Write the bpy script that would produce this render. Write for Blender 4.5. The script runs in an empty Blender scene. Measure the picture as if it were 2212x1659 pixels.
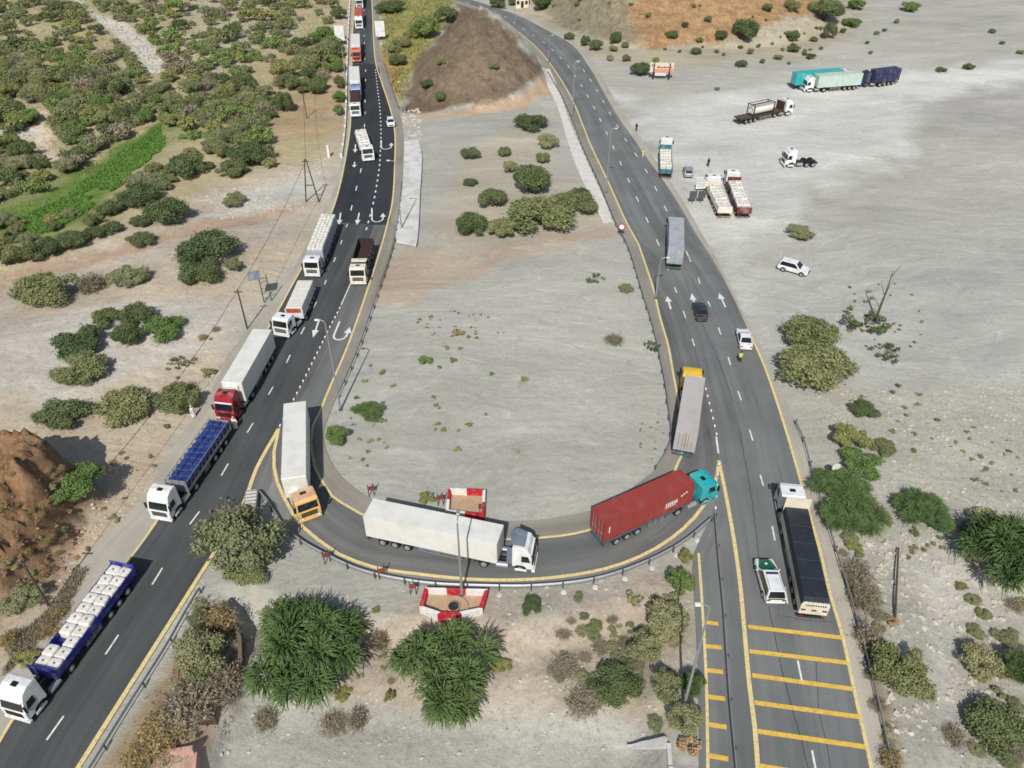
import bpy, bmesh, math, random
import numpy as np
from mathutils import Vector, Matrix, geometry

random.seed(7)
RAD = math.radians
SC = bpy.context.scene
COL = SC.collection

# ------------------------------------------------------------------ camera, light, exposure
FPX, PITCH, CAMZ = 1650.0, RAD(38.0), 61.0          # focal length in units of a 2212 px wide frame
cam_d = bpy.data.cameras.new('camera')
cam_d.sensor_width = 36.0
cam_d.lens = 36.0 * FPX / 2212.0
cam_d.clip_start = 0.5
cam_d.clip_end = 6000
cam = bpy.data.objects.new('camera', cam_d)
cam.location = (0, 0, CAMZ)
cam.rotation_euler = (RAD(90) - PITCH, 0, 0)
COL.objects.link(cam)
SC.camera = cam

SUN_EL, SUN_AZ = RAD(45.0), RAD(187.3)                # sun stands behind the camera, slightly left
w = bpy.data.worlds.new('World')
SC.world = w
w.use_nodes = True
nt = w.node_tree
bg = nt.nodes['Background']
sky = nt.nodes.new('ShaderNodeTexSky')
sky.sky_type = 'NISHITA'
sky.sun_disc = False
sky.sun_elevation = SUN_EL
sky.sun_rotation = SUN_AZ
sky.air_density = 1.2
sky.dust_density = 1.5
nt.links.new(sky.outputs[0], bg.inputs[0])
bg.inputs[1].default_value = 0.085
sun_d = bpy.data.lights.new('sun', 'SUN')
sun_d.energy = 4.2
sun_d.angle = RAD(0.5)
sun_d.color = (1.0, 0.96, 0.90)
sun = bpy.data.objects.new('sun', sun_d)
SHX, SHY = math.sin(RAD(7.3)), math.cos(RAD(7.3))     # direction shadows fall on the ground
sun.rotation_euler = Vector((SHX * math.cos(SUN_EL), SHY * math.cos(SUN_EL), -math.sin(SUN_EL))).to_track_quat('-Z', 'Y').to_euler()
sun.location = (0, 0, 120)
COL.objects.link(sun)
SC.view_settings.view_transform = 'Standard'
SC.view_settings.look = 'None'
SC.view_settings.exposure = 0.0
SC.view_settings.gamma = 1.0
SC.cycles.filter_width = 1.65

# ------------------------------------------------------------------ small helpers
def lin(c):
    c = c / 255.0
    return c / 12.92 if c <= 0.04045 else ((c + 0.055) / 1.055) ** 2.4
def S(r, g, b, k=0.9):
    return (lin(r) * k, lin(g) * k, lin(b) * k, 1.0)

ST, CT = math.sin(PITCH), math.cos(PITCH)
def ray(u, v):
    x = (u - 1106.0) / FPX
    y = -(v - 829.5) / FPX
    return x, CT + y * ST, -ST + y * CT
def P(u, v, z=0.0):
    x, y, dz = ray(u, v)
    t = (z - CAMZ) / dz
    return (x * t, y * t)
def pxm(u, v, z=0.0):
    """frame units per metre at that point"""
    x, y, dz = ray(u, v)
    return FPX / ((z - CAMZ) / dz)

def tag(o, label=None, cat=None, group=None, kind=None):
    if label: o['label'] = label
    if cat: o['category'] = cat
    if group: o['group'] = group
    if kind: o['kind'] = kind
    return o
def empty(name, loc=(0, 0, 0), rz=0.0, label=None, cat=None, group=None):
    o = bpy.data.objects.new(name, None)
    o.empty_display_size = 0.5
    o.location = loc
    o.rotation_euler = (0, 0, rz)
    COL.objects.link(o)
    return tag(o, label, cat, group)

class MB:
    """collects shapes, then links them as ONE mesh object"""
    def __init__(s, M=None):
        s.v, s.f, s.M = [], [], M
    def add(s, vs, fs):
        n = len(s.v)
        for p in vs:
            p = Vector(p)
            s.v.append(s.M @ p if s.M is not None else p)
        s.f += [tuple(i + n for i in f) for f in fs]
    def box(s, x0, x1, y0, y1, z0, z1):
        s.add([(x0, y0, z0), (x1, y0, z0), (x1, y1, z0), (x0, y1, z0), (x0, y0, z1), (x1, y0, z1), (x1, y1, z1), (x0, y1, z1)],
              [(0, 3, 2, 1), (4, 5, 6, 7), (0, 1, 5, 4), (1, 2, 6, 5), (2, 3, 7, 6), (3, 0, 4, 7)])
    def prof(s, pts, wf):
        """side profile (x,z) extruded across y; wf(x,z) gives the half width"""
        n = len(pts)
        vs = [(x, wf(x, z), z) for x, z in pts] + [(x, -wf(x, z), z) for x, z in pts]
        fs = [tuple(range(n)), tuple(range(2 * n - 1, n - 1, -1))]
        fs += [(i, i + n, (i + 1) % n + n, (i + 1) % n) for i in range(n)]
        s.add(vs, fs)
    def quad(s, a, b, c, d):
        s.add([a, b, c, d], [(0, 1, 2, 3)])
    def slab(s, a, b, c, d, t):
        """thick quad: corners a..d, thickness vector t"""
        t = Vector(t)
        vs = [Vector(q) for q in (a, b, c, d)]
        s.add(vs + [q + t for q in vs], [(0, 3, 2, 1), (4, 5, 6, 7), (0, 1, 5, 4), (1, 2, 6, 5), (2, 3, 7, 6), (3, 0, 4, 7)])
    def cyl(s, a, b, r0, r1=None, n=10, cap=True):
        r1 = r0 if r1 is None else r1
        a, b = Vector(a), Vector(b)
        d = (b - a).normalized()
        q = d.orthogonal().normalized()
        e = d.cross(q)
        vs = []
        for c, r in ((a, r0), (b, r1)):
            for k in range(n):
                t = 2 * math.pi * k / n
                vs.append(c + q * (r * math.cos(t)) + e * (r * math.sin(t)))
        fs = [(k, (k + 1) % n, (k + 1) % n + n, k + n) for k in range(n)]
        if cap:
            fs += [tuple(range(n - 1, -1, -1)), tuple(range(n, 2 * n))]
        s.add(vs, fs)
    def tube(s, pts, r, n=6):
        for a, b in zip(pts[:-1], pts[1:]):
            s.cyl(a, b, r, r, n)
    def build(s, name, mat, parent=None, bevel=0.0, smooth=False, seg=1):
        me = bpy.data.meshes.new(name)
        me.from_pydata([tuple(p) for p in s.v], [], s.f)
        bm = bmesh.new()
        bm.from_mesh(me)
        bmesh.ops.recalc_face_normals(bm, faces=bm.faces)
        if bevel > 0:
            bmesh.ops.bevel(bm, geom=bm.edges[:], offset=bevel, segments=seg, profile=0.6, affect='EDGES', clamp_overlap=True)
        for f in bm.faces:
            f.smooth = smooth
        bm.to_mesh(me)
        bm.free()
        me.materials.append(mat)
        o = bpy.data.objects.new(name, me)
        COL.objects.link(o)
        if parent: o.parent = parent
        return o

def copy_tree(o, parent=None):
    c = o.copy()
    COL.objects.link(c)
    if parent: c.parent = parent
    for ch in o.children:
        copy_tree(ch, c)
    return c

# ------------------------------------------------------------------ procedural materials
def mat(name, col, rough=0.8, metal=0.0, var=0.12, scale=3.0, spec=0.5, col2=None, bump=0.0, coord='Object', rnd=0.0, bscale=None, dirt=None, trans=0.0):
    m = bpy.data.materials.new(name)
    m.use_nodes = True
    t = m.node_tree
    b = t.nodes['Principled BSDF']
    b.inputs['Roughness'].default_value = rough
    b.inputs['Metallic'].default_value = metal
    b.inputs['Specular IOR Level'].default_value = spec
    tc = t.nodes.new('ShaderNodeTexCoord')
    nz = t.nodes.new('ShaderNodeTexNoise')
    nz.inputs['Scale'].default_value = scale
    nz.inputs['Detail'].default_value = 6
    nz.inputs['Roughness'].default_value = 0.65
    t.links.new(tc.outputs[coord], nz.inputs['Vector'])
    mp = t.nodes.new('ShaderNodeMapRange')
    mp.inputs[1].default_value, mp.inputs[2].default_value = 0.3, 0.7
    t.links.new(nz.outputs['Fac'], mp.inputs[0])
    mx = t.nodes.new('ShaderNodeMix')
    mx.data_type = 'RGBA'
    c2 = col2 if col2 else tuple(c * (1 - 2 * var) for c in col[:3]) + (1,)
    c1 = col if col2 else tuple(min(1, c * (1 + var)) for c in col[:3]) + (1,)
    mx.inputs[6].default_value = c1
    mx.inputs[7].default_value = c2
    t.links.new(mp.outputs[0], mx.inputs[0])
    out = mx.outputs[2]
    if dirt:
        n2 = t.nodes.new('ShaderNodeTexNoise')
        n2.inputs['Scale'].default_value = dirt[2]
        n2.inputs['Detail'].default_value = 8
        t.links.new(tc.outputs[coord], n2.inputs['Vector'])
        m2 = t.nodes.new('ShaderNodeMapRange')
        m2.inputs[1].default_value, m2.inputs[2].default_value = 0.48, 0.72
        m2.inputs[4].default_value = dirt[1]
        t.links.new(n2.outputs['Fac'], m2.inputs[0])
        x2 = t.nodes.new('ShaderNodeMix')
        x2.data_type = 'RGBA'
        x2.inputs[7].default_value = dirt[0]
        t.links.new(m2.outputs[0], x2.inputs[0])
        t.links.new(out, x2.inputs[6])
        out = x2.outputs[2]
    if rnd:
        oi = t.nodes.new('ShaderNodeObjectInfo')
        hs = t.nodes.new('ShaderNodeHueSaturation')
        mr = t.nodes.new('ShaderNodeMapRange')
        mr.inputs[3].default_value, mr.inputs[4].default_value = 1 - rnd, 1 + rnd
        t.links.new(oi.outputs['Random'], mr.inputs[0])
        t.links.new(mr.outputs[0], hs.inputs['Value'])
        mh = t.nodes.new('ShaderNodeMath')
        mh.operation = 'MULTIPLY_ADD'
        mh.inputs[1].default_value, mh.inputs[2].default_value = -0.035, 0.515
        t.links.new(oi.outputs['Random'], mh.inputs[0])
        t.links.new(mh.outputs[0], hs.inputs['Hue'])
        t.links.new(out, hs.inputs['Color'])
        out = hs.outputs[0]
    t.links.new(out, b.inputs['Base Color'])
    if bump:
        bp = t.nodes.new('ShaderNodeBump')
        bp.inputs['Strength'].default_value = bump
        bp.inputs['Distance'].default_value = 0.15
        nb = nz
        if bscale:
            nb = t.nodes.new('ShaderNodeTexNoise')
            nb.inputs['Scale'].default_value = bscale
            nb.inputs['Detail'].default_value = 6
            t.links.new(tc.outputs[coord], nb.inputs['Vector'])
        t.links.new(nb.outputs['Fac'], bp.inputs['Height'])
        t.links.new(bp.outputs[0], b.inputs['Normal'])
    return m

DUST = S(178, 165, 142)
def paint(name, r, g, b_, rough=0.45, d=0.35):
    return mat(name, S(r, g, b_), rough, var=0.05, scale=0.8, dirt=(DUST, min(.6, d + .12), 0.9))
M_white = paint('white_paint', 232, 234, 234)
M_cream = paint('cream_paint', 228, 220, 200)
M_red = paint('red_paint', 150, 18, 40)
M_orange = paint('orange_red_paint', 190, 70, 45)
M_blue = paint('blue_paint', 30, 44, 142, d=0.2)
M_teal = paint('teal_paint', 40, 175, 178, d=0.2)
M_teal_dark = paint('dark_teal_paint', 30, 110, 125)
M_amber = paint('amber_paint', 226, 184, 112, d=0.3)
M_yellow = paint('yellow_paint', 225, 185, 50, d=0.15)
M_navy = paint('navy_paint', 38, 46, 86, d=0.12)
M_green = paint('green_paint', 20, 105, 75, d=0.08)
M_greyp = paint('grey_paint', 110, 125, 140)
M_palegreen = paint('pale_green_paint', 190, 210, 200)
M_boxw = mat('white_trailer_skin', S(228, 227, 220), 0.5, var=0.03, scale=0.5, dirt=(S(188, 180, 160), 0.35, 0.7))
M_boxgrey = mat('grey_trailer_skin', S(172, 176, 184), 0.5, var=0.06, scale=0.7, dirt=(S(140, 130, 118), 0.4, 0.9))
M_contgrey = mat('weathered_grey_container', S(186, 182, 178), 0.6, var=0.05, scale=0.6, dirt=(S(150, 125, 108), 0.3, 0.5))
M_contred = mat('oxide_red_container', S(154, 62, 56), 0.6, var=0.08, scale=0.8, dirt=(S(148, 92, 82), 0.6, 0.7))
M_glass = mat('dark_glass', S(28, 34, 38), 0.08, var=0.1, spec=0.8)
M_tyre = mat('tyre_rubber', S(34, 33, 32), 0.9)
M_rim = mat('steel_rim', S(178, 178, 176), 0.5, metal=0.3)
M_chassis = mat('dark_chassis', S(40, 40, 42), 0.8, dirt=(S(120, 108, 92), 0.4, 2.0))
M_chassis_teal = mat('teal_chassis', S(25, 110, 130), 0.7, dirt=(S(120, 108, 92), 0.3, 2.0))
M_black = mat('black_plastic', S(24, 25, 27), 0.6)
M_light = mat('clear_lamp', S(225, 225, 220), 0.2)
M_tail = mat('red_lamp', S(150, 25, 25), 0.3)
M_brown = mat('rusty_bed', S(74, 50, 42), 0.9, col2=S(50, 36, 32), scale=2.5)
M_steel = mat('galvanised_steel', S(165, 168, 170), 0.5, metal=0.35, var=0.1, scale=4)
M_steel_dark = mat('weathered_steel_post', S(95, 98, 100), 0.6, metal=0.3)
M_tarp = mat('black_tarpaulin', S(42, 47, 56), 0.6, var=0.2, scale=1.2, bump=0.5, bscale=2.0)
M_tarpw = mat('white_sheeting', S(222, 220, 210), 0.7, var=0.06, scale=1.0, bump=0.5, bscale=2.5)
M_bag = mat('woven_bag', S(228, 224, 214), 0.9, var=0.08, scale=2.0, bump=0.8, bscale=2.5, rnd=0.08, dirt=(S(180, 168, 148), 0.5, 1.3))
M_bagtie = mat('bag_spout', S(120, 108, 96), 0.9)
M_wood = mat('weathered_wood', S(92, 78, 66), 0.9, var=0.2, scale=4)
M_bluecr = mat('blue_plastic_crate', S(46, 64, 126), 0.5, var=0.1, rnd=0.08)
M_greensteel = mat('green_steel', S(58, 88, 66), 0.6)
M_concrete = mat('pale_concrete', S(206, 205, 200, .95), 0.9, var=0.06, scale=0.5, dirt=(S(172, 167, 157), 0.6, 0.5), coord='Object')
M_concrete2 = mat('grey_concrete', S(208, 203, 196, 1.0), 0.9, var=0.06, scale=0.8, dirt=(S(178, 170, 158), 0.4, 0.6))
M_redpaint = mat('red_masonry_paint', S(188, 28, 48), 0.8, var=0.08, dirt=(S(190, 120, 110), 0.5, 2.0))
M_whitemas = mat('white_masonry_paint', S(232, 230, 226), 0.8, var=0.04, dirt=(S(180, 168, 150), 0.5, 2.0))
M_paving = mat('tan_paving', S(190, 158, 126), 0.9, var=0.1, scale=1.5, dirt=(S(178, 172, 158), 0.6, 0.8))
M_skin = mat('skin', S(150, 105, 80), 0.6)
M_robe = mat('white_robe', S(225, 222, 212), 0.9, var=0.04)
M_darkcloth = mat('dark_clothes', S(40, 44, 48), 0.9)
M_vest = mat('reflective_yellow_vest', S(205, 215, 120), 0.7)
M_olivecloth = mat('olive_trousers', S(52, 56, 40), 0.9)
M_hair = mat('black_hair', S(25, 22, 20), 0.7)
M_sign = mat('sign_panel', S(222, 208, 190), 0.6)
M_signpink = mat('sign_band', S(226, 150, 120), 0.6)
M_signtext = mat('sign_lettering', S(150, 72, 52), 0.6)
M_stone = mat('wadi_stone', S(192, 186, 172), 0.95, var=0.15, scale=0.6)
# ------------------------------------------------------------------ numpy noise and polygons
def _h(ix, iy, s):
    n = (ix.astype(np.int64) * 374761393 + iy.astype(np.int64) * 668265263 + s * 974634777) & 0xFFFFFFFF
    n = ((n ^ (n >> 13)) * 1274126177) & 0xFFFFFFFF
    n = n ^ (n >> 16)
    return (n & 0xFFFF) / 65535.0
def vn(x, y, s=0):
    x = np.asarray(x, float); y = np.asarray(y, float)
    ix, iy = np.floor(x), np.floor(y)
    fx, fy = x - ix, y - iy
    fx = fx * fx * (3 - 2 * fx); fy = fy * fy * (3 - 2 * fy)
    a, b = _h(ix, iy, s), _h(ix + 1, iy, s)
    c, d = _h(ix, iy + 1, s), _h(ix + 1, iy + 1, s)
    return (a + (b - a) * fx) * (1 - fy) + (c + (d - c) * fx) * fy
def fbm(x, y, o=4, s=0):
    r, a, t = 0, 1.0, 0
    for k in range(o):
        r = r + a * (vn(x, y, s + 17 * k) - 0.5); t += a
        x = np.asarray(x) * 2.03 + 11.3; y = np.asarray(y) * 2.03 - 7.1; a *= 0.52
    return r / t * 2
def sdf(poly, x, y):
    """signed distance to a polygon (negative inside), vectorised"""
    x = np.asarray(x, float); y = np.asarray(y, float)
    d = np.full(x.shape, 1e18); ins = np.zeros(x.shape, bool)
    n = len(poly)
    for i in range(n):
        ax, ay = poly[i]; bx, by = poly[(i + 1) % n]
        ex, ey = bx - ax, by - ay
        l2 = ex * ex + ey * ey
        if l2 < 1e-12: continue
        t = np.clip(((x - ax) * ex + (y - ay) * ey) / l2, 0, 1)
        d = np.minimum(d, (x - ax - ex * t) ** 2 + (y - ay - ey * t) ** 2)
        if ay != by:
            c = ((ay > y) != (by > y)) & (x < ex * (y - ay) / ey + ax)
            ins ^= c
    d = np.sqrt(d)
    return np.where(ins, -d, d)
def sm(a, b, x):
    t = np.clip((x - a) / (b - a), 0, 1)
    return t * t * (3 - 2 * t)
def W(pts, z=0.0):
    return [P(u, v, z) for u, v in pts]
def spline(pts, step=1.5):
    """Catmull-Rom through world points"""
    pts = [Vector((p[0], p[1])) for p in pts]
    out = []
    for i in range(len(pts) - 1):
        p1, p2 = pts[i], pts[i + 1]
        p0 = pts[i - 1] if i else p1 - (p2 - p1)
        p3 = pts[i + 2] if i + 2 < len(pts) else p2 + (p2 - p1)
        n = max(1, int((p2 - p1).length / step))
        # centripetal-like damping of tangents keeps uneven spacing tidy
        m1 = (p2 - p0) * ((p2 - p1).length / max(1e-6, (p2 - p1).length + (p1 - p0).length))
        m2 = (p3 - p1) * ((p2 - p1).length / max(1e-6, (p3 - p2).length + (p2 - p1).length))
        for k in range(n):
            t = k / n
            out.append((2 * t ** 3 - 3 * t ** 2 + 1) * p1 + (t ** 3 - 2 * t ** 2 + t) * m1 + (-2 * t ** 3 + 3 * t ** 2) * p2 + (t ** 3 - t ** 2) * m2)
    out.append(pts[-1])
    return [(p.x, p.y) for p in out]
def resamp(pts, n):
    p = np.array(pts); d = np.r_[0, np.cumsum(np.hypot(*np.diff(p, axis=0).T))]
    t = np.linspace(0, d[-1], n)
    return np.c_[np.interp(t, d, p[:, 0]), np.interp(t, d, p[:, 1])], d[-1]

# ------------------------------------------------------------------ road edges (seen in the photograph, laid on the ground)
LY = [(-60, 1700), (0, 1600), (21, 1564), (284, 1202), (336, 1130), (440, 952), (530, 793), (590, 690), (640, 600), (690, 510), (717, 457), (734, 402), (748, 332), (756, 277), (758, 222), (760, 138), (762, 69), (766, 0), (768, -45), (770, -90)]
RYU = [(802, -90), (803, -45), (803, 0), (805, 35), (807, 87), (812, 138), (824, 177), (845, 242), (853, 287), (853, 346), (848, 433), (834, 495), (817, 554), (780, 667), (748, 755), (706, 852), (691, 890), (676, 920), (672, 955), (680, 1008), (691, 1031), (718, 1072), (736, 1085), (779, 1110), (850, 1136), (960, 1158), (1070, 1165), (1155, 1163), (1210, 1158), (1270, 1146), (1340, 1118), (1405, 1075), (1458, 1015), (1472, 985), (1476, 940), (1463, 854), (1455, 812), (1444, 749), (1426, 686), (1412, 626), (1380, 529)]
RLU = [(1380, 529), (1352, 478), (1314, 393), (1276, 313), (1236, 215), (1201, 156), (1163, 107), (1108, 59), (1063, 28), (1011, 10), (976, 0), (900, -18), (800, -35)]
OUT = [(602, 926), (599, 943), (592, 975), (592, 1008), (599, 1042), (615, 1078), (633, 1110), (655, 1139), (687, 1166), (730, 1196), (810, 1226), (910, 1241), (1010, 1251), (1110, 1253), (1210, 1246), (1310, 1228), (1385, 1201), (1450, 1163), (1500, 1118), (1535, 1067), (1549, 1026), (1553, 995)]
MY = [(120, 1740), (173, 1652), (429, 1247), (523, 1095), (554, 1012), (602, 926)]      # right yellow line of the left road
MW = [(602, 926), (640, 857), (690, 757), (737, 659), (755, 618), (780, 558), (805, 495), (830, 420), (848, 352), (853, 300)]
RLL = [(1642, 1740), (1637, 1659), (1630, 1569), (1619, 1483), (1609, 1375), (1599, 1265), (1585, 1164), (1571, 1085), (1560, 1030), (1553, 995)]
RMW = [(1553, 995), (1548, 951), (1524, 843), (1505, 765), (1480, 690), (1440, 605), (1400, 545), (1380, 529)]
RR = [(1900, 1740), (1882, 1659), (1872, 1611), (1844, 1486), (1820, 1375), (1792, 1279), (1772, 1192), (1754, 1130), (1723, 1016), (1689, 902), (1654, 798), (1633, 749), (1610, 700), (1585, 645), (1560, 596), (1533, 550), (1505, 508), (1475, 455), (1440, 400), (1395, 338), (1370, 302), (1337, 255), (1305, 200), (1270, 140), (1235, 97), (1175, 62), (1115, 32), (1045, 8), (1020, 0), (950, -18), (850, -38)]
RRE = [(1940, 1740), (1922, 1659), (1903, 1569), (1875, 1448), (1848, 1348), (1820, 1251), (1792, 1161), (1770, 1085), (1751, 1019), (1734, 957), (1705, 880), (1668, 795), (1640, 740), (1612, 690), (1587, 636), (1567, 596), (1545, 552), (1518, 508), (1486, 452), (1452, 398), (1408, 334), (1385, 300), (1350, 250), (1318, 196), (1283, 136), (1250, 95), (1185, 58), (1120, 29), (1048, 5), (1022, -4), (955, -22), (855, -42)]
LSH = [(-150, 1700), (-60, 1540), (20, 1425), (121, 1293), (208, 1175), (298, 1088), (374, 964), (447, 862), (485, 787), (533, 712), (588, 645), (633, 580), (672, 505), (706, 442), (726, 396), (738, 340), (745, 290), (748, 240), (750, 150), (753, 69), (757, 0), (759, -45), (761, -90)]
ISH = [(818, -90), (818, -45), (817, 0), (818, 60), (820, 110), (830, 138), (842, 180), (862, 239), (871, 290), (871, 345), (868, 395), (858, 485), (844, 554), (805, 660), (770, 762), (728, 855), (707, 905), (698, 935), (701, 961), (718, 1004), (745, 1038), (773, 1060), (804, 1080), (860, 1102), (950, 1116), (1050, 1120), (1110, 1126), (1185, 1121), (1225, 1114), (1272, 1105), (1330, 1080), (1380, 1042), (1419, 1012), (1436, 987), (1447, 959), (1449, 937), (1444, 896), (1436, 832), (1424, 771), (1407, 700), (1389, 640), (1357, 534)]
RSH = [(1357, 534), (1333, 488), (1297, 403), (1262, 323), (1222, 220), (1188, 160), (1152, 110), (1100, 62), (1055, 32), (1003, 14), (968, 4), (892, -14), (794, -31)]
OSH = [(602, 926), (580, 985), (560, 1040), (566, 1075), (585, 1095), (610, 1136), (650, 1172), (695, 1198), (785, 1238), (910, 1263), (1035, 1270), (1160, 1270), (1285, 1255), (1385, 1222), (1470, 1178), (1535, 1125), (1553, 1060), (1553, 995)]
GORE = [(602, 926), (554, 1012), (523, 1095), (545, 1112), (568, 1085), (588, 1040), (590, 985)]
FRL = [(1505, 1740), (1511, 1659), (1509, 1569), (1508, 1483), (1503, 1341), (1496, 1205), (1512, 1165), (1538, 1110), (1553, 1040)]
def edge(px): return spline(W(px))
E_ = {k: edge(v) for k, v in dict(LY=LY, RYU=RYU, RLU=RLU, OUT=OUT, MY=MY, MW=MW, RLL=RLL, RMW=RMW, RR=RR, RRE=RRE, LSH=LSH, ISH=ISH, RSH=RSH, OSH=OSH, FRL=FRL).items()}
i346 = min(range(len(E_['RYU'])), key=lambda i: (E_['RYU'][i][0] - P(853, 300)[0]) ** 2 + (E_['RYU'][i][1] - P(853, 300)[1]) ** 2)
RY_top, RY_low = E_['RYU'][:i346 + 1], E_['RYU'][i346:]
S1L, S1R = E_['LY'], E_['MY'][:-1] + E_['MW'][:-1] + RY_top[::-1]
S2L, S2R = E_['MW'][::-1][:-1] + E_['OUT'][:-1] + E_['RMW'], RY_low
S3L, S3R = E_['RLL'][:-1] + E_['RMW'][:-1] + E_['RLU'], E_['RR']
PAVED = [S1L + S1R[::-1], S2L + S2R[::-1], S3L + S3R[::-1], E_['LSH'] + E_['LY'][::-1],
         E_['ISH'] + E_['RSH'][1:] + (E_['RYU'] + E_['RLU'][1:])[::-1], E_['OSH'] + E_['OUT'][::-1], W(GORE),
         E_['RR'] + E_['RRE'][::-1], E_['FRL'] + E_['RLL'][::-1]]

# ------------------------------------------------------------------ terrain heights
DEP = [  # hollows: outline, depth, softness of the bank
    ([(486, 1310), (505, 1350), (526, 1392), (528, 1440), (516, 1482), (470, 1570), (400, 1760), (1480, 1900), (1442, 1590), (1400, 1440), (1430, 1330), (1150, 1400), (800, 1370), (600, 1330), (540, 1300)], 1.9, 1.6),
    ([(560, 1480), (1440, 1540), (1460, 1900), (300, 1900)], 1.4, 3.0),
    ([(1975, 1300), (2120, 1240), (2500, 1250), (2700, 1900), (2030, 1900), (1985, 1560)], 2.2, 5.0),
    ([(-400, 620), (-100, 590), (250, 560), (480, 500), (560, 470), (400, 520), (250, 640), (0, 700), (-400, 800)], 1.0, 6.0),
    ([(-300, 330), (330, 250), (360, 330), (230, 430), (80, 520), (-300, 640)], 2.0, 8.0),
]
DEPW = [(W(p, -d), d, s) for p, d, s in DEP]
HILLC = (-8.0, 213.0)
ROCK = W([(-260, 1420), (-260, 960), (0, 985), (100, 985), (196, 1028), (228, 1080), (165, 1200), (72, 1300), (-60, 1400)])
BIGB = (58.0, 330.0)
def height_raw(x, y):
    x = np.asarray(x, float); y = np.asarray(y, float)
    d = np.full(x.shape, 1e9)
    for pl in PAVED:
        d = np.minimum(d, sdf(pl, x, y))
    z = 0.30 * fbm(x / 24, y / 24, 4, 3) + 0.10 * fbm(x / 4, y / 4, 3, 9)
    for pl, dep, so in DEPW:
        z = z - dep * sm(so, -so, sdf(pl, x, y) + 1.2 * fbm(x / 5, y / 5, 3, 21))
    m = sm(0.4, 6.0, d)
    z = z * m
    # brown mound between the two roads
    cx, cy = HILLC
    dx, dy = (x - cx), (y - cy)
    ang, hyp = np.arctan2(dy, dx), np.hypot(dx, dy)
    r = np.sqrt((dx / 19.5) ** 2 + (dy / 29.0) ** 2) * (1 + 0.12 * fbm(ang * 2.2 + 40, hyp / 40, 3, 5))
    hill = 17.4 * np.clip(1 - r, 0, None) ** 0.85
    gul = 1 + 0.10 * fbm(x / 9, y / 9, 4, 8) - 0.16 * np.abs(fbm(x / 4 + y / 14, y / 13, 4, 12)) * sm(0.0, .5, r)
    z = z + (hill * gul + 1.3 * sm(1.1, .7, r) * np.abs(fbm(x / 2.6 + y / 14, y / 5, 5, 14))) * sm(0.0, 5.0, d)
    # rocky knoll at the left
    sd = sdf(ROCK, x, y)
    k = sm(0.6, -4.2, sd + 2.2 * fbm(x / 5, y / 5, 4, 31))
    z = z + k * (5.6 + 4.6 * np.abs(fbm(x / 6.0, y / 6.0, 5, 44)) - 2.6 * np.abs(fbm(x / 2.1, y / 2.1, 4, 47)) + 2.2 * np.abs(fbm(x / 1.1, y / 1.1, 3, 49))) * sm(0.3, 4.0, d)
    # long hill beyond the lorry park
    bx, by = BIGB
    q = (np.abs((x - bx) / 60.0) ** 3 + np.abs((y - by) / 88.0) ** 3) ** (1 / 3) * (1 + 0.10 * fbm(x / 30, y / 30, 4, 61))
    z = z + 44 * np.clip(1 - q, 0, None) ** 0.95 * (1 + 0.20 * fbm(x / 9, y / 14, 4, 66) - .22 * np.abs(fbm(x / 5, y / 16, 3, 68))) * sm(3, 20.0, d)
    z = z + 1.6 * sm(1.05, .85, q) * np.abs(fbm(x / 3.5, y / 6, 5, 69)) * sm(3, 20.0, d)
    # distant rise
    z = z + 22 * sm(420, 900, y) * (1 + 0.6 * fbm(x / 120, y / 120, 3, 71))
    z = np.where(d < 0.35, -0.10, z - 0.10 * sm(3.0, 0.35, d))
    return z
ys = [0.0]
while ys[-1] < 335: ys.append(ys[-1] + 0.24 + 0.0045 * ys[-1])
while ys[-1] < 1600: ys.append(ys[-1] + 2 + 0.03 * (ys[-1] - 320))
YS = np.array(ys); NC = 420
CS = np.linspace(-1, 1, NC)
def half(y): return 50 + 0.60 * y
XX = CS[None, :] * half(YS)[:, None]
YY = np.repeat(YS[:, None], NC, 1)
ZZ = height_raw(XX.ravel(), YY.ravel()).reshape(XX.shape)
def height(x, y):
    x = np.asarray(x, float); y = np.asarray(y, float)
    j = np.clip(np.searchsorted(YS, y) - 1, 0, len(YS) - 2)
    ty = np.clip((y - YS[j]) / (YS[j + 1] - YS[j]), 0, 1)
    c = np.clip((x / half(y) + 1) / 2 * (NC - 1), 0, NC - 1.001)
    i = np.floor(c).astype(int); tx = c - i
    return (ZZ[j, i] * (1 - tx) + ZZ[j, i + 1] * tx) * (1 - ty) + (ZZ[j + 1, i] * (1 - tx) + ZZ[j + 1, i + 1] * tx) * ty
def hit(u, v, up=0.0):
    """ground point seen at (u, v); up lifts the seen point above the ground"""
    dx, dy, dz = ray(u, v)
    ts = np.linspace(45, 900, 3500)
    g = CAMZ + dz * ts - height(dx * ts, dy * ts) - up
    k = np.argmax(g < 0)
    if not (g < 0).any(): k = len(ts) - 1
    k = max(k, 1)
    t = ts[k - 1] + (ts[k] - ts[k - 1]) * g[k - 1] / max(1e-9, g[k - 1] - g[k])
    x, y = dx * t, dy * t
    return Vector((x, y, float(height(x, y))))

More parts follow.
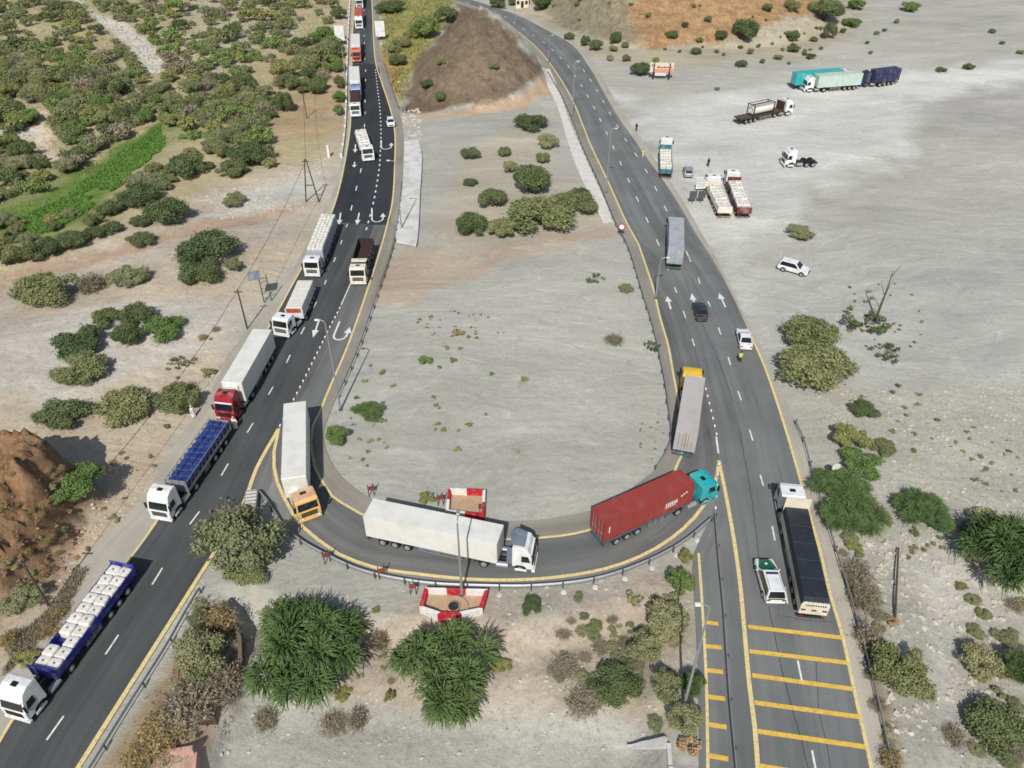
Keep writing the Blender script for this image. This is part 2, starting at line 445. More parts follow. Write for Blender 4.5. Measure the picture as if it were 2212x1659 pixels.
# ------------------------------------------------------------------ ground colours (the soils themselves)
ZONES = [  # outline, colour, softness m, wobble m
    ([(-900, 2200), (-40, 1660), (300, 1100), (560, 660), (720, 430), (757, 200), (760, -300), (-2000, -300), (-2000, 2200)], (190, 177, 156), 3, 3),
    ([(-900, -300), (738, -300), (742, 260), (690, 320), (560, 380), (380, 440), (200, 500), (60, 600), (-900, 640)], (178, 166, 132), 6, 8),
    ([(560, 130), (738, 60), (742, 270), (700, 300), (600, 290), (520, 240), (600, 180)], (178, 157, 124), 4, 5),
    ([(380, -80), (600, -80), (640, 60), (560, 120), (420, 200), (380, 130)], (186, 176, 152), 5, 8),
    ([(0, 590), (300, 525), (450, 470), (560, 440), (715, 420), (700, 470), (600, 520), (400, 560), (200, 620), (0, 680), (-400, 740), (-400, 650)], (184, 174, 158), 2, 3),
    ([(0, 590), (250, 540), (450, 480), (640, 440), (700, 420), (640, 455), (430, 505), (250, 560), (0, 625), (-300, 660)], (174, 152, 131), 1.5, 2.5),
    ([(-300, 720), (180, 655), (330, 640), (530, 660), (535, 705), (430, 770), (330, 800), (150, 850), (-300, 900)], (190, 184, 172), 2, 3),
    ([(430, 420), (560, 395), (700, 360), (716, 420), (600, 445), (480, 460)], (190, 188, 178), 2, 3),
    ([(300, 930), (430, 880), (330, 1080), (200, 1230), (100, 1290), (150, 1180)], (186, 170, 146), 2, 3),
    ([(-300, 560), (0, 462), (104, 419), (156, 391), (208, 350), (270, 301), (343, 263), (352, 310), (287, 357), (215, 433), (121, 490), (0, 520), (-300, 640)], (104, 128, 62), 1.5, 2.5),
    ([(-300, 640), (0, 560), (110, 520), (230, 450), (340, 370), (420, 300), (360, 255), (300, 290), (200, 350), (100, 405), (-300, 500)], (136, 140, 92), 4, 5),
    ([(-300, 560), (0, 462), (104, 419), (156, 391), (208, 350), (270, 301), (343, 263), (352, 310), (287, 357), (215, 433), (121, 490), (0, 520), (-300, 640)], (104, 128, 62), 1.5, 2.5),
    ([(120, -20), (173, 17), (242, 69), (294, 121), (322, 160), (363, 155), (332, 97), (277, 52), (242, 38), (194, 21), (165, -20)], (204, 198, 186), 1, 1.5),
    ([(80, 222), (100, 222), (104, 256), (121, 298), (138, 346), (111, 353), (52, 311), (35, 298), (76, 263)], (208, 192, 170), 1, 2),
    ([(-30, 300), (20, 260), (80, 275), (90, 300), (30, 300)], (190, 188, 178), 1, 2),
    ([(815, -200), (1000, -200), (985, 0), (960, 60), (880, 180), (866, 235), (845, 190), (815, 120)], (158, 148, 96), 3, 4),
    ([(838, 120), (860, 140), (866, 200), (850, 195), (838, 150)], (170, 135, 80), 1.5, 2),
    ([(872, 240), (900, 245), (1000, 232), (1100, 215), (1175, 158), (1178, 140), (1100, 70), (1040, 10), (1000, 0), (960, 60), (900, 150)], (118, 103, 86), 1.2, 3),
    ([(1000, 232), (1120, 205), (1180, 158), (1205, 200), (1120, 232), (980, 255), (890, 255)], (186, 160, 134), 2, 3),
    ([(1120, 55), (1165, 95), (1210, 130), (1260, 120), (1320, 130), (1420, 160), (1600, 130), (1700, 130), (1800, 90), (1850, 60), (1850, -200), (1050, -200), (1060, -20)], (170, 162, 142), 4, 6),
    ([(1170, 40), (1200, 60), (1270, 82), (1375, 100), (1420, 80), (1420, -400), (1100, -400)], (138, 130, 108), 3, 6),
    ([(1365, 95), (1360, 40), (1380, -400), (2100, -400), (1850, -40), (1770, 20), (1700, 50), (1600, 72), (1500, 100), (1430, 105)], (160, 130, 96), 3, 6),
    ([(1290, 190), (1400, 215), (1700, 175), (2212, 140), (2900, 110), (2900, 330), (2212, 260), (2000, 250), (1960, 330), (1750, 420), (1640, 560), (1610, 640), (1560, 580), (1440, 390)], (200, 199, 192), 5, 6),
    ([(1950, 220), (2212, 180), (2500, 190), (2500, 330), (2212, 290), (2000, 255)], (170, 168, 162), 5, 6),
    ([(1650, 620), (1800, 520), (2300, 480), (2800, 520), (2800, 900), (1760, 900), (1690, 860)], (172, 172, 164), 6, 6),
    ([(1690, 860), (2000, 830), (2800, 840), (2800, 2200), (1930, 1760), (1800, 1180)], (172, 169, 156), 3, 4),
    ([(1990, 1250), (2030, 1180), (2110, 1250), (2060, 1400), (2100, 1500), (2090, 1659), (2150, 1900), (1980, 1900), (2000, 1500)], (184, 181, 172), 1.5, 2),
    ([(1800, 1230), (1860, 1240), (1880, 1400), (1930, 1560), (1990, 1800), (1930, 1800), (1860, 1400)], (150, 134, 110), 1, 1.5),
    ([(590, 1300), (900, 1340), (1200, 1310), (1430, 1240), (1495, 1210), (1490, 1500), (1300, 1560), (1000, 1540), (700, 1510), (600, 1430)], (177, 164, 147), 2.5, 3),
    ([(1180, 1440), (1480, 1380), (1500, 1740), (1430, 1640), (1300, 1560), (1180, 1540)], (171, 160, 142), 2, 3),
    ([(440, 1300), (490, 1310), (510, 1350), (530, 1392), (526, 1470), (460, 1560), (330, 1720), (200, 1720), (330, 1480)], (150, 130, 102), 1.5, 2),
    ([(330, 1700), (372, 1560), (460, 1545), (478, 1570), (430, 1700)], (184, 160, 140), 0.7, 1),
    ([(526, 1270), (566, 1268), (556, 1400), (546, 1490), (480, 1585), (465, 1570), (514, 1480), (530, 1392)], (180, 174, 160), 0.6, 1),
    ([(430, 1740), (480, 1575), (700, 1535), (1000, 1575), (1250, 1555), (1440, 1590), (1440, 1900), (300, 1900)], (172, 171, 161), 1.5, 2),
    ([(832, 560), (1000, 545), (1300, 488), (1335, 505), (1150, 540), (960, 600), (870, 640), (805, 655)], (176, 160, 142), 1.5, 3),
    ([(1000, 300), (1180, 250), (1260, 400), (1290, 480), (1000, 530), (960, 420)], (178, 170, 152), 5, 5),
]
def ground_colour(x, y):
    base = np.array([lin(171), lin(170), lin(160)]) * 1.0
    C = np.ones(x.shape + (3,)) * base
    n1, n2 = fbm(x / 7, y / 7, 4, 101), fbm(x / 30, y / 30, 3, 102)
    for px, col, so, wob in ZONES:
        d = sdf(W(px), x, y) + wob * (n1 * 1.3 + n2)
        k = sm(so, -so, d)[..., None]
        C = C * (1 - k) + k * np.array([lin(c) for c in col]) * 0.98
    xg, yg = XX.ravel(), YY.ravel()
    k = sm(1.5, -2.0, sdf(ROCK, xg, yg) + 2.2 * fbm(xg / 5, yg / 5, 4, 31))[..., None]
    rk = np.array([lin(140), lin(111), lin(84)]) * 0.95
    C = C * (1 - k) + k * rk
    C *= (1 + 0.16 * fbm(x / 11, y / 5, 5, 111) + 0.10 * fbm(x / 45, y / 30, 3, 112))[..., None]
    return np.clip(C, 0.01, 0.9)
FLAT = CAMZ / (CAMZ - np.clip(ZZ.ravel(), -5, 40))
CC = ground_colour(XX.ravel() * FLAT, YY.ravel() * FLAT)
ROUGHZ = np.zeros(XX.size)
for px, amt in (([(1690, 860), (2000, 820), (2800, 800), (2800, 2200), (1930, 1760), (1800, 1180)], 1.0), ([(560, 1300), (1490, 1210), (1500, 1740), (440, 1740), (480, 1560)], 0.8),
                ([(-900, 2200), (-40, 1660), (300, 1100), (560, 660), (757, 200), (760, -300), (-2000, -300), (-2000, 2200)], 0.8), ([(1120, 0), (1320, 130), (1800, 90), (1900, -400), (1000, -400)], 0.8), ([(872, 240), (1170, 160), (1100, 70), (1000, 0)], 0.6)):
    ROUGHZ = np.maximum(ROUGHZ, amt * sm(6, -6, sdf(W(px), XX.ravel(), YY.ravel())))

ROCKY = np.zeros(XX.size)
def _rk(mask): return np.maximum(ROCKY, mask)
_fx, _fy = XX.ravel() * FLAT, YY.ravel() * FLAT
ROCKY = _rk(sm(3, -3, sdf(W([(866, 245), (1000, 242), (1110, 222), (1180, 158), (1100, 65), (1040, 5), (1000, -10), (950, 70)]), _fx, _fy)))
ROCKY = _rk(sm(5, -5, sdf(W([(1170, 40), (1270, 90), (1450, 112), (1620, 85), (1760, 50), (1860, -20), (2100, -400), (1000, -400)]), _fx, _fy)))
ROCKY = _rk(sm(2, -2, sdf(ROCK, XX.ravel(), YY.ravel())))
ROCKY = _rk(.45 * sm(5, -5, sdf(W([(590, 1300), (1495, 1210), (1490, 1560), (1000, 1540), (600, 1440)]), _fx, _fy)))
ROCKY = _rk(.35 * sm(5, -5, sdf(W([(-900, 2200), (-40, 1660), (300, 1100), (560, 660), (720, 430), (757, 200), (760, -300), (-2000, -300), (-2000, 2200)]), _fx, _fy)))
def ground_material():
    m = bpy.data.materials.new('desert_ground')
    m.use_nodes = True
    t = m.node_tree; N = t.nodes; L = t.links
    b = N['Principled BSDF']
    b.inputs['Roughness'].default_value = 0.95
    b.inputs['Specular IOR Level'].default_value = 0.15
    at = N.new('ShaderNodeAttribute'); at.attribute_name = 'soil'
    rg = N.new('ShaderNodeAttribute'); rg.attribute_name = 'stony'
    tc = N.new('ShaderNodeTexCoord')
    wn = N.new('ShaderNodeTexNoise'); wn.inputs['Scale'].default_value = 0.028; wn.inputs['Detail'].default_value = 3
    L.new(tc.outputs['Object'], wn.inputs['Vector'])
    wsc = N.new('ShaderNodeVectorMath'); wsc.operation = 'MULTIPLY_ADD'
    wsc.inputs[1].default_value = (22, 22, 0); wsc.inputs[2].default_value = (-11, -11, 0)
    L.new(wn.outputs['Color'], wsc.inputs[0])
    wadd = N.new('ShaderNodeVectorMath'); wadd.operation = 'ADD'
    L.new(tc.outputs['Object'], wadd.inputs[0]); L.new(wsc.outputs[0], wadd.inputs[1])
    def noise(scale, sx=1, sy=1, rot=0.0, det=6, rough=0.6, warp=None):
        mp = N.new('ShaderNodeMapping')
        mp.inputs['Rotation'].default_value = (0, 0, rot)
        mp.inputs['Scale'].default_value = (sx, sy, 1)
        L.new(wadd.outputs[0] if sx != sy else tc.outputs['Object'], mp.inputs[0])
        n = N.new('ShaderNodeTexNoise'); n.inputs['Scale'].default_value = scale
        n.inputs['Detail'].default_value = det; n.inputs['Roughness'].default_value = rough
        if warp: n.inputs['Distortion'].default_value = warp
        L.new(mp.outputs[0], n.inputs['Vector'])
        return n.outputs['Fac']
    def rng(x, a, b_, lo, hi):
        r = N.new('ShaderNodeMapRange')
        r.inputs[1].default_value, r.inputs[2].default_value, r.inputs[3].default_value, r.inputs[4].default_value = a, b_, lo, hi
        L.new(x, r.inputs[0]); return r.outputs[0]
    def mul(a, b_):
        k = N.new('ShaderNodeMath'); k.operation = 'MULTIPLY'
        L.new(a, k.inputs[0])
        if isinstance(b_, float): k.inputs[1].default_value = b_
        else: L.new(b_, k.inputs[1])
        return k.outputs[0]
    f = rng(noise(0.10, 0.35, 1.6, 0.25, 8, 0.62, 0.8), 0.3, 0.7, 0.90, 1.07)          # long streaks left by floods and tyres
    f = mul(f, rng(noise(0.42, 0.22, 1.9, -0.12, 9, 0.72, 0.5), 0.3, 0.7, 0.92, 1.06))
    f = mul(f, rng(noise(1.1, 1, 1, 0, 8, 0.7), 0.3, 0.72, 0.90, 1.08))
    f = mul(f, rng(noise(5.0, 1, 1, 0, 4, 0.7), 0.3, 0.7, 0.88, 1.10))
    rk = N.new('ShaderNodeAttribute'); rk.attribute_name = 'rocky'
    cr = N.new('ShaderNodeMath'); cr.operation = 'MULTIPLY_ADD'; cr.inputs[2].default_value = 1.0
    L.new(rng(noise(0.45, 1, 1, 0.4, 12, 0.85), 0.36, 0.64, -0.45, 0.36), cr.inputs[0]); L.new(rk.outputs['Fac'], cr.inputs[1])
    f = mul(f, cr.outputs[0])
    # pale clean-swept and dark damp trickles
    wv = rng(noise(0.16, 0.25, 1.5, 0.35, 10, 0.75, 1.0), 0.52, 0.66, 1.0, 1.08)
    f = mul(f, wv)
    # curving wheel tracks and dried trickles
    def tracks(scale, sx, sy, rot, k, eps, gain):
        fr = N.new('ShaderNodeMath'); fr.operation = 'FRACT'; L.new(mul(noise(scale, sx, sy, rot, 2, 0.45), k), fr.inputs[0])
        ab = N.new('ShaderNodeMath'); ab.operation = 'SUBTRACT'; L.new(fr.outputs[0], ab.inputs[0]); ab.inputs[1].default_value = 0.5
        a2 = N.new('ShaderNodeMath'); a2.operation = 'ABSOLUTE'; L.new(ab.outputs[0], a2.inputs[0])
        brk = rng(noise(0.35, 1, 1, 0.9, 4, 0.6), 0.42, 0.58, 0.0, 1.0)
        ln = mul(rng(a2.outputs[0], 0.0, eps, gain, 0.0), brk)
        ad = N.new('ShaderNodeMath'); ad.operation = 'ADD'; ad.inputs[1].default_value = 1.0; L.new(ln, ad.inputs[0]); return ad.outputs[0]
    f = mul(f, tracks(0.05, 0.5, 1.4, 0.3, 9.0, 0.09, 0.13))
    f = mul(f, tracks(0.06, 0.6, 1.5, -0.25, 11.0, 0.10, -0.12))
    f = mul(f, tracks(0.16, 0.4, 1.5, 0.1, 9.0, 0.14, 0.10))
    # stones and dark twigs where the ground is stony
    vo = N.new('ShaderNodeTexVoronoi'); vo.inputs['Scale'].default_value = 1.9
    L.new(tc.outputs['Object'], vo.inputs['Vector'])
    spot = rng(vo.outputs['Distance'], 0.12, 0.30, 0.0, 1.0)
    dens = rng(noise(0.5, 1, 1, 0.7, 5, 0.6), 0.46, 0.62, 0.0, 1.0)
    inv = N.new('ShaderNodeMath'); inv.operation = 'SUBTRACT'; inv.inputs[0].default_value = 1.0
    L.new(spot, inv.inputs[1])
    dk = mul(mul(mul(inv.outputs[0], dens), rg.outputs['Fac']), 0.30)
    blot = mul(mul(rng(noise(1.9, 1, 1, 0.3, 7, 0.72), 0.52, 0.66, 0.0, 1.0), rg.outputs['Fac']), 0.30)
    sub = N.new('ShaderNodeMath'); sub.operation = 'SUBTRACT'; sub.inputs[0].default_value = 1.0
    L.new(dk, sub.inputs[1])
    sub2 = N.new('ShaderNodeMath'); sub2.operation = 'SUBTRACT'; sub2.inputs[0].default_value = 1.0
    L.new(blot, sub2.inputs[1])
    f = mul(mul(f, sub.outputs[0]), sub2.outputs[0])
    vm = N.new('ShaderNodeVectorMath'); vm.operation = 'SCALE'
    L.new(at.outputs['Color'], vm.inputs[0]); L.new(f, vm.inputs['Scale'])
    L.new(vm.outputs[0], b.inputs['Base Color'])
    bp = N.new('ShaderNodeBump'); bp.inputs['Strength'].default_value = 0.55; bp.inputs['Distance'].default_value = 0.35
    hsum = N.new('ShaderNodeMath'); hsum.operation = 'ADD'
    L.new(mul(noise(1.3, 1, 1, 0, 9, 0.72), 0.8), hsum.inputs[0])
    L.new(mul(noise(0.5, 0.5, 1.6, 0.1, 6, 0.6), 0.5), hsum.inputs[1])
    L.new(hsum.outputs[0], bp.inputs['Height'])
    L.new(bp.outputs[0], b.inputs['Normal'])
    return m
M_ground = ground_material()
def build_ground():
    nr = len(YS)
    vs = np.c_[XX.ravel(), YY.ravel(), ZZ.ravel()]
    idx = np.arange(nr * NC).reshape(nr, NC)
    fs = np.stack([idx[:-1, :-1], idx[:-1, 1:], idx[1:, 1:], idx[1:, :-1]], -1).reshape(-1, 4)
    me = bpy.data.meshes.new('ground')
    me.vertices.add(len(vs)); me.vertices.foreach_set('co', vs.astype(np.float32).ravel())
    me.loops.add(fs.size); me.loops.foreach_set('vertex_index', fs.astype(np.int32).ravel())
    me.polygons.add(len(fs))
    me.polygons.foreach_set('loop_start', np.arange(0, fs.size, 4, dtype=np.int32))
    me.polygons.foreach_set('use_smooth', np.ones(len(fs), bool))
    me.update(calc_edges=True)
    a = me.attributes.new('soil', 'FLOAT_COLOR', 'POINT')
    a.data.foreach_set('color', np.c_[CC, np.ones(len(vs))].astype(np.float32).ravel())
    r = me.attributes.new('stony', 'FLOAT', 'POINT')
    r.data.foreach_set('value', ROUGHZ.astype(np.float32))
    r = me.attributes.new('rocky', 'FLOAT', 'POINT')
    r.data.foreach_set('value', ROCKY.astype(np.float32))
    me.materials.append(M_ground)
    o = bpy.data.objects.new('ground', me)
    COL.objects.link(o)
    tag(o, kind='structure')
build_ground()

# ------------------------------------------------------------------ roads
def road_mat(name, c1, c2, rough=0.85, streak=0.16):
    m = bpy.data.materials.new(name); m.use_nodes = True
    t = m.node_tree; N = t.nodes; L = t.links
    b = N['Principled BSDF']; b.inputs['Roughness'].default_value = rough; b.inputs['Specular IOR Level'].default_value = 0.25
    uv = N.new('ShaderNodeUVMap'); uv.uv_map = 'UVMap'
    def ns(sx, sy, det=5, src=None):
        mp = N.new('ShaderNodeMapping'); mp.inputs['Scale'].default_value = (sx, sy, 1)
        L.new(src or uv.outputs[0], mp.inputs[0])
        n = N.new('ShaderNodeTexNoise'); n.inputs['Scale'].default_value = 1.0; n.inputs['Detail'].default_value = det
        n.inputs['Roughness'].default_value = 0.6
        L.new(mp.outputs[0], n.inputs['Vector']); return n.outputs['Fac']
    tc = N.new('ShaderNodeTexCoord')
    mx = N.new('ShaderNodeMix'); mx.data_type = 'RGBA'
    mx.inputs[6].default_value, mx.inputs[7].default_value = c1, c2
    r = N.new('ShaderNodeMapRange'); r.inputs[1].default_value, r.inputs[2].default_value = 0.32, 0.68
    L.new(ns(0.42, 0.016, 3), r.inputs[0]); L.new(r.outputs[0], mx.inputs[0])
    r2 = N.new('ShaderNodeMapRange'); r2.inputs[1].default_value, r2.inputs[2].default_value = 0.3, 0.7
    r2.inputs[3].default_value, r2.inputs[4].default_value = 1 - streak, 1 + streak * 0.7
    L.new(ns(1.3, 0.03, 4), r2.inputs[0])
    r3 = N.new('ShaderNodeMapRange'); r3.inputs[1].default_value, r3.inputs[2].default_value = 0.3, 0.7
    r3.inputs[3].default_value, r3.inputs[4].default_value = 0.84, 1.12
    L.new(ns(0.12, 0.12, 7, tc.outputs['Object']), r3.inputs[0])
    r4 = N.new('ShaderNodeMapRange'); r4.inputs[1].default_value, r4.inputs[2].default_value = 0.3, 0.7
    r4.inputs[3].default_value, r4.inputs[4].default_value = 0.93, 1.06
    L.new(ns(4, 4, 4, tc.outputs['Object']), r4.inputs[0])
    k = N.new('ShaderNodeMath'); k.operation = 'MULTIPLY'; L.new(r2.outputs[0], k.inputs[0]); L.new(r3.outputs[0], k.inputs[1])
    k0 = N.new('ShaderNodeMath'); k0.operation = 'MULTIPLY'; L.new(k.outputs[0], k0.inputs[0]); L.new(r4.outputs[0], k0.inputs[1])
    r5 = N.new('ShaderNodeMapRange'); r5.inputs[1].default_value, r5.inputs[2].default_value = 0.60, 0.70
    r5.inputs[3].default_value, r5.inputs[4].default_value = 1.0, 0.80
    L.new(ns(0.55, 0.09, 7), r5.inputs[0])
    k2 = N.new('ShaderNodeMath'); k2.operation = 'MULTIPLY'; L.new(k0.outputs[0], k2.inputs[0]); L.new(r5.outputs[0], k2.inputs[1])
    vm = N.new('ShaderNodeVectorMath'); vm.operation = 'SCALE'
    L.new(mx.outputs[2], vm.inputs[0]); L.new(k2.outputs[0], vm.inputs['Scale'])
    L.new(vm.outputs[0], b.inputs['Base Color'])
    return m
M_asL = road_mat('asphalt_left', S(90, 93, 93), S(71, 75, 75))
M_asN = road_mat('asphalt_new', S(60, 63, 66), S(52, 54, 57), streak=0.08)
M_asB = road_mat('asphalt_bend', S(124, 125, 122), S(96, 98, 97), streak=0.14)
M_asR = road_mat('asphalt_right', S(128, 130, 128), S(105, 108, 107), streak=.1)
M_shl = road_mat('dusty_shoulder', S(158, 152, 138), S(138, 134, 126), streak=0.08)
M_shd = road_mat('sandy_shoulder', S(186, 179, 164), S(168, 163, 151), streak=0.06)
M_shg = road_mat('grey_shoulder', S(140, 140, 137), S(124, 125, 123), streak=0.08)
def strip(name, A, B, z, m, n=None, cross=4, cross_w=3):
    A, la = resamp(A, n or max(20, int(len(A))))
    Bd, lb = resamp(B, 4 * len(A))
    last = 0; pts = []
    N_ = len(A)
    for i, a in enumerate(A):
        hi = len(Bd) if i < N_ - 1 else len(Bd)
        hi = min(len(Bd), last + 5 * cross_w)
        j = last + int(np.argmin(((Bd[last:hi] - a) ** 2).sum(1)))
        if i == 0: j = 0
        if i == N_ - 1: j = len(Bd) - 1
        last = j; pts.append(Bd[j])
    vs, fs, uvs = [], [], []
    al = 0
    for i in range(N_):
        if i: al += np.hypot(*(A[i] - A[i - 1]))
        wd = np.hypot(*(pts[i] - A[i]))
        for c in range(cross + 1):
            q = A[i] + (pts[i] - A[i]) * c / cross
            vs.append((q[0], q[1], z)); uvs.append((wd * c / cross, al))
    for i in range(N_ - 1):
        for c in range(cross):
            k = i * (cross + 1) + c
            fs.append((k, k + 1, k + cross + 2, k + cross + 1))
    me = bpy.data.meshes.new(name); me.from_pydata(vs, [], fs)
    uv = me.uv_layers.new(name='UVMap')
    for l in me.loops: uv.data[l.index].uv = uvs[l.vertex_index]
    bm = bmesh.new(); bm.from_mesh(me)
    for f in bm.faces:
        if f.normal.z < 0: f.normal_flip()
    bm.to_mesh(me); bm.free()
    me.materials.append(m)
    o = bpy.data.objects.new(name, me); COL.objects.link(o)
    return tag(o, kind='structure')
def patch(name, poly, z, m, thick=0.0, label=None):
    tri = geometry.tessellate_polygon([[Vector((p[0], p[1], 0)) for p in poly]])
    vs = [(p[0], p[1], (z(p[0], p[1]) if callable(z) else z)) for p in poly]
    fs = [tuple(t) for t in tri]
    n = len(vs)
    if thick:
        vs += [(x, y, q - thick) for x, y, q in vs]
        fs += [(i, (i + 1) % n, (i + 1) % n + n, i + n) for i in range(n)]
    me = bpy.data.meshes.new(name); me.from_pydata(vs, [], fs)
    uv = me.uv_layers.new(name='UVMap')
    for l in me.loops:
        c = me.vertices[l.vertex_index].co; uv.data[l.index].uv = (c.x, c.y)
    bm = bmesh.new(); bm.from_mesh(me); bmesh.ops.recalc_face_normals(bm, faces=bm.faces)
    if not thick:
        for f in bm.faces:
            if f.normal.z < 0: f.normal_flip()
    bm.to_mesh(me); bm.free()
    me.materials.append(m)
    o = bpy.data.objects.new(name, me); COL.objects.link(o)
    return tag(o, kind='structure')
strip('road_shoulder', E_['LSH'], E_['LY'], 0.002, M_shd)
strip('road_shoulder', E_['ISH'] + E_['RSH'][1:], E_['RYU'] + E_['RLU'][1:], 0.004, M_shl, n=420)
strip('road_shoulder', E_['OSH'], E_['OUT'], 0.006, M_shg, n=200)
patch('road_shoulder', W(GORE), 0.0105, M_asB)
strip('road_shoulder', E_['RRE'], E_['RR'], 0.003, M_shd)
strip('service_lane', E_['FRL'], E_['RLL'], 0.007, M_asR)
strip('road', S1L, S1R, 0.014, M_asL, n=330)
strip('road', S2L, S2R, 0.018, M_asB, n=360)
strip('road', S3L, S3R, 0.022, M_asR, n=380)
new_as = [(712, 478), (760, 482), (815, 486), (838, 486), (846, 440), (851, 380), (851, 287), (843, 242), (822, 177), (811, 140), (763, 140), (761, 222), (759, 277), (751, 332), (737, 402), (720, 457)]
patch('road', spline(W(new_as + new_as[:1]))[:-1], 0.026, M_asN)

def line_sheet(mb, pts, width, z, worn=0):
    pts = [Vector((p[0], p[1])) for p in pts]
    L_, R_ = [], []
    for i, p in enumerate(pts):
        a = pts[max(0, i - 1)]; b = pts[min(len(pts) - 1, i + 1)]
        d = (b - a).normalized(); n = Vector((-d.y, d.x)) * width / 2
        L_.append((p.x + n.x, p.y + n.y, z)); R_.append((p.x - n.x, p.y - n.y, z))
    k = len(pts)
    mb.add(L_ + R_, [(i, i + k, i + k + 1, i + 1) for i in range(k - 1)])
def paint_mat(name, c, under, amt=0.5):
    return mat(name, c, 0.75, var=0.06, scale=1.5, dirt=(under, amt, 3.5), coord='Object')
M_yl = paint_mat('yellow_line_paint', S(232, 210, 146), S(168, 160, 138), 0.75)
M_yb = paint_mat('yellow_bar_paint', S(232, 190, 76), S(150, 138, 110), 0.6)
M_wl = paint_mat('white_line_paint', S(232, 233, 230), S(140, 140, 138), 0.6)
yl = MB()
line_sheet(yl, E_['LY'], 0.26, 0.031)
line_sheet(yl, E_['RYU'] + E_['RLU'][1:], 0.28, 0.0315)
line_sheet(yl, E_['MY'], 0.42, 0.032)
line_sheet(yl, E_['OUT'], 0.36, 0.0325)
line_sheet(yl, E_['RLL'], 0.38, 0.033)
i0 = [i for i, p in enumerate(E_['RR']) if p[1] < P(1612, 704)[1]]
line_sheet(yl, [E_['RR'][i] for i in i0], 0.30, 0.0335)
line_sheet(yl, spline(W([(1529, 1740), (1529, 1659), (1526, 1483), (1519, 1341), (1509, 1195)])), 0.26, 0.034)
tag(yl.build('yellow_road_lines', M_yl), kind='structure')
yb = MB()
for a, b in (((1521, 1344), (1552, 1348)), ((1524, 1396), (1559, 1399)), ((1527, 1448), (1562, 1452)), ((1528, 1505), (1566, 1510)), ((1529, 1565), (1569, 1571)), ((1530, 1632), (1573, 1640)),
             ((1616, 1354), (1820, 1378)), ((1619, 1407), (1830, 1432)), ((1625, 1459), (1843, 1489)), ((1630, 1518), (1856, 1549)), ((1637, 1580), (1870, 1614)), ((1640, 1655), (1885, 1694))):
    line_sheet(yb, [P(*a), P(*b)], 0.42, 0.036)
tag(yb.build('yellow_rumble_bars', M_yb), kind='structure')
wl = MB()
def dashes(lst, wd=0.16):
    for a, b in lst: line_sheet(wl, [P(*a), P(*b)], wd, 0.037)
dashes([((1668, 1137), (1674, 1168)), ((1695, 1268), (1701, 1304)), ((1723, 1427), (1732, 1471)), ((1754, 1621), (1765, 1680)), ((1642, 1026), (1649, 1050)), ((1619, 928), (1626, 952)), ((1594, 845), (1601, 865)),
        ((1573, 772), (1578, 789)), ((1552, 708), (1557, 723)), ((1529, 651), (1535, 663)), ((1508, 600), (1512, 613)), ((1488, 554), (1492, 566)),
        ((1495, 732), (1500, 748)), ((1476, 672), (1481, 687)), ((1457, 621), (1462, 633)), ((1440, 573), (1444, 584))], 0.17)
dashes([((410, 1133), (431, 1105)), ((329, 1263), (351, 1227)), ((228, 1414), (256, 1372)), ((101, 1599), (138, 1547)), ((478, 1028), (493, 1002)), ((534, 935), (547, 914)), ((580, 853), (590, 836)), ((619, 784), (627, 767)),
        ((650, 722), (658, 707)), ((677, 665), (684, 652)), ((701, 615), (705, 605)), ((721, 566), (725, 556)), ((736, 528), (739, 519)), ((748, 491), (751, 484))], 0.17)
def auto_dash(px, on, off, wd):
    q, L_ = resamp(spline(W(px)), 2000)
    d = np.linspace(0, L_, 2000); s = 0
    while s < L_ - on:
        i, j = np.searchsorted(d, s), np.searchsorted(d, s + on)
        line_sheet(wl, [tuple(q[i]), tuple(q[(i + j) // 2]), tuple(q[j])], wd, 0.037); s += on + off
auto_dash([(758, 455), (766, 422), (774, 391), (780, 365), (785, 310), (788, 258), (789, 200), (790, 140)], 2.2, 6.5, 0.2)
auto_dash([(791, 497), (800, 464), (808, 432), (815, 392), (820, 357), (822, 320), (823, 285), (821, 240), (816, 195), (811, 150)], 1.0, 1.6, 0.26)
auto_dash([(788, 130), (787, 87), (786, 35), (786, -40)], 2.2, 6.5, 0.2)
auto_dash([(1424, 531), (1407, 495), (1372, 420), (1340, 352), (1306, 278), (1268, 205), (1225, 140), (1178, 95), (1120, 55), (1070, 25), (1000, 2)], 2.2, 6.5, 0.2)
auto_dash([(1488, 556), (1463, 500), (1440, 455), (1410, 395), (1384, 350), (1350, 300), (1318, 245), (1280, 180), (1245, 130)], 2.2, 6.5, 0.2)
line_sheet(wl, spline(W([(737, 659), (755, 618), (775, 570)])), 0.16, 0.0375)
line_sheet(wl, W([(1547, 944), (1552, 980)]), 0.22, 0.0375)
def arrow(u0, v0, u1, v1):
    """straight arrow, tail to tip"""
    a, b = Vector(P(u0, v0)), Vector(P(u1, v1)); d = (b - a).normalized(); n = Vector((-d.y, d.x)); L_ = (b - a).length
    hl = min(1.9, L_ * .42); c = b - d * hl
    f = lambda q: (q.x, q.y, 0.0372)
    wl.add([f(a + n * .13), f(a - n * .13), f(c - n * .13), f(c + n * .13)], [(0, 1, 2, 3)])
    wl.add([f(c + n * .5), f(c - n * .5), f(b)], [(0, 1, 2)])
for q in ((1449, 668, 1441, 640), (1503, 668, 1494, 634), (1567, 664, 1553, 633), (690, 690, 676, 730), (776, 460, 771, 486), (736, 460, 732, 486), (768, 312, 767, 330), (766, 350, 765, 362)): arrow(*q)
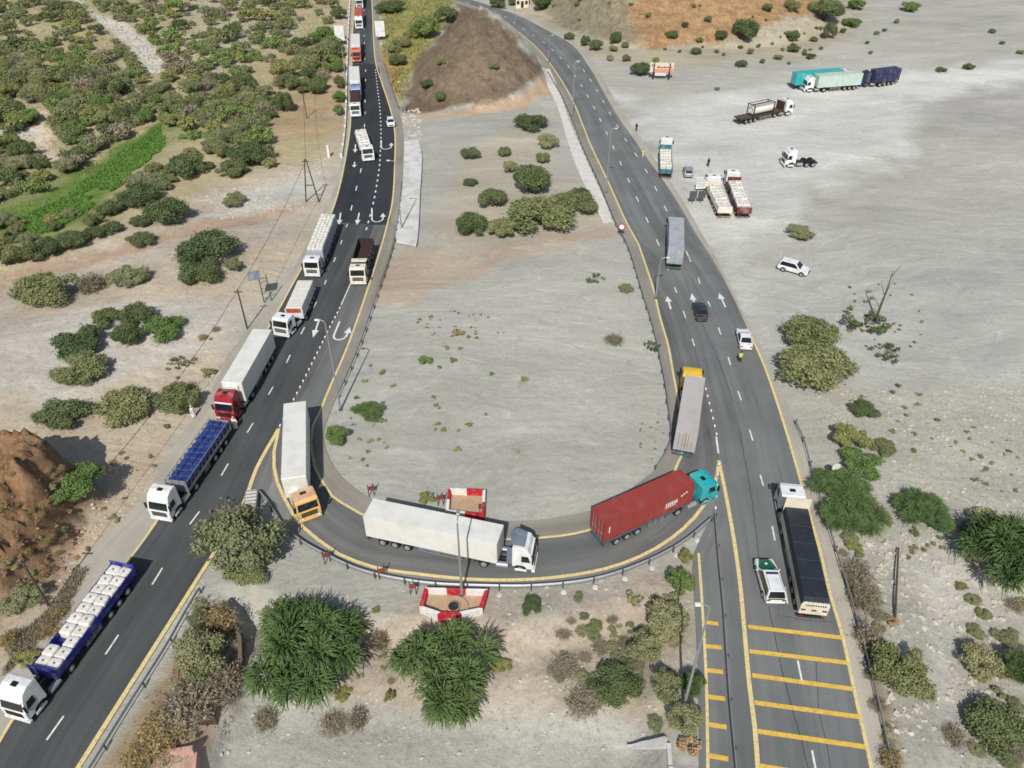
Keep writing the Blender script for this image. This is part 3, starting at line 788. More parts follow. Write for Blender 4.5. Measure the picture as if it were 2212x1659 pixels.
def uturn(cu, cv, s=1.0):
    """hooked U-turn arrow; long leg left, arrow head on the right leg"""
    c = Vector(P(cu, cv)); k = s
    pts = [(-0.95, 3.2), (-0.95, -0.4), (-0.8, -1.0), (-0.4, -1.4), (0.1, -1.4), (0.6, -1.1), (0.85, -0.5), (0.85, 0.3)]
    d = Vector(P(cu, cv - 30)) - c
    if cv > 600: d = Vector(P(762, 640)) - Vector(P(725, 730))
    d.normalize(); n = Vector((d.y, -d.x))
    w_ = [c + n * (x * k) + d * (y * k) for x, y in pts]
    line_sheet(wl, [(p.x, p.y) for p in w_], 0.27, 0.0374)
    e = w_[-1]
    wl.add([((e + n * .55).x, (e + n * .55).y, .0378), ((e - n * .55).x, (e - n * .55).y, .0378), ((e + d * 1.5).x, (e + d * 1.5).y, .0378)], [(0, 1, 2)])
uturn(737, 722); uturn(816, 471, 1.1); uturn(835, 316, 1.2)
tag(wl.build('white_road_markings', M_wl), kind='structure')
M_crack = mat('tar_crack', S(66, 68, 70), 0.9)
ck = MB()
def crack(px, wd=0.07):
    q = spline(W(px), 0.8)
    q = [(x + 0.10 * float(fbm(y * 0.9, x * .3, 3, 5)), y) for x, y in q]
    line_sheet(ck, q, wd, 0.0355)
crack([(1752, 1740), (1745, 1659), (1720, 1560), (1690, 1450), (1668, 1345), (1662, 1310)]); crack([(1640, 1205), (1628, 1110), (1612, 1010), (1598, 930)])
crack([(1585, 870), (1560, 800), (1530, 730), (1500, 660), (1478, 600)]); crack([(1690, 1330), (1740, 1340), (1800, 1344)], 0.05); crack([(1800, 1740), (1790, 1640), (1770, 1540), (1762, 1430)], 0.05)
crack([(1540, 690), (1512, 640), (1494, 600)], 0.05)
tag(ck.build('road_cracks', M_crack), kind='structure')
zg = lambda x, y: float(height(x, y)) + 0.12
def draped_strip(name, Lp, Rp, m, up=0.2, n=60, cols=6):
    """thin concrete slab that follows the ground between two edges"""
    A, _ = resamp(spline(W(Lp)), n); B, _ = resamp(spline(W(Rp)), n)
    vs = []
    for a, b in zip(A, B):
        for c in range(cols + 1):
            q = a + (b - a) * c / cols; vs.append((q[0], q[1], float(height(q[0], q[1])) + up))
    fs = [(i * (cols + 1) + c, i * (cols + 1) + c + 1, (i + 1) * (cols + 1) + c + 1, (i + 1) * (cols + 1) + c) for i in range(n - 1) for c in range(cols)]
    mb = MB(); mb.add(vs, fs); o = mb.build(name, m)
    md = o.modifiers.new('thickness', 'SOLIDIFY'); md.thickness = 0.4; md.offset = -1
    return tag(o, kind='structure')
draped_strip('concrete_apron', [(873, 310), (873, 341), (870, 406), (863, 462), (857, 492), (855, 517), (857, 526)], [(904, 307), (910, 330), (912, 352), (908, 420), (905, 492), (901, 531), (899, 536)], M_concrete)
draped_strip('concrete_apron', [(1170, 152), (1180, 180), (1205, 235), (1229, 318), (1253, 381), (1284, 443), (1302, 483)], [(1187, 149), (1212, 208), (1229, 260), (1275, 365), (1305, 430), (1319, 464), (1322, 478)], M_concrete2)
draped_strip('concrete_apron', [(1364, 1573), (1400, 1577), (1444, 1588)], [(1364, 1577), (1402, 1592), (1442, 1610)], M_concrete, .15, 12, 3)
# ------------------------------------------------------------------ vehicle parts
def _wheel_mesh():
    mb = MB(); mb.cyl((0, -0.15, 0), (0, 0.15, 0), 0.5, 0.5, 18)
    o = mb.build('wheel', M_tyre, bevel=0.04); t = o.data; bpy.data.objects.remove(o)
    mb = MB(); mb.cyl((0, -0.17, 0), (0, 0.17, 0), 0.29, 0.29, 14); mb.cyl((0, -0.2, 0), (0, 0.2, 0), 0.12, 0.1, 8)
    o = mb.build('rim', M_rim); r = o.data; bpy.data.objects.remove(o)
    return t, r
TYRE, RIM = _wheel_mesh()
def wheel(root, M, x, y, r=0.5, wd=1.0):
    o = bpy.data.objects.new('wheel', TYRE); COL.objects.link(o); o.parent = root
    o.matrix_local = M @ Matrix.Translation((x, y, r)) @ Matrix.Diagonal((r / .5, wd, r / .5, 1))
    q = bpy.data.objects.new('rim', RIM); COL.objects.link(q); q.parent = o
def axle(root, M, x, dual=True, half=1.0, r=0.5):
    for s in (-1, 1): wheel(root, M, x, s * (half - (0.12 if dual else 0)), r, 1.75 if dual else 1.0)
I4 = Matrix.Identity(4)
def tractor(root, M, col, high=True, cab=2.15, axles=(-1.4, -5.0), end=-6.0, roofcol=None, visor=None, deflect=False, chm=None, bump=None, hatch=True):
    """cab-over tractor; local origin on the ground under the front bumper, x forward"""
    chm = chm or M_chassis
    top = 3.62 if high else 2.92
    wf = lambda x, z: 1.24 - 0.05 * max(0, z - 1.9)
    if high:
        pr = [(-cab, 0.95), (-cab, top - .12), (-cab + .25, top), (-1.25, top), (-0.62, top - .3), (-0.36, 2.78), (-0.06, 1.72), (0.0, 1.5), (0.0, 0.72), (-0.08, 0.72), (-0.72, 0.72), (-0.86, 1.02), (-1.12, 1.14), (-1.68, 1.14), (-1.92, 0.95)]
    else:
        pr = [(-cab, 0.95), (-cab, top - .12), (-cab + .15, top), (-0.55, top), (-0.3, top - .16), (-0.06, 1.72), (0.0, 1.5), (0.0, 0.72), (-0.08, 0.72), (-0.72, 0.72), (-0.86, 1.02), (-1.12, 1.14), (-1.68, 1.14), (-1.92, 0.95)]
    mb = MB(M); mb.prof(pr, wf); mb.build('cab', col, root, bevel=0.07, seg=2)
    zt = 2.72 if high else 2.70
    xa = -0.37 if high else -0.29
    mb = MB(M); mb.slab((-0.075, 1.06, 1.76), (-0.075, -1.06, 1.76), (xa, -1.02, zt), (xa, 1.02, zt), (0.045, 0, 0.012)); mb.build('windscreen', M_glass, root)
    mb = MB(M); mb.slab((xa - .02, 1.1, zt + .02), (xa - .02, -1.1, zt + .02), (xa + .16, -1.1, zt - .02), (xa + .16, 1.1, zt - .02), (0, 0, .07)); mb.build('sun_visor', visor or col, root)
    for s in (-1, 1):
        mb = MB(M); y = s * 1.235
        mb.slab((-0.34, y, 1.72), (-1.25, y, 1.72), (-1.25, s * 1.2, 2.5), (-0.58, s * 1.2, 2.5), (0, s * .02, 0)); mb.build('side_window', M_glass, root)
        mb = MB(M); mb.box(-0.2, -0.06, s * 1.38 - .12, s * 1.38 + .12, 1.75, 2.5); mb.box(-.18, -.12, min(s * 1.2, s * 1.38), max(s * 1.2, s * 1.38), 2.42, 2.47); mb.build('mirror', M_black, root, bevel=.03)
        mb = MB(M); mb.box(-0.05, 0.09, s * 0.88 - .22, s * 0.88 + .22, 0.58, 0.76); mb.build('headlight', M_light, root, bevel=.02)
        mb = MB(M); mb.cyl((-2.6, s * .93, .62), (-3.75, s * .93, .62), .31, .31, 10); mb.build('fuel_tank', M_steel, root)
        mb = MB(M); mb.box(-1.9, -0.7, s * 1.22 - .05, s * 1.22 + .05, .32, .62); mb.build('step', bump or col, root, bevel=.03)
    mb = MB(M)
    for k in range(4): mb.box(0.0, 0.03, -0.85, 0.85, 0.9 + k * .17, 1.01 + k * .17)
    mb.build('grille', M_black, root)
    mb = MB(M); mb.box(-0.25, 0.10, -1.24, 1.24, 0.32, 0.60); mb.box(-0.2, 0.06, -.6, .6, .60, .8); mb.build('bumper', bump or col, root, bevel=0.05)
    if hatch:
        mb = MB(M); mb.box(-1.5, -1.05, -.3, .3, top - .02, top + .035); mb.build('roof_hatch', M_black, root, bevel=.02)
    if deflect:
        for s in (-1, 1):
            mb = MB(M); mb.slab((-cab, s * 1.22, 1.2), (-cab - .55, s * 1.22, 1.2), (-cab - .5, s * 1.16, top - .15), (-cab, s * 1.16, top - .1), (0, -s * .04, 0)); mb.build('side_deflector', M_greyp, root)
        mb = MB(M); mb.slab((-0.95, .95, top + .03), (-.95, -.95, top + .03), (-cab, -1.12, top + .32), (-cab, 1.12, top + .32), (0, 0, .05)); mb.build('roof_deflector', M_greyp, root)
    mb = MB(M)
    for s in (-1, 1): mb.box(end, -0.9, s * .42 - .06, s * .42 + .06, .72, .98)
    mb.box(-cab - .5, -cab - .1, -.9, .9, .7, 1.25); mb.box(end, end + .1, -1.1, 1.1, .6, .8)
    mb.build('chassis', chm, root)
    axle(root, M, axles[0], False, 1.02)
    for a in axles[1:]:
        axle(root, M, a, True, 1.02)
        for s in (-1, 1):
            mb = MB(M); mb.prof([(a - .62, .75), (a - .5, 1.05), (a - .2, 1.2), (a + .2, 1.2), (a + .5, 1.05), (a + .62, .75), (a + .55, .75), (a, 1.13), (a - .55, .75)], lambda x, z: .3)
            for v in range(len(mb.v) - 18, len(mb.v)):
                mb.v[v] = mb.v[v] + (M.to_3x3() @ Vector((0, s * .9, 0)))
            mb.build('mudguard', M_black, root)
    if len(axles) > 1:
        a = sum(axles[1:]) / len(axles[1:])
        mb = MB(M); mb.cyl((a + .3, 0, .98), (a + .3, 0, 1.1), .5, .5, 12); mb.build('fifth_wheel', M_black, root)
def running_gear(root, L, n=3, fm=None, M=I4, z=1.15, legs=True):
    fm = fm or M_chassis
    mb = MB(M)
    for s in (-1, 1): mb.box(-L / 2 + .1, L / 2 - .3, s * .5 - .07, s * .5 + .07, z - .32, z - .012)
    for k in range(8):
        x = -L / 2 + .5 + k * (L - 1) / 7
        mb.box(x - .05, x + .05, -1.1, 1.1, z - .16, z - .014)
    mb.build('trailer_frame', fm, root)
    for k in range(n): axle(root, M, -L / 2 + 1.7 + 1.32 * k, True, 1.05, .5)
    mb = MB(M); mb.box(-L / 2 + .05, -L / 2 + .2, -1.2, 1.2, .5, .68); mb.build('rear_bumper', fm, root, bevel=.02)
    for s in (-1, 1):
        mb = MB(M); mb.box(-L / 2 + .02, -L / 2 + .06, s * .95 - .2, s * .95 + .2, .72, .86); mb.build('tail_light', M_tail, root)
        if legs:
            mb = MB(M); mb.box(L / 2 - 3.1, L / 2 - 2.95, s * .7 - .07, s * .7 + .07, .25, z - .3); mb.box(L / 2 - 3.2, L / 2 - 2.85, s * .7 - .15, s * .7 + .15, .2, .25); mb.build('landing_leg', M_steel_dark, root)
            mb = MB(M)
            for zz in (.55, .85): mb.box(-L / 2 + 5.6, L / 2 - 3.6, s * 1.2 - .02, s * 1.2 + .02, zz, zz + .11)
            for k in range(3):
                x = -L / 2 + 5.8 + k * (L - 9.6) / 2.2; mb.box(x, x + .08, s * 1.2 - .03, s * 1.2 + .03, .5, z - .03)
            mb.build('side_guard', M_steel, root)
def box_body(root, L, skin, z0=1.15, z1=4.0, wd=2.55, frame=None):
    mb = MB(); mb.box(-L / 2, L / 2, -wd / 2, wd / 2, z0, z1); mb.build('trailer_body', skin, root, bevel=0.05)
    fr = frame or M_steel
    mb = MB()
    for s in (-1, 1):
        y = s * wd / 2
        mb.box(-L / 2 + .02, L / 2 - .02, y - .012 * s - .02, y - .012 * s + .02, z0 + .003, z0 + .14)
        mb.box(-L / 2 + .02, L / 2 - .02, y - .012 * s - .018, y - .012 * s + .018, z1 - .12, z1 - .004)
    for k in range(1, 10):
        x = -L / 2 + k * L / 10
        for s in (-1, 1): mb.box(x - .02, x + .02, s * (wd / 2 - .01) - .013, s * (wd / 2 - .01) + .013, z0 + .15, z1 - .13)
    mb.build('body_rail', skin, root)
    mb = MB(); x = -L / 2
    mb.box(x - .03, x - .003, -wd / 2 + .08, -.02, z0 + .1, z1 - .1); mb.box(x - .03, x - .003, .02, wd / 2 - .08, z0 + .1, z1 - .1)
    mb.build('rear_door', skin, root, bevel=.01)
    mb = MB()
    for y in (-.75, -.3, .3, .75): mb.cyl((x - .05, y, z0 + .15), (x - .05, y, z1 - .15), .022, .022, 6)
    mb.build('door_bar', fr, root)
def front_unit(root, z1, L, wd=2.2):
    mb = MB(); mb.box(L / 2 + .005, L / 2 + .32, -.8, .8, z1 - 1.35, z1 - .3); mb.build('cooling_unit', M_white, root, bevel=.06)
    mb = MB(); mb.box(L / 2 + .325, L / 2 + .34, -.6, .6, z1 - 1.2, z1 - .75); mb.build('cooling_grille', M_black, root)

def place(front, rear, z):
    """ground pose of a body whose roof centre line runs between two seen points at height z"""
    a, b = Vector(P(*front, z)), Vector(P(*rear, z))
    d = a - b
    return (a + b) / 2, math.atan2(d.y, d.x), d.length
def artic(front, rear, z, label, cabpx=None, cabz=1.0, L=None, hang=1.3, maxyaw=1.3, dist=None, group='articulated lorries', cat='lorry', name='articulated_lorry', gap=4.5, ground=0.04):
    c, rz, l0 = place(front, rear, z)
    L = L or l0
    if L != l0:
        pass
    gz = float(height(c.x, c.y)); gz = max(gz, 0.035) if abs(gz) < 0.2 else gz + .02
    root = empty(name, (c.x, c.y, gz), rz, label, cat, group)
    K = Vector((L / 2 - hang, 0))
    yaw, d = 0.0, gap
    if cabpx:
        q = Vector(P(*cabpx, cabz)) - c
        q = Vector((q.x * math.cos(rz) + q.y * math.sin(rz), -q.x * math.sin(rz) + q.y * math.cos(rz))) - K
        yaw = max(-maxyaw, min(maxyaw, math.atan2(q.y, q.x))); d = max(4.1, min(5.2, q.length))
        if dist: d = dist
    M = Matrix.Translation((K.x + d * math.cos(yaw), d * math.sin(yaw), 0)) @ Matrix.Rotation(yaw, 4, 'Z')
    return root, L, M, d
def loc2w(root, x, y, z):
    c, s = math.cos(root.rotation_euler.z), math.sin(root.rotation_euler.z)
    return Vector((root.location.x + c * x - s * y, root.location.y + s * x + c * y, root.location.z + z))

# ------------------------------------------------------------------ things carried: bags, crates, containers
def make_bag():
    mb = MB(); mb.box(-.52, .52, -.52, .52, 0, .95)
    b = mb.build('bulk_bag', M_bag, bevel=.13, smooth=True, seg=2)
    mb = MB(); mb.cyl((0, 0, .93), (0.03, 0.02, 1.06), .11, .07, 7)
    mb.build('spout', M_bagtie, b)
    return b
BAG = make_bag(); BAG_used = [False]
def bag(root, x, y, z, label, group, s=(1, 1, 1)):
    o = BAG if not BAG_used[0] else copy_tree(BAG)
    BAG_used[0] = True
    o.location = loc2w(root, x + random.uniform(-.03, .03), y + random.uniform(-.03, .03), z)
    o.rotation_euler = (random.uniform(-.06, .06), random.uniform(-.06, .06), root.rotation_euler.z + random.uniform(-.1, .1))
    o.scale = s
    return tag(o, label, 'bulk bag', group)
def bags(root, x0, x1, n, z, label, group, rows=(-.56, .56), s=1.0, skip=()):
    for i in range(n):
        for j, y in enumerate(rows):
            if (i, j) in skip: continue
            bag(root, x0 + (x1 - x0) * i / max(1, n - 1), y, z, label, group, (s * 1.11, s * 1.08, s * random.uniform(.86, 1.1)))
def container(root, L, col, z0, label, group=None, H=2.6, letters=None, x0=0.0):
    o = empty('shipping_container', loc2w(root, x0, 0, z0), root.rotation_euler.z, label, 'container', group)
    wd = 2.44
    mb = MB(); y0 = wd / 2 - .03
    n = int(L / .28); vs = []
    xs = np.linspace(-L / 2 + .1, L / 2 - .1, n * 4 + 1)
    for s in (-1, 1):
        b_ = len(mb.v); pv = []
        for i, x in enumerate(xs):
            dep = (0, 0, .036, .036)[i % 4]
            pv += [(x, s * (y0 - dep), .14), (x, s * (y0 - dep), H - .1)]
        mb.add(pv, [(2 * i, 2 * i + 2, 2 * i + 3, 2 * i + 1) for i in range(len(xs) - 1)])
    pv = []
    for i, x in enumerate(xs):
        dep = (0, 0, .01, .01)[i % 4]
        pv += [(x, -y0, H - .03 - dep), (x, y0, H - .03 - dep)]
    mb.add(pv, [(2 * i, 2 * i + 2, 2 * i + 3, 2 * i + 1) for i in range(len(xs) - 1)])
    mb.box(L / 2 - .1, L / 2 - .04, -y0, y0, .1, H - .05)
    mb.box(-L / 2 + .1, L / 2 - .1, -y0, y0, .03, .14)
    mb.build('container_wall', col, o)
    mb = MB()
    for sx in (-1, 1):
        for sy in (-1, 1):
            x, y = sx * (L / 2 - .08), sy * (wd / 2 - .08)
            mb.box(x - .08, x + .08, y - .08, y + .08, 0, H)
        x = sx * (L / 2 - .07)
        mb.box(x - .065, x + .065, -wd / 2 + .162, wd / 2 - .162, H - .12, H - .005); mb.box(x - .065, x + .065, -wd / 2 + .162, wd / 2 - .162, .005, .13)
    for sy in (-1, 1):
        y = sy * (wd / 2 - .05)
        mb.box(-L / 2 + .162, L / 2 - .162, y - .045, y + .045, H - .11, H - .004); mb.box(-L / 2 + .162, L / 2 - .162, y - .045, y + .045, .004, .14)
    mb.build('container_frame', col, o)
    for s in (-1, 1):
        mb = MB(); mb.box(-L / 2 - .02, -L / 2 + .04, min(.02 * s, s * 1.05), max(.02 * s, s * 1.05), .15, H - .14)
        dr = mb.build('container_door', col, o, bevel=.01)
        mb = MB()
        for y in (.3, .75): mb.cyl((-L / 2 - .05, s * y, .12), (-L / 2 - .05, s * y, H - .1), .025, .025, 6)
        for y in (.3, .75): mb.box(-L / 2 - .08, -L / 2 - .022, s * y - .12, s * y + .12, 1.0, 1.06)
        mb.build('lock_bar', M_steel, dr)
    if letters:
        mb = MB()
        for (x, z, a, h, s) in letters:
            mb.box(x - a / 2, x + a / 2, s * (y0 + .0) - .012, s * (y0 + .0) + .012, z - h / 2, z + h / 2)
        mb.build('painted_mark', M_white, o)
    return o
def skeletal(root, L, fm):
    running_gear(root, L, 3, fm, z=1.3)
    mb = MB()
    for x in (-L / 2 + .15, -1.2, 1.2, L / 2 - .3): mb.box(x - .1, x + .1, -1.2, 1.2, 1.13, 1.29)
    for s in (-1, 1): mb.box(-L / 2 + .05, L / 2 - .1, s * 1.12 - .04, s * 1.12 + .04, 1.02, 1.12)
    mb.build('cross_member', fm, root)
def side_bed(root, L, colr, z=1.25, h=0.6, head=1.2, tail=None, posts=True, wd=2.5, floor=None):
    mb = MB(); mb.box(-L / 2, L / 2, -wd / 2, wd / 2, z - .1, z); mb.build('load_bed', floor or colr, root)
    for s in (-1, 1):
        mb = MB(); y = s * (wd / 2 - .03)
        mb.box(-L / 2 + .06, L / 2 - .06, y - .025, y + .025, z + .003, z + h)
        n = int(L / 1.3)
        if posts:
            for k in range(n + 1):
                x = -L / 2 + .08 + k * (L - .16) / n
                mb.box(x - .05, x + .05, y + s * .027 - .02, y + s * .027 + .02, z - .12, z + h + .03)
        mb.build('side_board', colr, root)
    mb = MB(); mb.box(L / 2 - .06, L / 2, -wd / 2, wd / 2, z + .002, z + head)
    for y in (-1.1, -.4, .4, 1.1): mb.box(L / 2 + .002, L / 2 + .07, y - .05, y + .05, z - .1, z + head)
    mb.build('headboard', colr, root)
    t = tail if tail is not None else h
    mb = MB(); mb.box(-L / 2, -L / 2 + .06, -wd / 2, wd / 2, z + .002, z + t); mb.build('tailboard', colr, root, bevel=.01)

# ------------------------------------------------------------------ the lorries
G = 'articulated lorries in the jam'
# queue on the left road
root, L, M, d = artic((85, 1443), (261, 1214), 2.55, 'white high cab lorry with royal blue dropside trailer of white bags at bottom left', (36, 1548), 0.8, group=G)
tractor(root, M, M_white); running_gear(root, L, 3, M_blue)
side_bed(root, L, M_blue, 1.25, .75, 1.35, 1.25)
nb = max(2, round((L - .5) / 1.06)); bags(root, -L / 2 + .68, L / 2 - .85, nb, 1.26, 'white bulk bag with dark spout loaded on the royal blue trailer at bottom left', 'white bulk bags on the royal blue trailer', s=.95, rows=(-.58, .58), skip=((nb - 3, 0),))
root, L, M, d = artic((378, 1042), (473, 906), 2.5, 'white cab lorry pulling stake trailer packed with blue plastic crates', (349, 1121), 0.5, group=G)
tractor(root, M, M_white); running_gear(root, L, 3)
side_bed(root, L, M_steel, 1.25, .28, 1.5, 1.2)
mb = MB()
for s in (-1, 1):
    y = s * 1.21
    n = 12
    for k in range(n + 1):
        x = -L / 2 + .1 + k * (L - .2) / n; mb.box(x - .03, x + .03, y - .025, y + .025, 1.56, 2.5)
        if k < n: mb.tube([(x, y, 1.6), (x + (L - .2) / n, y, 2.45)], .025, 5)
    mb.box(-L / 2 + .1, L / 2 - .1, y - .03, y + .03, 2.503, 2.56)
mb.build('stake_side', M_steel, root)
def make_crate():
    mb = MB(); mb.box(-.36, .36, -.36, .36, 0, 1.1)
    for k in range(4): mb.box(-.38, .38, -.38, .38, .1 + k * .28, .16 + k * .28)
    c = mb.build('plastic_crate', M_bluecr, bevel=.03)
    mb = MB(); mb.box(-.28, .28, -.28, .28, 1.101, 1.13); mb.build('crate_lid', M_bluecr, c, bevel=.02)
    return c
CR = make_crate(); first = True
ncr = int((L - .6) / .82)
for i in range(ncr):
    for y in (-.78, 0, .78):
        c = CR if first else copy_tree(CR); first = False
        c.location = loc2w(root, -L / 2 + .55 + i * (L - 1.1) / (ncr - 1) + random.uniform(-.02, .02), y, 1.27)
        c.rotation_euler = (0, 0, root.rotation_euler.z + random.uniform(-.04, .04)); c.scale = (.98, .98, random.uniform(.92, 1.05))
        tag(c, 'blue plastic crate packed inside the steel stake trailer', 'crate', 'blue crates on the stake trailer')
root, L, M, d = artic((499.4, 827), (567, 711.3), 4.0, 'dark red cab lorry with tall plain white box trailer queuing on left road', (491, 897), 0.8, group=G)
tractor(root, M, M_red, visor=M_white); running_gear(root, L, 3); box_body(root, L, M_boxw); front_unit(root, 4.0, L)
root, L, M, d = artic((633.4, 667), (660, 603), 2.8, 'white cab lorry with low trailer of white sheeted pallets in three blocks', (608, 724), 0.5, group=G)
tractor(root, M, M_white, high=False); running_gear(root, L, 3); side_bed(root, L, M_white, 1.25, .35, 1.5)
mb = MB(); mb.box(L / 2 + .08, L / 2 + .14, -1.0, 1.0, 2.2, 2.85); mb.build('headboard_sign', M_orange, root)
for k in range(3):
    a = -L / 2 + .15 + k * (L - .3) / 3; mb = MB()
    mb.box(a + .05, a + (L - .3) / 3 - .05, -1.15, 1.15, 1.26, 2.72 + .06 * k)
    o = mb.build('sheeted_pallet', M_tarpw, bevel=.12, seg=2); o.location = root.location; o.rotation_euler = root.rotation_euler
    tag(o, ('rear', 'middle', 'front')[k] + ' block of white sheeted pallets on the low trailer', 'pallet', 'white sheeted pallet blocks')
root, L, M, d = artic((678.7, 537.4), (708.7, 461.2), 3.7, 'white low cab lorry with tall grey sided trailer heaped with white sacks', (676, 593), 0.5, group=G)
tractor(root, M, M_white, high=False); running_gear(root, L, 3)
mb = MB(); mb.box(-L / 2, L / 2, -1.25, 1.25, 1.15, 3.3); mb.build('trailer_body', M_boxgrey, root, bevel=.04)
mb = MB()
for i in range(int(L / .62)):
    for j in range(4):
        x = -L / 2 + .35 + i * .62; y = -.9 + j * .6
        mb.box(x - .3, x + .3, y - .29, y + .29, 3.28, 3.55 + random.uniform(0, .2))
mb.build('sack_load', M_bag, root, bevel=.07)
# tipper
def rigid(front, rear, z, cabpx, cabz, label, col, bed, cat='lorry', name='rigid_lorry', high=False, group='rigid lorries', L=None):
    c, rz, l0 = place(front, rear, z); L = L or l0
    root = empty(name, (c.x, c.y, 0.035), rz, label, cat, group)
    if cabpx:
        q = Vector(P(*cabpx, cabz)) - c; f = q.x * math.cos(rz) + q.y * math.sin(rz)
        f = max(L / 2 + 2.1, min(f, L / 2 + 3.4))
    else: f = L / 2 + 2.4
    M = Matrix.Translation((f, 0, 0))
    ax = -f - L / 2 + 1.3
    tractor(root, M, col, high=high, cab=1.95, axles=(-1.35, ax + 1.35, ax), end=-f - L / 2 + .1, bump=None)
    return root, L, M
root, L, M = rigid((777, 561.8), (790.3, 513.9), 2.7, (770, 615), 0.5, 'cream cab tipper truck with empty rusty brown open bed in second lane', M_cream, None, name='tipper_truck', cat='tipper', group='rigid lorries')
mb = MB(); zb = 1.25
mb.box(-L / 2, L / 2, -1.25, 1.25, zb - .1, zb + .05)
for s in (-1, 1): mb.box(-L / 2, L / 2, s * 1.22 - .04, s * 1.22 + .04, zb + .052, 2.7)
mb.box(-L / 2 + .002, -L / 2 + .08, -1.178, 1.178, zb + .053, 2.6); mb.box(L / 2 - .08, L / 2 - .002, -1.178, 1.178, zb + .053, 2.95)
mb.build('tipper_bed', M_brown, root)
mb = MB(); mb.box(L / 2 + .01, L / 2 + .75, -1.2, 1.2, 2.88, 2.98); mb.box(L / 2 + .2, L / 2 + .9, -.1, .12, 2.985, 3.05); mb.build('cab_guard', M_cream, root, bevel=.02)
mb = MB(); mb.box(L / 2 + 1.0, L / 2 + 1.12, -1.1, 1.1, 2.93, 3.1); mb.build('roof_light_bar', M_light, root)
for s in (-1, 1):
    mb = MB()
    for k in range(6): x = -L / 2 + .4 + k * (L - .8) / 5; mb.box(x - .06, x + .06, s * 1.29 - .029, s * 1.29 + .029, zb, 2.68)
    mb.build('bed_rib', M_greyp, root)
root, L, M = rigid((791, 313.8), (777.5, 273.5), 2.8, (798.5, 336), 0.5, 'white rigid lorry slanting across two lanes with white bag load', M_white, None)
side_bed(root, L, M_white, 1.25, .5, 1.4)
bags(root, -L / 2 + .7, L / 2 - .7, max(3, int(L / 1.15)), 1.26, 'white bulk bag on the lorry slanting across the upper left road', 'white bags on the slanting lorry', s=1.05)
root, L, M, d = artic((766.2, 215), (766, 197), 2.5, 'white cab lorry with low brown load, fifth in the far queue', None, 0.5, group=G, L=11)
tractor(root, M, M_white, high=False); running_gear(root, L, 3); side_bed(root, L, M_cream, 1.25, .5, 1.3)
mb = MB(); mb.box(-L / 2 + .2, L / 2 - .3, -1.15, 1.15, 1.26, 2.4); mb.build('brown_load', M_brown, root, bevel=.1)
root, L, M, d = artic((766, 171.6), (764.5, 146), 4.0, 'pale blue cab lorry with white box trailer in the far queue', None, 0.5, group=G, L=12.5)
tractor(root, M, paint('pale_blue_paint', 96, 118, 168), visor=M_white, roofcol=None); running_gear(root, L, 3); box_body(root, L, M_boxw); front_unit(root, 4.0, L)
root, L, M, d = artic((767.6, 97), (767, 73), 4.0, 'bright orange red cab lorry with white box trailer in the far queue', None, 0.5, group=G, L=12.5)
tractor(root, M, M_orange); running_gear(root, L, 3); box_body(root, L, M_boxw)
root, L, M, d = artic((773.8, 36), (774.5, 12), 3.5, 'white cab lorry with open brick red trailer in the far queue', None, 0.5, group=G, L=12.5)
tractor(root, M, M_white); running_gear(root, L, 3); box_body(root, L, M_orange, z1=3.4)
root, L, M, d = artic((774.3, -8), (775, -30), 4.0, 'white cab lorry with pale teal visor cut off by top edge', None, 0.5, group=G, L=12.5)
tractor(root, M, M_white, visor=M_teal); running_gear(root, L, 3); box_body(root, L, M_palegreen)
# lorries turning round the bend
root, L, M, d = artic((634, 1032), (636.7, 869), 4.0, 'lorry with amber yellow and white cab and white box trailer entering the bend', (671, 1118), 0.6, group='lorries turning round the bend')
tractor(root, M, M_amber, high=False, bump=M_amber, hatch=False); running_gear(root, L, 3); box_body(root, L, M_boxw)
mb = MB(M); mb.box(-2.05, -.5, -1.1, 1.1, 2.9, 2.96); mb.build('faded_roof_panel', mat('faded_roof', S(226, 196, 160), .6, col2=S(200, 140, 110), scale=1.5), root, bevel=.02)
mb = MB(M); mb.box(-1.6, -1.2, -.35, .3, 2.962, 3.02); mb.build('roof_hatch', M_chassis, root, bevel=.02)
mb = MB(M); mb.box(-3.1, -2.3, -1.25, -.2, .8, 2.3); mb.build('side_locker', M_white, root, bevel=.05)
root, L, M, d = artic((1080.7, 1155.5), (794.7, 1096.5), 4.0, 'white cab lorry with grey deflectors and long white box trailer mid bend', (1157, 1204), 1.2, group='lorries turning round the bend')
tractor(root, M, M_white, deflect=True); running_gear(root, L, 3, M_chassis); box_body(root, L, M_boxw)
mb = MB(); mb.box(-L / 2 + 5.6, -L / 2 + 7.6, -1.15, -.6, .45, .95); mb.build('pallet_box', M_blue, root, bevel=.03)
root, L, M, d = artic((1486, 1028.5), (1293, 1115), 4.15, 'teal cab lorry with teal chassis carrying a red container in the bend', (1536, 1040), 1.9, group='lorries turning round the bend')
tractor(root, M, M_teal, high=False, chm=M_chassis_teal); skeletal(root, L, M_chassis_teal)
lt = [(L / 2 - 1.0 - k * .3, 2.0 - .12 * k, .22, .2, -1) for k in range(3)] + [(L / 2 - 2.2 - k * .27, 1.3, .16, .5, -1) for k in range(6)] + [(-L / 2 + .6, 1.6, .12, .9, -1), (L / 2 - 3.0, .9, 1.4, .07, -1)]
container(root, L, M_contred, 1.31, 'oxide red corrugated container on the teal lorry chassis', letters=lt, H=2.85)
root, L, M, d = artic((1502, 813), (1484, 934), 4.15, 'bright yellow cab lorry leaving the bend with a grey container', (1496, 791), 2.9, group='lorries turning round the bend')
tractor(root, M, M_yellow, high=False, chm=M_chassis_teal); skeletal(root, L, M_chassis_teal)
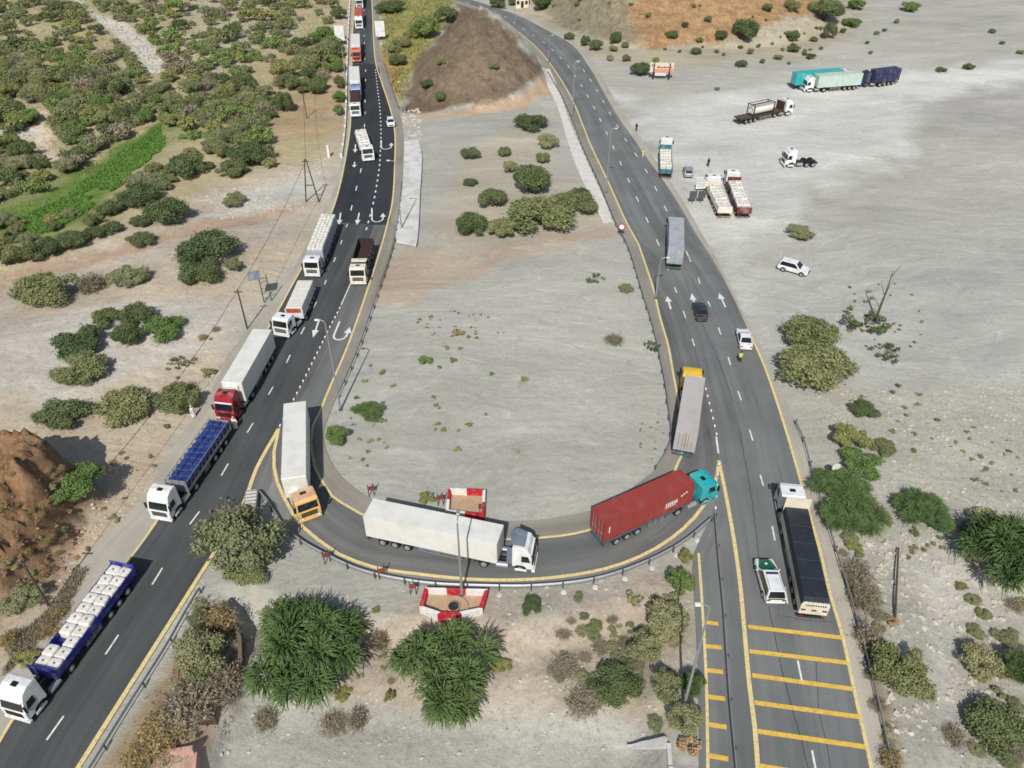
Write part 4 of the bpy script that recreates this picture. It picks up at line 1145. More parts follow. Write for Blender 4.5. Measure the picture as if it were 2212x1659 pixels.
mb = MB(M); mb.box(-1.6, -1.4, -1.1, 1.1, 2.93, 3.3); mb.build('roof_rack', M_yellow, root)
container(root, L, M_contgrey, 1.31, 'weathered pale grey container on the yellow cab lorry', H=2.85)
# right road
root, L, M, d = artic((1461.7, 470.5), (1461.5, 535.5), 4.15, 'lorry with green chassis driving away carrying a light grey container', None, group=G)
tractor(root, M, M_white, high=False); skeletal(root, L, M_green)
container(root, L, M_boxgrey, 1.31, 'smooth light grey container on the green chassis lorry driving away', H=2.85)
root, L, M, d = artic((1720.7, 1095.4), (1765.5, 1301), 3.0, 'white cab lorry with long black tarpaulin trailer driving away', None, group=G, gap=5.0)
tractor(root, M, M_white, high=False); running_gear(root, L, 3); side_bed(root, L, M_cream, 1.25, 1.0, 3.0, 1.35)
mb = MB()
mb.prof([(-L / 2 + .12, 2.26), (-L / 2 + .12, 2.85), (-L / 2 + .5, 3.0), (L / 2 - .5, 3.02), (L / 2 - .1, 2.95), (L / 2 - .1, 2.26)], lambda x, z: 1.28 if z < 2.5 else 1.12)
n = 6
for k in range(n):
    x = -L / 2 + .5 + k * (L - 1.0) / (n - 1); mb.box(x - .02, x + .02, -1.1, 1.1, 3.0, 3.03)
mb.build('tarpaulin', M_tarp, root, bevel=.05)
mb = MB()
for k in range(9): mb.box(-L / 2 - .012, -L / 2 - .002, -.95 + k * .21, -.82 + k * .21, 2.3, 2.5)
mb.build('tailboard_lettering', M_black, root)
mb = MB(); mb.box(-L / 2 + .01, -L / 2 + .09, -1.15, 1.15, 2.603, 2.8)
for k in range(6): mb.box(-L / 2 - .03, -L / 2 + .0, -1.0 + k * .38, -.8 + k * .38, 2.62, 2.88)
mb.build('tarpaulin_hem', M_tarpw, root)
mb = MB()
for y in (-.95, 0, .95): mb.box(-L / 2 - .014, -L / 2 - .003, y - .22, y + .22, 1.6, 1.85)
mb.build('rear_reflector', M_steel_dark, root)
# lorry park
PK = 'lorries parked on the gravel lorry park'
root, L, M, d = artic((1818.7, 149), (1717.7, 157), 4.0, 'teal box trailer lorry facing right, behind the pale green one', None, group=PK)
tractor(root, M, M_white); running_gear(root, L, 3); box_body(root, L, M_teal)
root, L, M, d = artic((1765.7, 162), (1860, 155.3), 4.0, 'white cab lorry with pale grey green box trailer facing left', (1738, 190), 0.8, group=PK)
tractor(root, M, M_white); running_gear(root, L, 3); box_body(root, L, M_palegreen)
root, L, M, d = artic((1888.8, 151.6), (1941.7, 145.4), 4.0, 'navy blue lorry with navy box body parked at the right end of the row', (1867, 180), 0.6, group=PK)
tractor(root, M, M_navy); running_gear(root, L, 3); box_body(root, L, M_navy)
root, L, M, d = artic((1684, 236.9), (1593, 256.2), 1.2, 'white cab flatbed lorry carrying one white tank, parked facing right', (1706.8, 231.6), 1.5, group=PK)
tractor(root, M, M_white); running_gear(root, L, 3); side_bed(root, L, M_brown, 1.25, .12, 2.0, .1, floor=M_wood)
tc_ = empty('tank_container', loc2w(root, .3, 0, 1.27), root.rotation_euler.z, 'white tank in a dark steel frame standing on the flatbed', 'tank')
mb = MB(); mb.cyl((-2.7, 0, 1.25), (2.7, 0, 1.25), 1.08, 1.08, 20); mb.cyl((-2.95, 0, 1.25), (-2.7, 0, 1.25), .7, 1.08, 20, False); mb.cyl((2.7, 0, 1.25), (2.95, 0, 1.25), 1.08, .7, 20, False); mb.build('tank', M_boxw, tc_)
mb = MB()
for sx in (-1, 1):
    for sy in (-1, 1):
        mb.box(sx * 3 - .09, sx * 3 + .09, sy * 1.13 - .09, sy * 1.13 + .09, 0, 2.55)
    mb.box(sx * 3 - .07, sx * 3 + .07, -1.04, 1.04, 2.4, 2.53); mb.box(sx * 3 - .07, sx * 3 + .07, -1.04, 1.04, .02, .16)
for sy in (-1, 1):
    mb.box(-2.9, 2.9, sy * 1.13 - .06, sy * 1.13 + .06, 2.4, 2.52); mb.box(-2.9, 2.9, sy * 1.13 - .06, sy * 1.13 + .06, .02, .15)
mb.build('tank_frame', M_brown, tc_)
mb = MB(); mb.box(-2.8, 2.8, -.3, .3, 2.36, 2.4); mb.build('walkway', M_steel_dark, tc_)
# lone tractor unit
a, b = Vector(P(1690, 354.5, .3)), Vector(P(1757, 353, .3)); dd = a - b
root = empty('tractor_unit', (a.x, a.y, float(height(a.x, a.y)) + .03), math.atan2(dd.y, dd.x), 'white high roof tractor unit without trailer parked alone', 'tractor unit', PK)
tractor(root, I4, M_white, axles=(-1.4, -4.6, -5.95), end=-6.9)
# loaded lorries beside the road
root, L, M, d = artic((1437.5, 319), (1440, 363), 2.35, 'white cab lorry with teal dropside body of white bags facing away', (1441, 297), 1.5, group=PK)
tractor(root, M, M_white); running_gear(root, L, 3); side_bed(root, L, M_teal_dark, 1.25, .8, 1.7, .8)
nb = int((L - 2.8) / 1.1); bags(root, -L / 2 + 2.2, L / 2 - .8, nb, 1.26, 'white bulk bag in the teal dropside lorry beside the road', 'white bags in the teal lorry')
root, L, M, d = artic((1543.3, 397.7), (1568, 448), 2.3, 'white and red cab lorry with cream tailboard and white bags, left of the pair', (1534, 374), 1.2, group=PK)
tractor(root, M, M_white, high=False, visor=M_white, bump=M_red); running_gear(root, L, 3); side_bed(root, L, M_cream, 1.25, .5, 1.5, 1.1)
bags(root, -L / 2 + .75, L / 2 - .75, int((L - .4) / 1.12), 1.26, 'white bulk bag on the cream trailer of the left parked pair', 'white bags on the cream trailer')
root, L, M, d = artic((1586.4, 387.9), (1609.8, 449.4), 2.3, 'white cab lorry with maroon tailboard and white bag load, right of the pair', (1575, 370), 1.2, group=PK)
M_maroon = paint('maroon_paint', 105, 40, 42)
tractor(root, M, M_white, high=False); running_gear(root, L, 3); side_bed(root, L, M_maroon, 1.25, .5, 1.5, 1.1)
bags(root, -L / 2 + .75, L / 2 - .75, int((L - .4) / 1.12), 1.26, 'white bulk bag on the maroon trailer of the right parked pair', 'white bags on the maroon trailer')

# ------------------------------------------------------------------ cars
def car(a, b, z, label, col, kind='sedan', L=None, cat='car', name='parked_car', police=False, group=None):
    """a front point, b rear point seen at height z"""
    c, rz, l0 = place(a, b, z); L = L or l0
    gz = float(height(c.x, c.y)); gz = max(gz, .037) if abs(gz) < .2 else gz + .02
    r = empty(name, (c.x, c.y, gz), rz, label, cat, group)
    k = L / 4.6; W_ = .91 if kind != 'suv' else .98
    up = .14 if kind == 'suv' else 0
    f, q = L / 2, -L / 2
    if kind == 'sedan': roof = (f - 2.25 * k, q + 1.35 * k); base = (f - 1.35 * k, q + .65 * k)
    elif kind == 'suv': roof = (f - 1.95 * k, q + .35 * k); base = (f - 1.2 * k, q + .06)
    else: roof = (f - 1.9 * k, q + .6 * k); base = (f - 1.05 * k, q + .12)
    zb, zr = .95 + up, 1.46 + up * 2.4
    rr = .33 + up * .4
    mb = MB()
    wx = (f - .85 * k, q + .95 * k)
    arch = lambda x: [(x + .42, .3 + up), (x + .3, .62 + up), (x, .74 + up), (x - .3, .62 + up), (x - .42, .3 + up)]
    pr = [(f, .35 + up), (f + .02, .6 + up), (f - .15, .78 + up)] + ([(base[0], zb)] ) + [(base[1], zb), (q + .08, zb - .05), (q, .7 + up), (q, .38 + up)] + [(q + .1, .3 + up)] + arch(wx[1])[::-1] + arch(wx[0])[::-1] + [(f - .08, .3 + up)]
    mb.prof(pr, lambda x, z: W_ if abs(x) < L / 2 - .4 else W_ - .1)
    mb.build('body', col, r, bevel=.05, seg=2)
    mb = MB(); wr = W_ - .22
    mb.add([(base[0], W_ - .04, zb - .02), (base[0], -W_ + .04, zb - .02), (base[1], -W_ + .04, zb - .02), (base[1], W_ - .04, zb - .02), (roof[0], wr, zr), (roof[0], -wr, zr), (roof[1], -wr, zr), (roof[1], wr, zr)],
           [(0, 1, 2, 3), (4, 5, 6, 7), (0, 1, 5, 4), (1, 2, 6, 5), (2, 3, 7, 6), (3, 0, 4, 7)])
    mb.build('roof', col, r, bevel=.07, seg=2)
    def pane(nm, p, off):
        c_ = sum((Vector(x) for x in p), Vector()) / 4
        q_ = [c_ + (Vector(x) - c_) * .86 for x in p]
        m_ = MB(); m_.slab(*q_, off); return m_.build(nm, M_glass, r)
    B = [(base[0], W_ - .04, zb), (base[0], -W_ + .04, zb), (base[1], -W_ + .04, zb), (base[1], W_ - .04, zb)]
    T = [(roof[0], wr, zr), (roof[0], -wr, zr), (roof[1], -wr, zr), (roof[1], wr, zr)]
    pane('windscreen', (B[0], B[1], T[1], T[0]), (.035, 0, .03)); pane('rear_window', (B[2], B[3], T[3], T[2]), (-.035, 0, .03))
    pane('side_window', (B[1], B[2], T[2], T[1]), (0, -.035, .02)); pane('side_window', (B[3], B[0], T[0], T[3]), (0, .035, .02))
    for s in (-1, 1):
        for x in wx: wheel(r, I4, x, s * (W_ - .11), rr, .7)
        mb = MB(); mb.box(f - .12, f + .015, s * (W_ - .32) - .18, s * (W_ - .32) + .18, .58 + up, .72 + up); mb.build('headlight', M_light, r, bevel=.02)
        mb = MB(); mb.box(q - .02, q + .06, s * (W_ - .28) - .16, s * (W_ - .28) + .16, .66 + up, .84 + up); mb.build('tail_light', M_tail, r, bevel=.02)
        mb = MB(); mb.box(base[0] - .35, base[0] - .22, s * (W_ + .08) - .09, s * (W_ + .08) + .09, zb, zb + .15); mb.build('mirror', col, r, bevel=.03)
    mb = MB(); mb.box(f - .03, f + .03, -.5, .5, .48 + up, .7 + up); mb.build('grille', M_black, r)
    mb = MB(); mb.box(f - .1, f + .05, -W_ + .12, W_ - .12, .3 + up, .45 + up); mb.box(q - .04, q + .1, -W_ + .12, W_ - .12, .34 + up, .52 + up); mb.build('bumper', M_black if kind == 'suv' and not police else col, r, bevel=.03)
    if police:
        mb = MB(); mb.slab((f - .2, .55, .80 + up), (f - .2, -.55, .80 + up), (base[0] + .02, -W_ + .1, zb + .01), (base[0] + .02, W_ - .1, zb + .01), (0, 0, .02)); mb.build('green_bonnet', M_green, r)
        mb = MB(); mb.cyl((f - .75, 0, .905 + up), (f - .75, 0, .935 + up), .13, .13, 10); mb.build('bonnet_emblem', M_white, r)
        mb = MB(); mb.box(q - .025, q + .02, -.75, .75, .86 + up, .98 + up); mb.build('green_stripe', M_green, r)
        mb = MB(); mb.box(roof[0] - .55, roof[0] - .3, -.6, .6, zr + .01, zr + .12); mb.build('light_bar', M_navy, r, bevel=.03)
        for s in (-1, 1):
            mb = MB(); mb.box(roof[1] + .2, roof[0] - .6, s * .62 - .02, s * .62 + .02, zr + .02, zr + .06); mb.build('roof_rail', M_steel, r)
    return r
car((1650, 1207), (1677, 1298), .9, 'white police SUV with green bonnet and dark light bar driving away', M_white, 'suv', L=4.95, cat='police car', name='police_car', police=True)
M_charcoal = paint('charcoal_paint', 52, 56, 64, .3, .1)
car((1509, 655), (1517, 687), .7, 'charcoal dark saloon car driving away between lane arrows', M_charcoal, 'sedan', L=4.6, name='car')
car((1605, 717), (1611, 744), .7, 'white saloon car stopped on the right edge of right road', M_white, 'sedan', L=4.6, name='car')
M_silver = mat('silver_paint', S(170, 175, 186), .35, metal=.3)
car((1484.5, 361), (1488, 379), .7, 'silver hatchback parked left of the pair of bag lorries', M_silver, 'hatch', L=4.1)
car((1740, 588), (1689, 574), .6, 'white SUV with black lower trim parked on the open gravel', M_white, 'suv', L=4.8)
car((844.9, 270), (842.9, 257), .7, 'small white car on the shoulder of the upper left road', M_white, 'hatch', L=4.0, name='car')
# ------------------------------------------------------------------ barriers, lamps, posts, signs
def guardrail(px, label, z0=0.0, spacing=4.0, foot=None, post=None, side=1, world=None, name='guard_rail'):
    pts = spline(W(px), 1.0) if world is None else world
    q, L_ = resamp(pts, max(8, int(sum(math.dist(a, b) for a, b in zip(pts[:-1], pts[1:])) / 1.0)))
    c = q[len(q) // 2]
    root = empty(name, (c[0], c[1], 0), 0, label, 'guard rail', 'steel guard rails')
    prof = [(0, .78), (.05, .74), (.05, .68), (-.02, .62), (.05, .56), (.05, .50), (0, .46), (-.025, .46), (.02, .51), (.02, .55), (-.05, .62), (.02, .69), (.02, .73), (-.025, .78)]
    vs, fs = [], []
    for i, p in enumerate(q):
        a, b = q[max(0, i - 1)], q[min(len(q) - 1, i + 1)]
        d = (b - a) / np.hypot(*(b - a)); n = np.array((-d[1], d[0])) * side
        g = max(float(height(p[0], p[1])), -0.05)
        for o, z in prof: vs.append((p[0] - c[0] + n[0] * o, p[1] - c[1] + n[1] * o, g + z))
    m = len(prof)
    for i in range(len(q) - 1):
        for k in range(m): fs.append((i * m + k, i * m + (k + 1) % m, (i + 1) * m + (k + 1) % m, (i + 1) * m + k))
    mb = MB(); mb.add(vs, fs); mb.build('rail', M_steel, root)
    n_ = min(95, int(L_ / spacing)); 
    for k in range(n_ + 1):
        i = int(k * (len(q) - 1) / n_); p = q[i]
        a, b = q[max(0, i - 1)], q[min(len(q) - 1, i + 1)]
        d = (b - a) / np.hypot(*(b - a)); n = np.array((-d[1], d[0])) * side
        g = float(height(p[0], p[1])); x, y = p[0] - c[0] - n[0] * .12, p[1] - c[1] - n[1] * .12
        ca, sa = d
        mb = MB(Matrix(((ca, -sa, 0, x), (sa, ca, 0, y), (0, 0, 1, 0), (0, 0, 0, 1))))
        mb.box(-.07, .07, -.05, .05, g - .3, max(g, -.05) + .80); mb.box(-.05, .05, .05, .1, max(g, -.05) + .5, max(g, -.05) + .72)
        mb.build('post', post or M_steel_dark, root)
        if foot and k / n_ > foot:
            mb = MB(); x, y = x - n[0] * .5, y - n[1] * .5
            mb.cyl((x, y, g - .2), (x, y, g + .1), .4, .26, 9); mb.build('concrete_footing', M_concrete, root, bevel=.03)
    return root
guardrail([(150, 1740), (205, 1655), (228, 1617), (277, 1537), (322, 1466), (365, 1397), (403, 1329), (432, 1280)], 'steel guard rail beside the lower left road above dry brush', side=1)
guardrail([(562, 1068), (585, 1096), (610, 1138), (650, 1173), (695, 1199), (785, 1239), (910, 1264), (1035, 1271), (1160, 1271), (1285, 1256), (1385, 1223), (1470, 1179), (1535, 1126)], 'long curved guard rail around the outside of the bend', spacing=3.0, foot=.54, side=1)
guardrail([(1543, 1120), (1551, 1218), (1561, 1324), (1574, 1517), (1587, 1659), (1594, 1740)], 'straight guard rail between service lane and right road', side=-1)
guardrail([(1716, 916), (1734, 957), (1751, 1019), (1770, 1085), (1793, 1161), (1821, 1251), (1849, 1348), (1876, 1448), (1904, 1569), (1923, 1659), (1940, 1740)], 'guard rail on the far right shoulder above the stony wadi', side=-1)
guardrail([(868, 400), (859, 487), (846, 545), (806, 668), (771, 768), (730, 862)], 'guard rail along the inner side of left road by the island', side=-1, spacing=3)
guardrail([(1184, 160), (1220, 225), (1260, 325), (1296, 405), (1331, 490), (1356, 538), (1388, 642), (1407, 702), (1424, 773)], 'upper guard rail between right road and the island', side=1, spacing=3)
guardrail([(1424, 775), (1436, 836), (1444, 898), (1449, 938), (1446, 962), (1434, 990), (1417, 1016)], 'short guard rail beside the grey container lorry', side=1, spacing=3)
guardrail([(862, 236), (842, 178), (830, 138)], 'pale guard rail beside the brown mound on left road', side=-1, spacing=3)
# white parapet of the upper left road
pp = E_['LSH']; i0 = [p for p in pp if p[1] > P(737, 345)[1] and p[1] < P(757, -20)[1]]
c = i0[len(i0) // 2]
root = empty('parapet', (c[0], c[1], 0), 0, 'long white concrete parapet on the left edge of upper left road', 'parapet')
mb = MB()
q, L_ = resamp(i0, 60)
for a, b in zip(q[:-1], q[1:]):
    d = (b - a) / np.hypot(*(b - a)); n = np.array((-d[1], d[0])) * .14
    pts = [(a[0] - c[0] + n[0] * s, a[1] - c[1] + n[1] * s) for s in (1, -1)] + [(b[0] - c[0] + n[0] * s, b[1] - c[1] + n[1] * s) for s in (-1, 1)]
    mb.slab(*[(x, y, -.3) for x, y in pts], (0, 0, .95))
mb.build('parapet_wall', M_concrete, root)
for k in range(0, 60, 2):
    mb = MB(); x, y = q[k][0] - c[0], q[k][1] - c[1]; mb.box(x - .2, x + .2, y - .2, y + .2, -.3, .95); mb.build('parapet_post', M_whitemas, root, bevel=.02)

def lamp(base, head, label, arm=True, sway=0):
    """base px on ground, head px: pole height solved so that its top stands above the base"""
    b = hit(*base)
    hs = np.arange(4, 18, .05)
    h = min(hs, key=lambda z: abs(P(head[0], head[1], b.z + z)[1] - b.y))
    hx = P(head[0], head[1], b.z + h)[0] - b.x
    r = empty('street_lamp', b, 0, label, 'street lamp', 'street lamps')
    mb = MB(); mb.cyl((0, 0, 0), (0, 0, h - .25), .14, .07, 8); mb.build('pole', M_steel, r)
    mb = MB(); mb.cyl((0, 0, 0), (0, 0, .35), .26, .2, 8); mb.build('base', M_steel_dark, r)
    if arm:
        s = 1 if hx >= 0 else -1
        e = s * max(1.0, min(2.4, abs(hx) + .5))
        mb = MB(); mb.tube([(0, 0, h - .3), (e * .15, 0, h - .05), (e * .5, 0, h + .1), (e * .75, 0, h + .13)], .055); mb.build('arm', M_steel, r)
        mb = MB(); mb.box(min(e * .7, e * 1.15), max(e * .7, e * 1.15), -.16, .16, h + .04, h + .2); mb.build('lamp_head', M_white, r, bevel=.05)
    else:
        mb = MB(); mb.tube([(0, 0, h - .3), (.02, .2, h - .05), (.04, .8, h + .05)], .055); mb.build('arm', M_steel, r)
        mb = MB(); mb.box(-.14, .2, .7, 1.4, h, h + .15); mb.build('lamp_head', M_steel, r, bevel=.05)
    return r
lamp((736, 886), (694, 693), 'tall street lamp with white head leaning out over the left road')
lamp((998, 1288), (991, 1126), 'street lamp rising from the red and white planter below the bend', arm=False)
lamp((1476, 1530), (1532, 1308), 'street lamp at the bottom among shrubs beside the service lane')
lamp((1416, 646), (1437, 558), 'street lamp on island edge next to the grey container lorry')
lamp((1309, 417), (1326, 279), 'street lamp beside the lower end of the grey concrete apron')
lamp((1236, 252), (1243, 133), 'street lamp beside the middle of the grey concrete apron')
lamp((1185, 136), (1187, 77), 'street lamp at the top of the grey concrete apron')
lamp((1113, 60), (1116, 28), 'farthest street lamp on the right road behind the mound')
lamp((868, 499), (844, 348), 'street lamp standing on the white concrete apron')
lamp((875, 240), (868, 178), 'street lamp at the foot of the brown mound by left road')
lamp((844, 185), (828, 95), 'street lamp in grass left of the brown mound')
lamp((749, 188), (742, 99), 'street lamp outside the white parapet in the far left')
def two_post_board(px, w_, h_, z0, label, cat, name, panel, rz=0.0, post=M_steel_dark, r_=.09, back=None):
    b = hit(*px)
    r = empty(name, b, rz, label, cat)
    mb = MB(); mb.box(-w_ / 2, w_ / 2, -.05, .05, z0, z0 + h_); mb.build('panel', panel, r, bevel=.02)
    for s in (-1, 1):
        mb = MB(); mb.cyl((s * w_ * .33, .12, -.2), (s * w_ * .33, .12, z0 + h_ - .1), r_, r_, 7); mb.build('post', post, r)
    return r
two_post_board((736, 97), 2.9, 4.2, 1.2, 'large blank white road sign left of the far road', 'road sign', 'road_sign', M_white)
two_post_board((823, 88), 2.9, 4.4, 1.2, 'large blank white road sign right of the far road', 'road sign', 'road_sign', M_white)
r = two_post_board((1427, 172), 6.2, 2.4, 1.9, 'cream and salmon billboard on thick dark posts beside a bush', 'billboard', 'billboard', M_sign, RAD(-4), M_chassis, .27)
mb = MB(); mb.box(-1.9, 3.08, -.075, -.055, 1.93, 2.75); mb.build('salmon_band', M_signpink, r)
mb = MB()
for k, (x, w_, h_) in enumerate(((-1.0, .5, .5), (-.45, .4, .35), (.1, .5, .3), (.6, .3, .5), (1.05, .45, .32), (1.6, .4, .36), (2.1, .25, .62), (2.5, .3, .45))): mb.box(x - w_ / 2, x + w_ / 2, -.075, -.055, 2.95, 2.95 + h_)
mb.build('lettering', M_signtext, r)
mb = MB(); mb.cyl((-2.5, -.06, 3.6), (-2.5, -.08, 3.6), .33, .33, 12); mb.build('emblem', mat('sign_green', S(130, 165, 130), .7), r)
mb = MB(); mb.box(-1.6, 1.2, -.07, .03, 1.0, 1.75); mb.build('lower_panel', M_concrete2, r)
r = empty('road_sign', hit(1504, 440), RAD(4), 'pair of square dark sign backs on two thin posts', 'road sign')
for s in (-1, 1):
    mb = MB(); mb.box(s * .8 - .7, s * .8 + .7, -.04, .04, 1.1, 2.5); mb.build('panel', M_steel_dark, r)
    mb = MB(); mb.cyl((s * .8, .1, -.2), (s * .8, .1, 2.5), .06, .06, 6); mb.build('post', M_steel_dark, r)
r = two_post_board((1513, 413), 2.1, 2.3, .5, 'white notice board with grey and red lines beside the white and red cab lorry', 'notice board', 'notice_board', M_white, RAD(5))
mb = MB()
for k in range(6): mb.box(-.85, .75 - .1 * (k % 3), -.065, -.052, 2.5 - k * .3, 2.56 - k * .3)
mb.build('text_line', M_steel_dark, r)
mb = MB(); mb.slab((.2, -.052, 2.78), (1.0, -.052, 1.9), (1.04, -.052, 2.0), (.4, -.052, 2.79), (0, -.014, 0)); mb.build('red_stripe', M_red, r)
def disc_sign(base, zc, rad, label, face, ring, rz=0):
    r = empty('road_sign', hit(*base), rz, label, 'road sign')
    mb = MB(); mb.cyl((0, 0, zc), (0, .04, zc), rad, rad, 20); mb.build('disc', ring, r)
    mb = MB(); mb.cyl((0, -.02, zc), (0, -.002, zc), rad * .7, rad * .7, 20); mb.build('disc_face', face, r)
    mb = MB(); mb.cyl((0, .09, -.2), (0, .09, zc + rad * .5), .045, .045, 6); mb.build('post', M_steel_dark, r)
    return r
disc_sign((1341, 513), 2.0, .62, 'round red ringed road sign on the island edge', M_white, M_redpaint, RAD(-12))
mb_r = disc_sign((1797, 1036), 1.9, .5, 'small round white sign above green bushes right of right road', M_concrete2, M_white, RAD(10))
# masonry planters painted red and white
def planter(px, zt, label, seg, dx=.42, ring=False):
    pl = [Vector(P(u, v, zt)) for u, v in px]; n = len(pl)
    c = sum(pl, Vector((0, 0))) / n
    g = min(float(height(c.x, c.y)), 0.0)
    r = empty('masonry_planter', (c.x, c.y, 0), 0, label, 'planter', 'red and white painted masonry planters')
    inn = [c + (p - c) * (1 - dx / (p - c).length) for p in pl]
    for i in range(n):
        a, b, ai, bi = pl[i] - c, pl[(i + 1) % n] - c, inn[i] - c, inn[(i + 1) % n] - c
        cols = seg[i]; k = len(cols)
        for j, m in enumerate(cols):
            f0, f1 = j / k, (j + 1) / k
            p0, p1, q0, q1 = a.lerp(b, f0), a.lerp(b, f1), ai.lerp(bi, f0), ai.lerp(bi, f1)
            mb = MB(); mb.slab((p0.x, p0.y, g - .5), (p1.x, p1.y, g - .5), (q1.x, q1.y, g - .5), (q0.x, q0.y, g - .5), (0, 0, zt - g + .5 + .004 * j)); mb.build('wall', m, r, bevel=.02)
    mb = MB(); mb.add([((p - c).x, (p - c).y, .12) for p in inn], [tuple(range(n))]); mb.build('paved_floor', M_paving, r)
    if ring:
        mb = MB(); mb.cyl((0.1, -.1, .13), (.1, -.1, .35), 1.45, 1.4, 24); mb.build('paved_ring', M_paving, r)
        mb = MB(); mb.cyl((0.1, -.1, .353), (.1, -.1, .62), .62, .62, 18); mb.build('stone_drum', M_paving, r, bevel=.04)
        mb = MB(); mb.cyl((0.1, -.1, .625), (.1, -.1, .64), .5, .5, 18); mb.build('drum_opening', M_chassis, r)
    return r
Wm, Rm = M_whitemas, M_redpaint
planter([(917, 1268), (1055, 1272), (1043, 1314), (998, 1327), (944, 1327), (905, 1310)], .95, 'six sided red and white planter below the bend holding the lamp', [(Wm, Rm, Wm), (Rm,), (Wm,), (Rm,), (Wm,), (Rm,)], ring=True)
planter([(968, 1053), (1049, 1056), (1046, 1113), (962, 1104)], .95, 'square red and white planter inside the bend behind white trailer', [(Wm, Rm), (Wm, Rm), (Rm, Wm), (Wm, Rm)])
# lane separators
def make_sep():
    mb = MB(); mb.box(-.32, .32, -.09, .09, 0, .1); a = mb.build('lane_separator', mat('faded_red_rubber', S(186, 120, 118), .8), bevel=.03)
    mb = MB(); mb.box(-.14, .14, -.1, .1, .1, .3); mb.build('reflector', M_white, a, bevel=.03)
    return a
SEP = make_sep(); fs_ = [True]
def seps(px, gap, label, group):
    q, L_ = resamp(spline(W(px)), 400)
    n = int(L_ / gap)
    for k in range(n + 1):
        i = int(k * 399 / n); d = q[min(399, i + 2)] - q[max(0, i - 2)]
        o = SEP if fs_[0] else copy_tree(SEP); fs_[0] = False
        o.location = (q[i][0], q[i][1], .04); o.rotation_euler = (0, 0, math.atan2(d[1], d[0]))
        tag(o, label, 'lane separator', group)
seps([(735, 668), (712, 712), (690, 757), (640, 857), (606, 922)], 1.25, 'small red and white lane separator in the row along the left road', 'lane separators on the left road')
seps([(1524, 843), (1536, 892), (1547, 940)], 1.25, 'small red and white lane separator in the row beside yellow cab lorry', 'lane separators on the right road')
seps([(1552, 1005), (1548, 1050), (1545, 1100)], 1.6, 'worn lane separator in the yellow gore below the bend exit', 'lane separators in the gore')
# chevron boards seen from behind
def chevron(px, rz, label):
    r = empty('chevron_sign', hit(*px), rz, label, 'chevron sign', 'chevron signs round the bend')
    for s in (-1, 1):
        mb = MB(); mb.cyl((s * .28, 0, -.2), (s * .28, 0, 1.9), .05, .05, 6); mb.build('post', M_wood, r)
    mb = MB(); mb.box(-.26, .26, -.06, -.03, 1.0, 1.62); mb.build('panel', M_wood, r)
    mb = MB()
    for z in (.0, .28): mb.slab((-.3, -.0605, 1.06 + z), (0, -.0605, 1.24 + z), (0, -.0605, 1.36 + z), (-.3, -.0605, 1.18 + z), (0, -.012, 0)); mb.slab((.3, -.0605, 1.06 + z), (.003, -.0605, 1.24 + z), (.003, -.0605, 1.36 + z), (.3, -.0605, 1.18 + z), (0, -.012, 0))
    mb.build('chevron', M_redpaint, r)
chevron((708, 1216), .6, 'small chevron sign with red stripes, leftmost outside the bend'); chevron((826, 1250), .3, 'weathered chevron sign between bend guard rail and left bushes')
chevron((893, 1284), 0, 'chevron sign left of the six sided planter'); chevron((803, 1072), .5, 'rusty chevron sign on the island behind the white trailer'); chevron((952, 1092), .1, 'thin chevron sign beside the square planter')
# crash cushion at the split
b = hit(545, 1092)
r = empty('crash_cushion', b, RAD(100), 'pale ribbed crash cushion where bend leaves the left road', 'crash cushion')
mb = MB(); mb.box(-1.5, 1.5, -.6, .6, .05, .95); mb.build('cushion_body', M_concrete2, r, bevel=.06)
mb = MB()
for k in range(6): mb.box(-1.3 + k * .5, -1.15 + k * .5, -.66, .66, .08, 1.0)
mb.build('rib', M_steel, r)
for s in (-1, 1):
    mb = MB(); mb.cyl((-1.75, s * .35, 0), (-1.75, s * .35, 1.1), .22, .2, 10); mb.build('black_drum', M_black, r)
# poles and cable
def upole(base, top, label, r_=.14):
    b = hit(*base); h = min(np.arange(3, 16, .05), key=lambda z: abs(P(top[0], top[1], b.z + z)[1] - b.y))
    o = empty('utility_pole', b, 0, label, 'utility pole', 'wooden utility poles')
    mb = MB(); mb.cyl((0, 0, -.3), (0, 0, h), r_, r_ * .7, 8); mb.build('pole', M_wood, o)
    mb = MB(); mb.box(-.6, .6, -.05, .05, h - .45, h - .33); mb.build('cross_arm', M_wood, o)
    for s in (-.5, 0, .5):
        mb = MB(); mb.cyl((s, 0, h - .33 if s else h), (s, 0, h - .15 if s else h + .15), .05, .03, 6); mb.build('insulator', M_greyp, o)
    return b + Vector((0, 0, h - .1))
t1 = upole((534.6, 711), (510.5, 625.5), 'wooden utility pole left of the white sheeted pallet lorry')
t2 = upole((107, 1311), (38, 1210), 'wooden utility pole beside the rocky knoll at bottom left')
t3 = upole((663, 256), (652, 201), 'thin utility pole on orange slope in upper scrub', .12)
t4 = upole((671, 150), (660, 85), 'thin utility pole in scrub highest on left', .12)
b = hit(675, 436); h = 8.2
o = empty('a_frame_pole', b, 0, 'two legged wooden A frame pole on grey rubble near left road', 'utility pole')
for s in (-1, 1):
    mb = MB(); mb.cyl((s * 1.25, 0, -.3), (s * .12, 0, h), .14, .1, 8); mb.build('leg', M_wood, o)
mb = MB(); mb.box(-.75, .75, -.06, .06, 3.2, 3.35); mb.box(-.7, .7, -.05, .05, h - .5, h - .38); mb.build('cross_arm', M_wood, o)
ta = b + Vector((0, 0, h - .3))
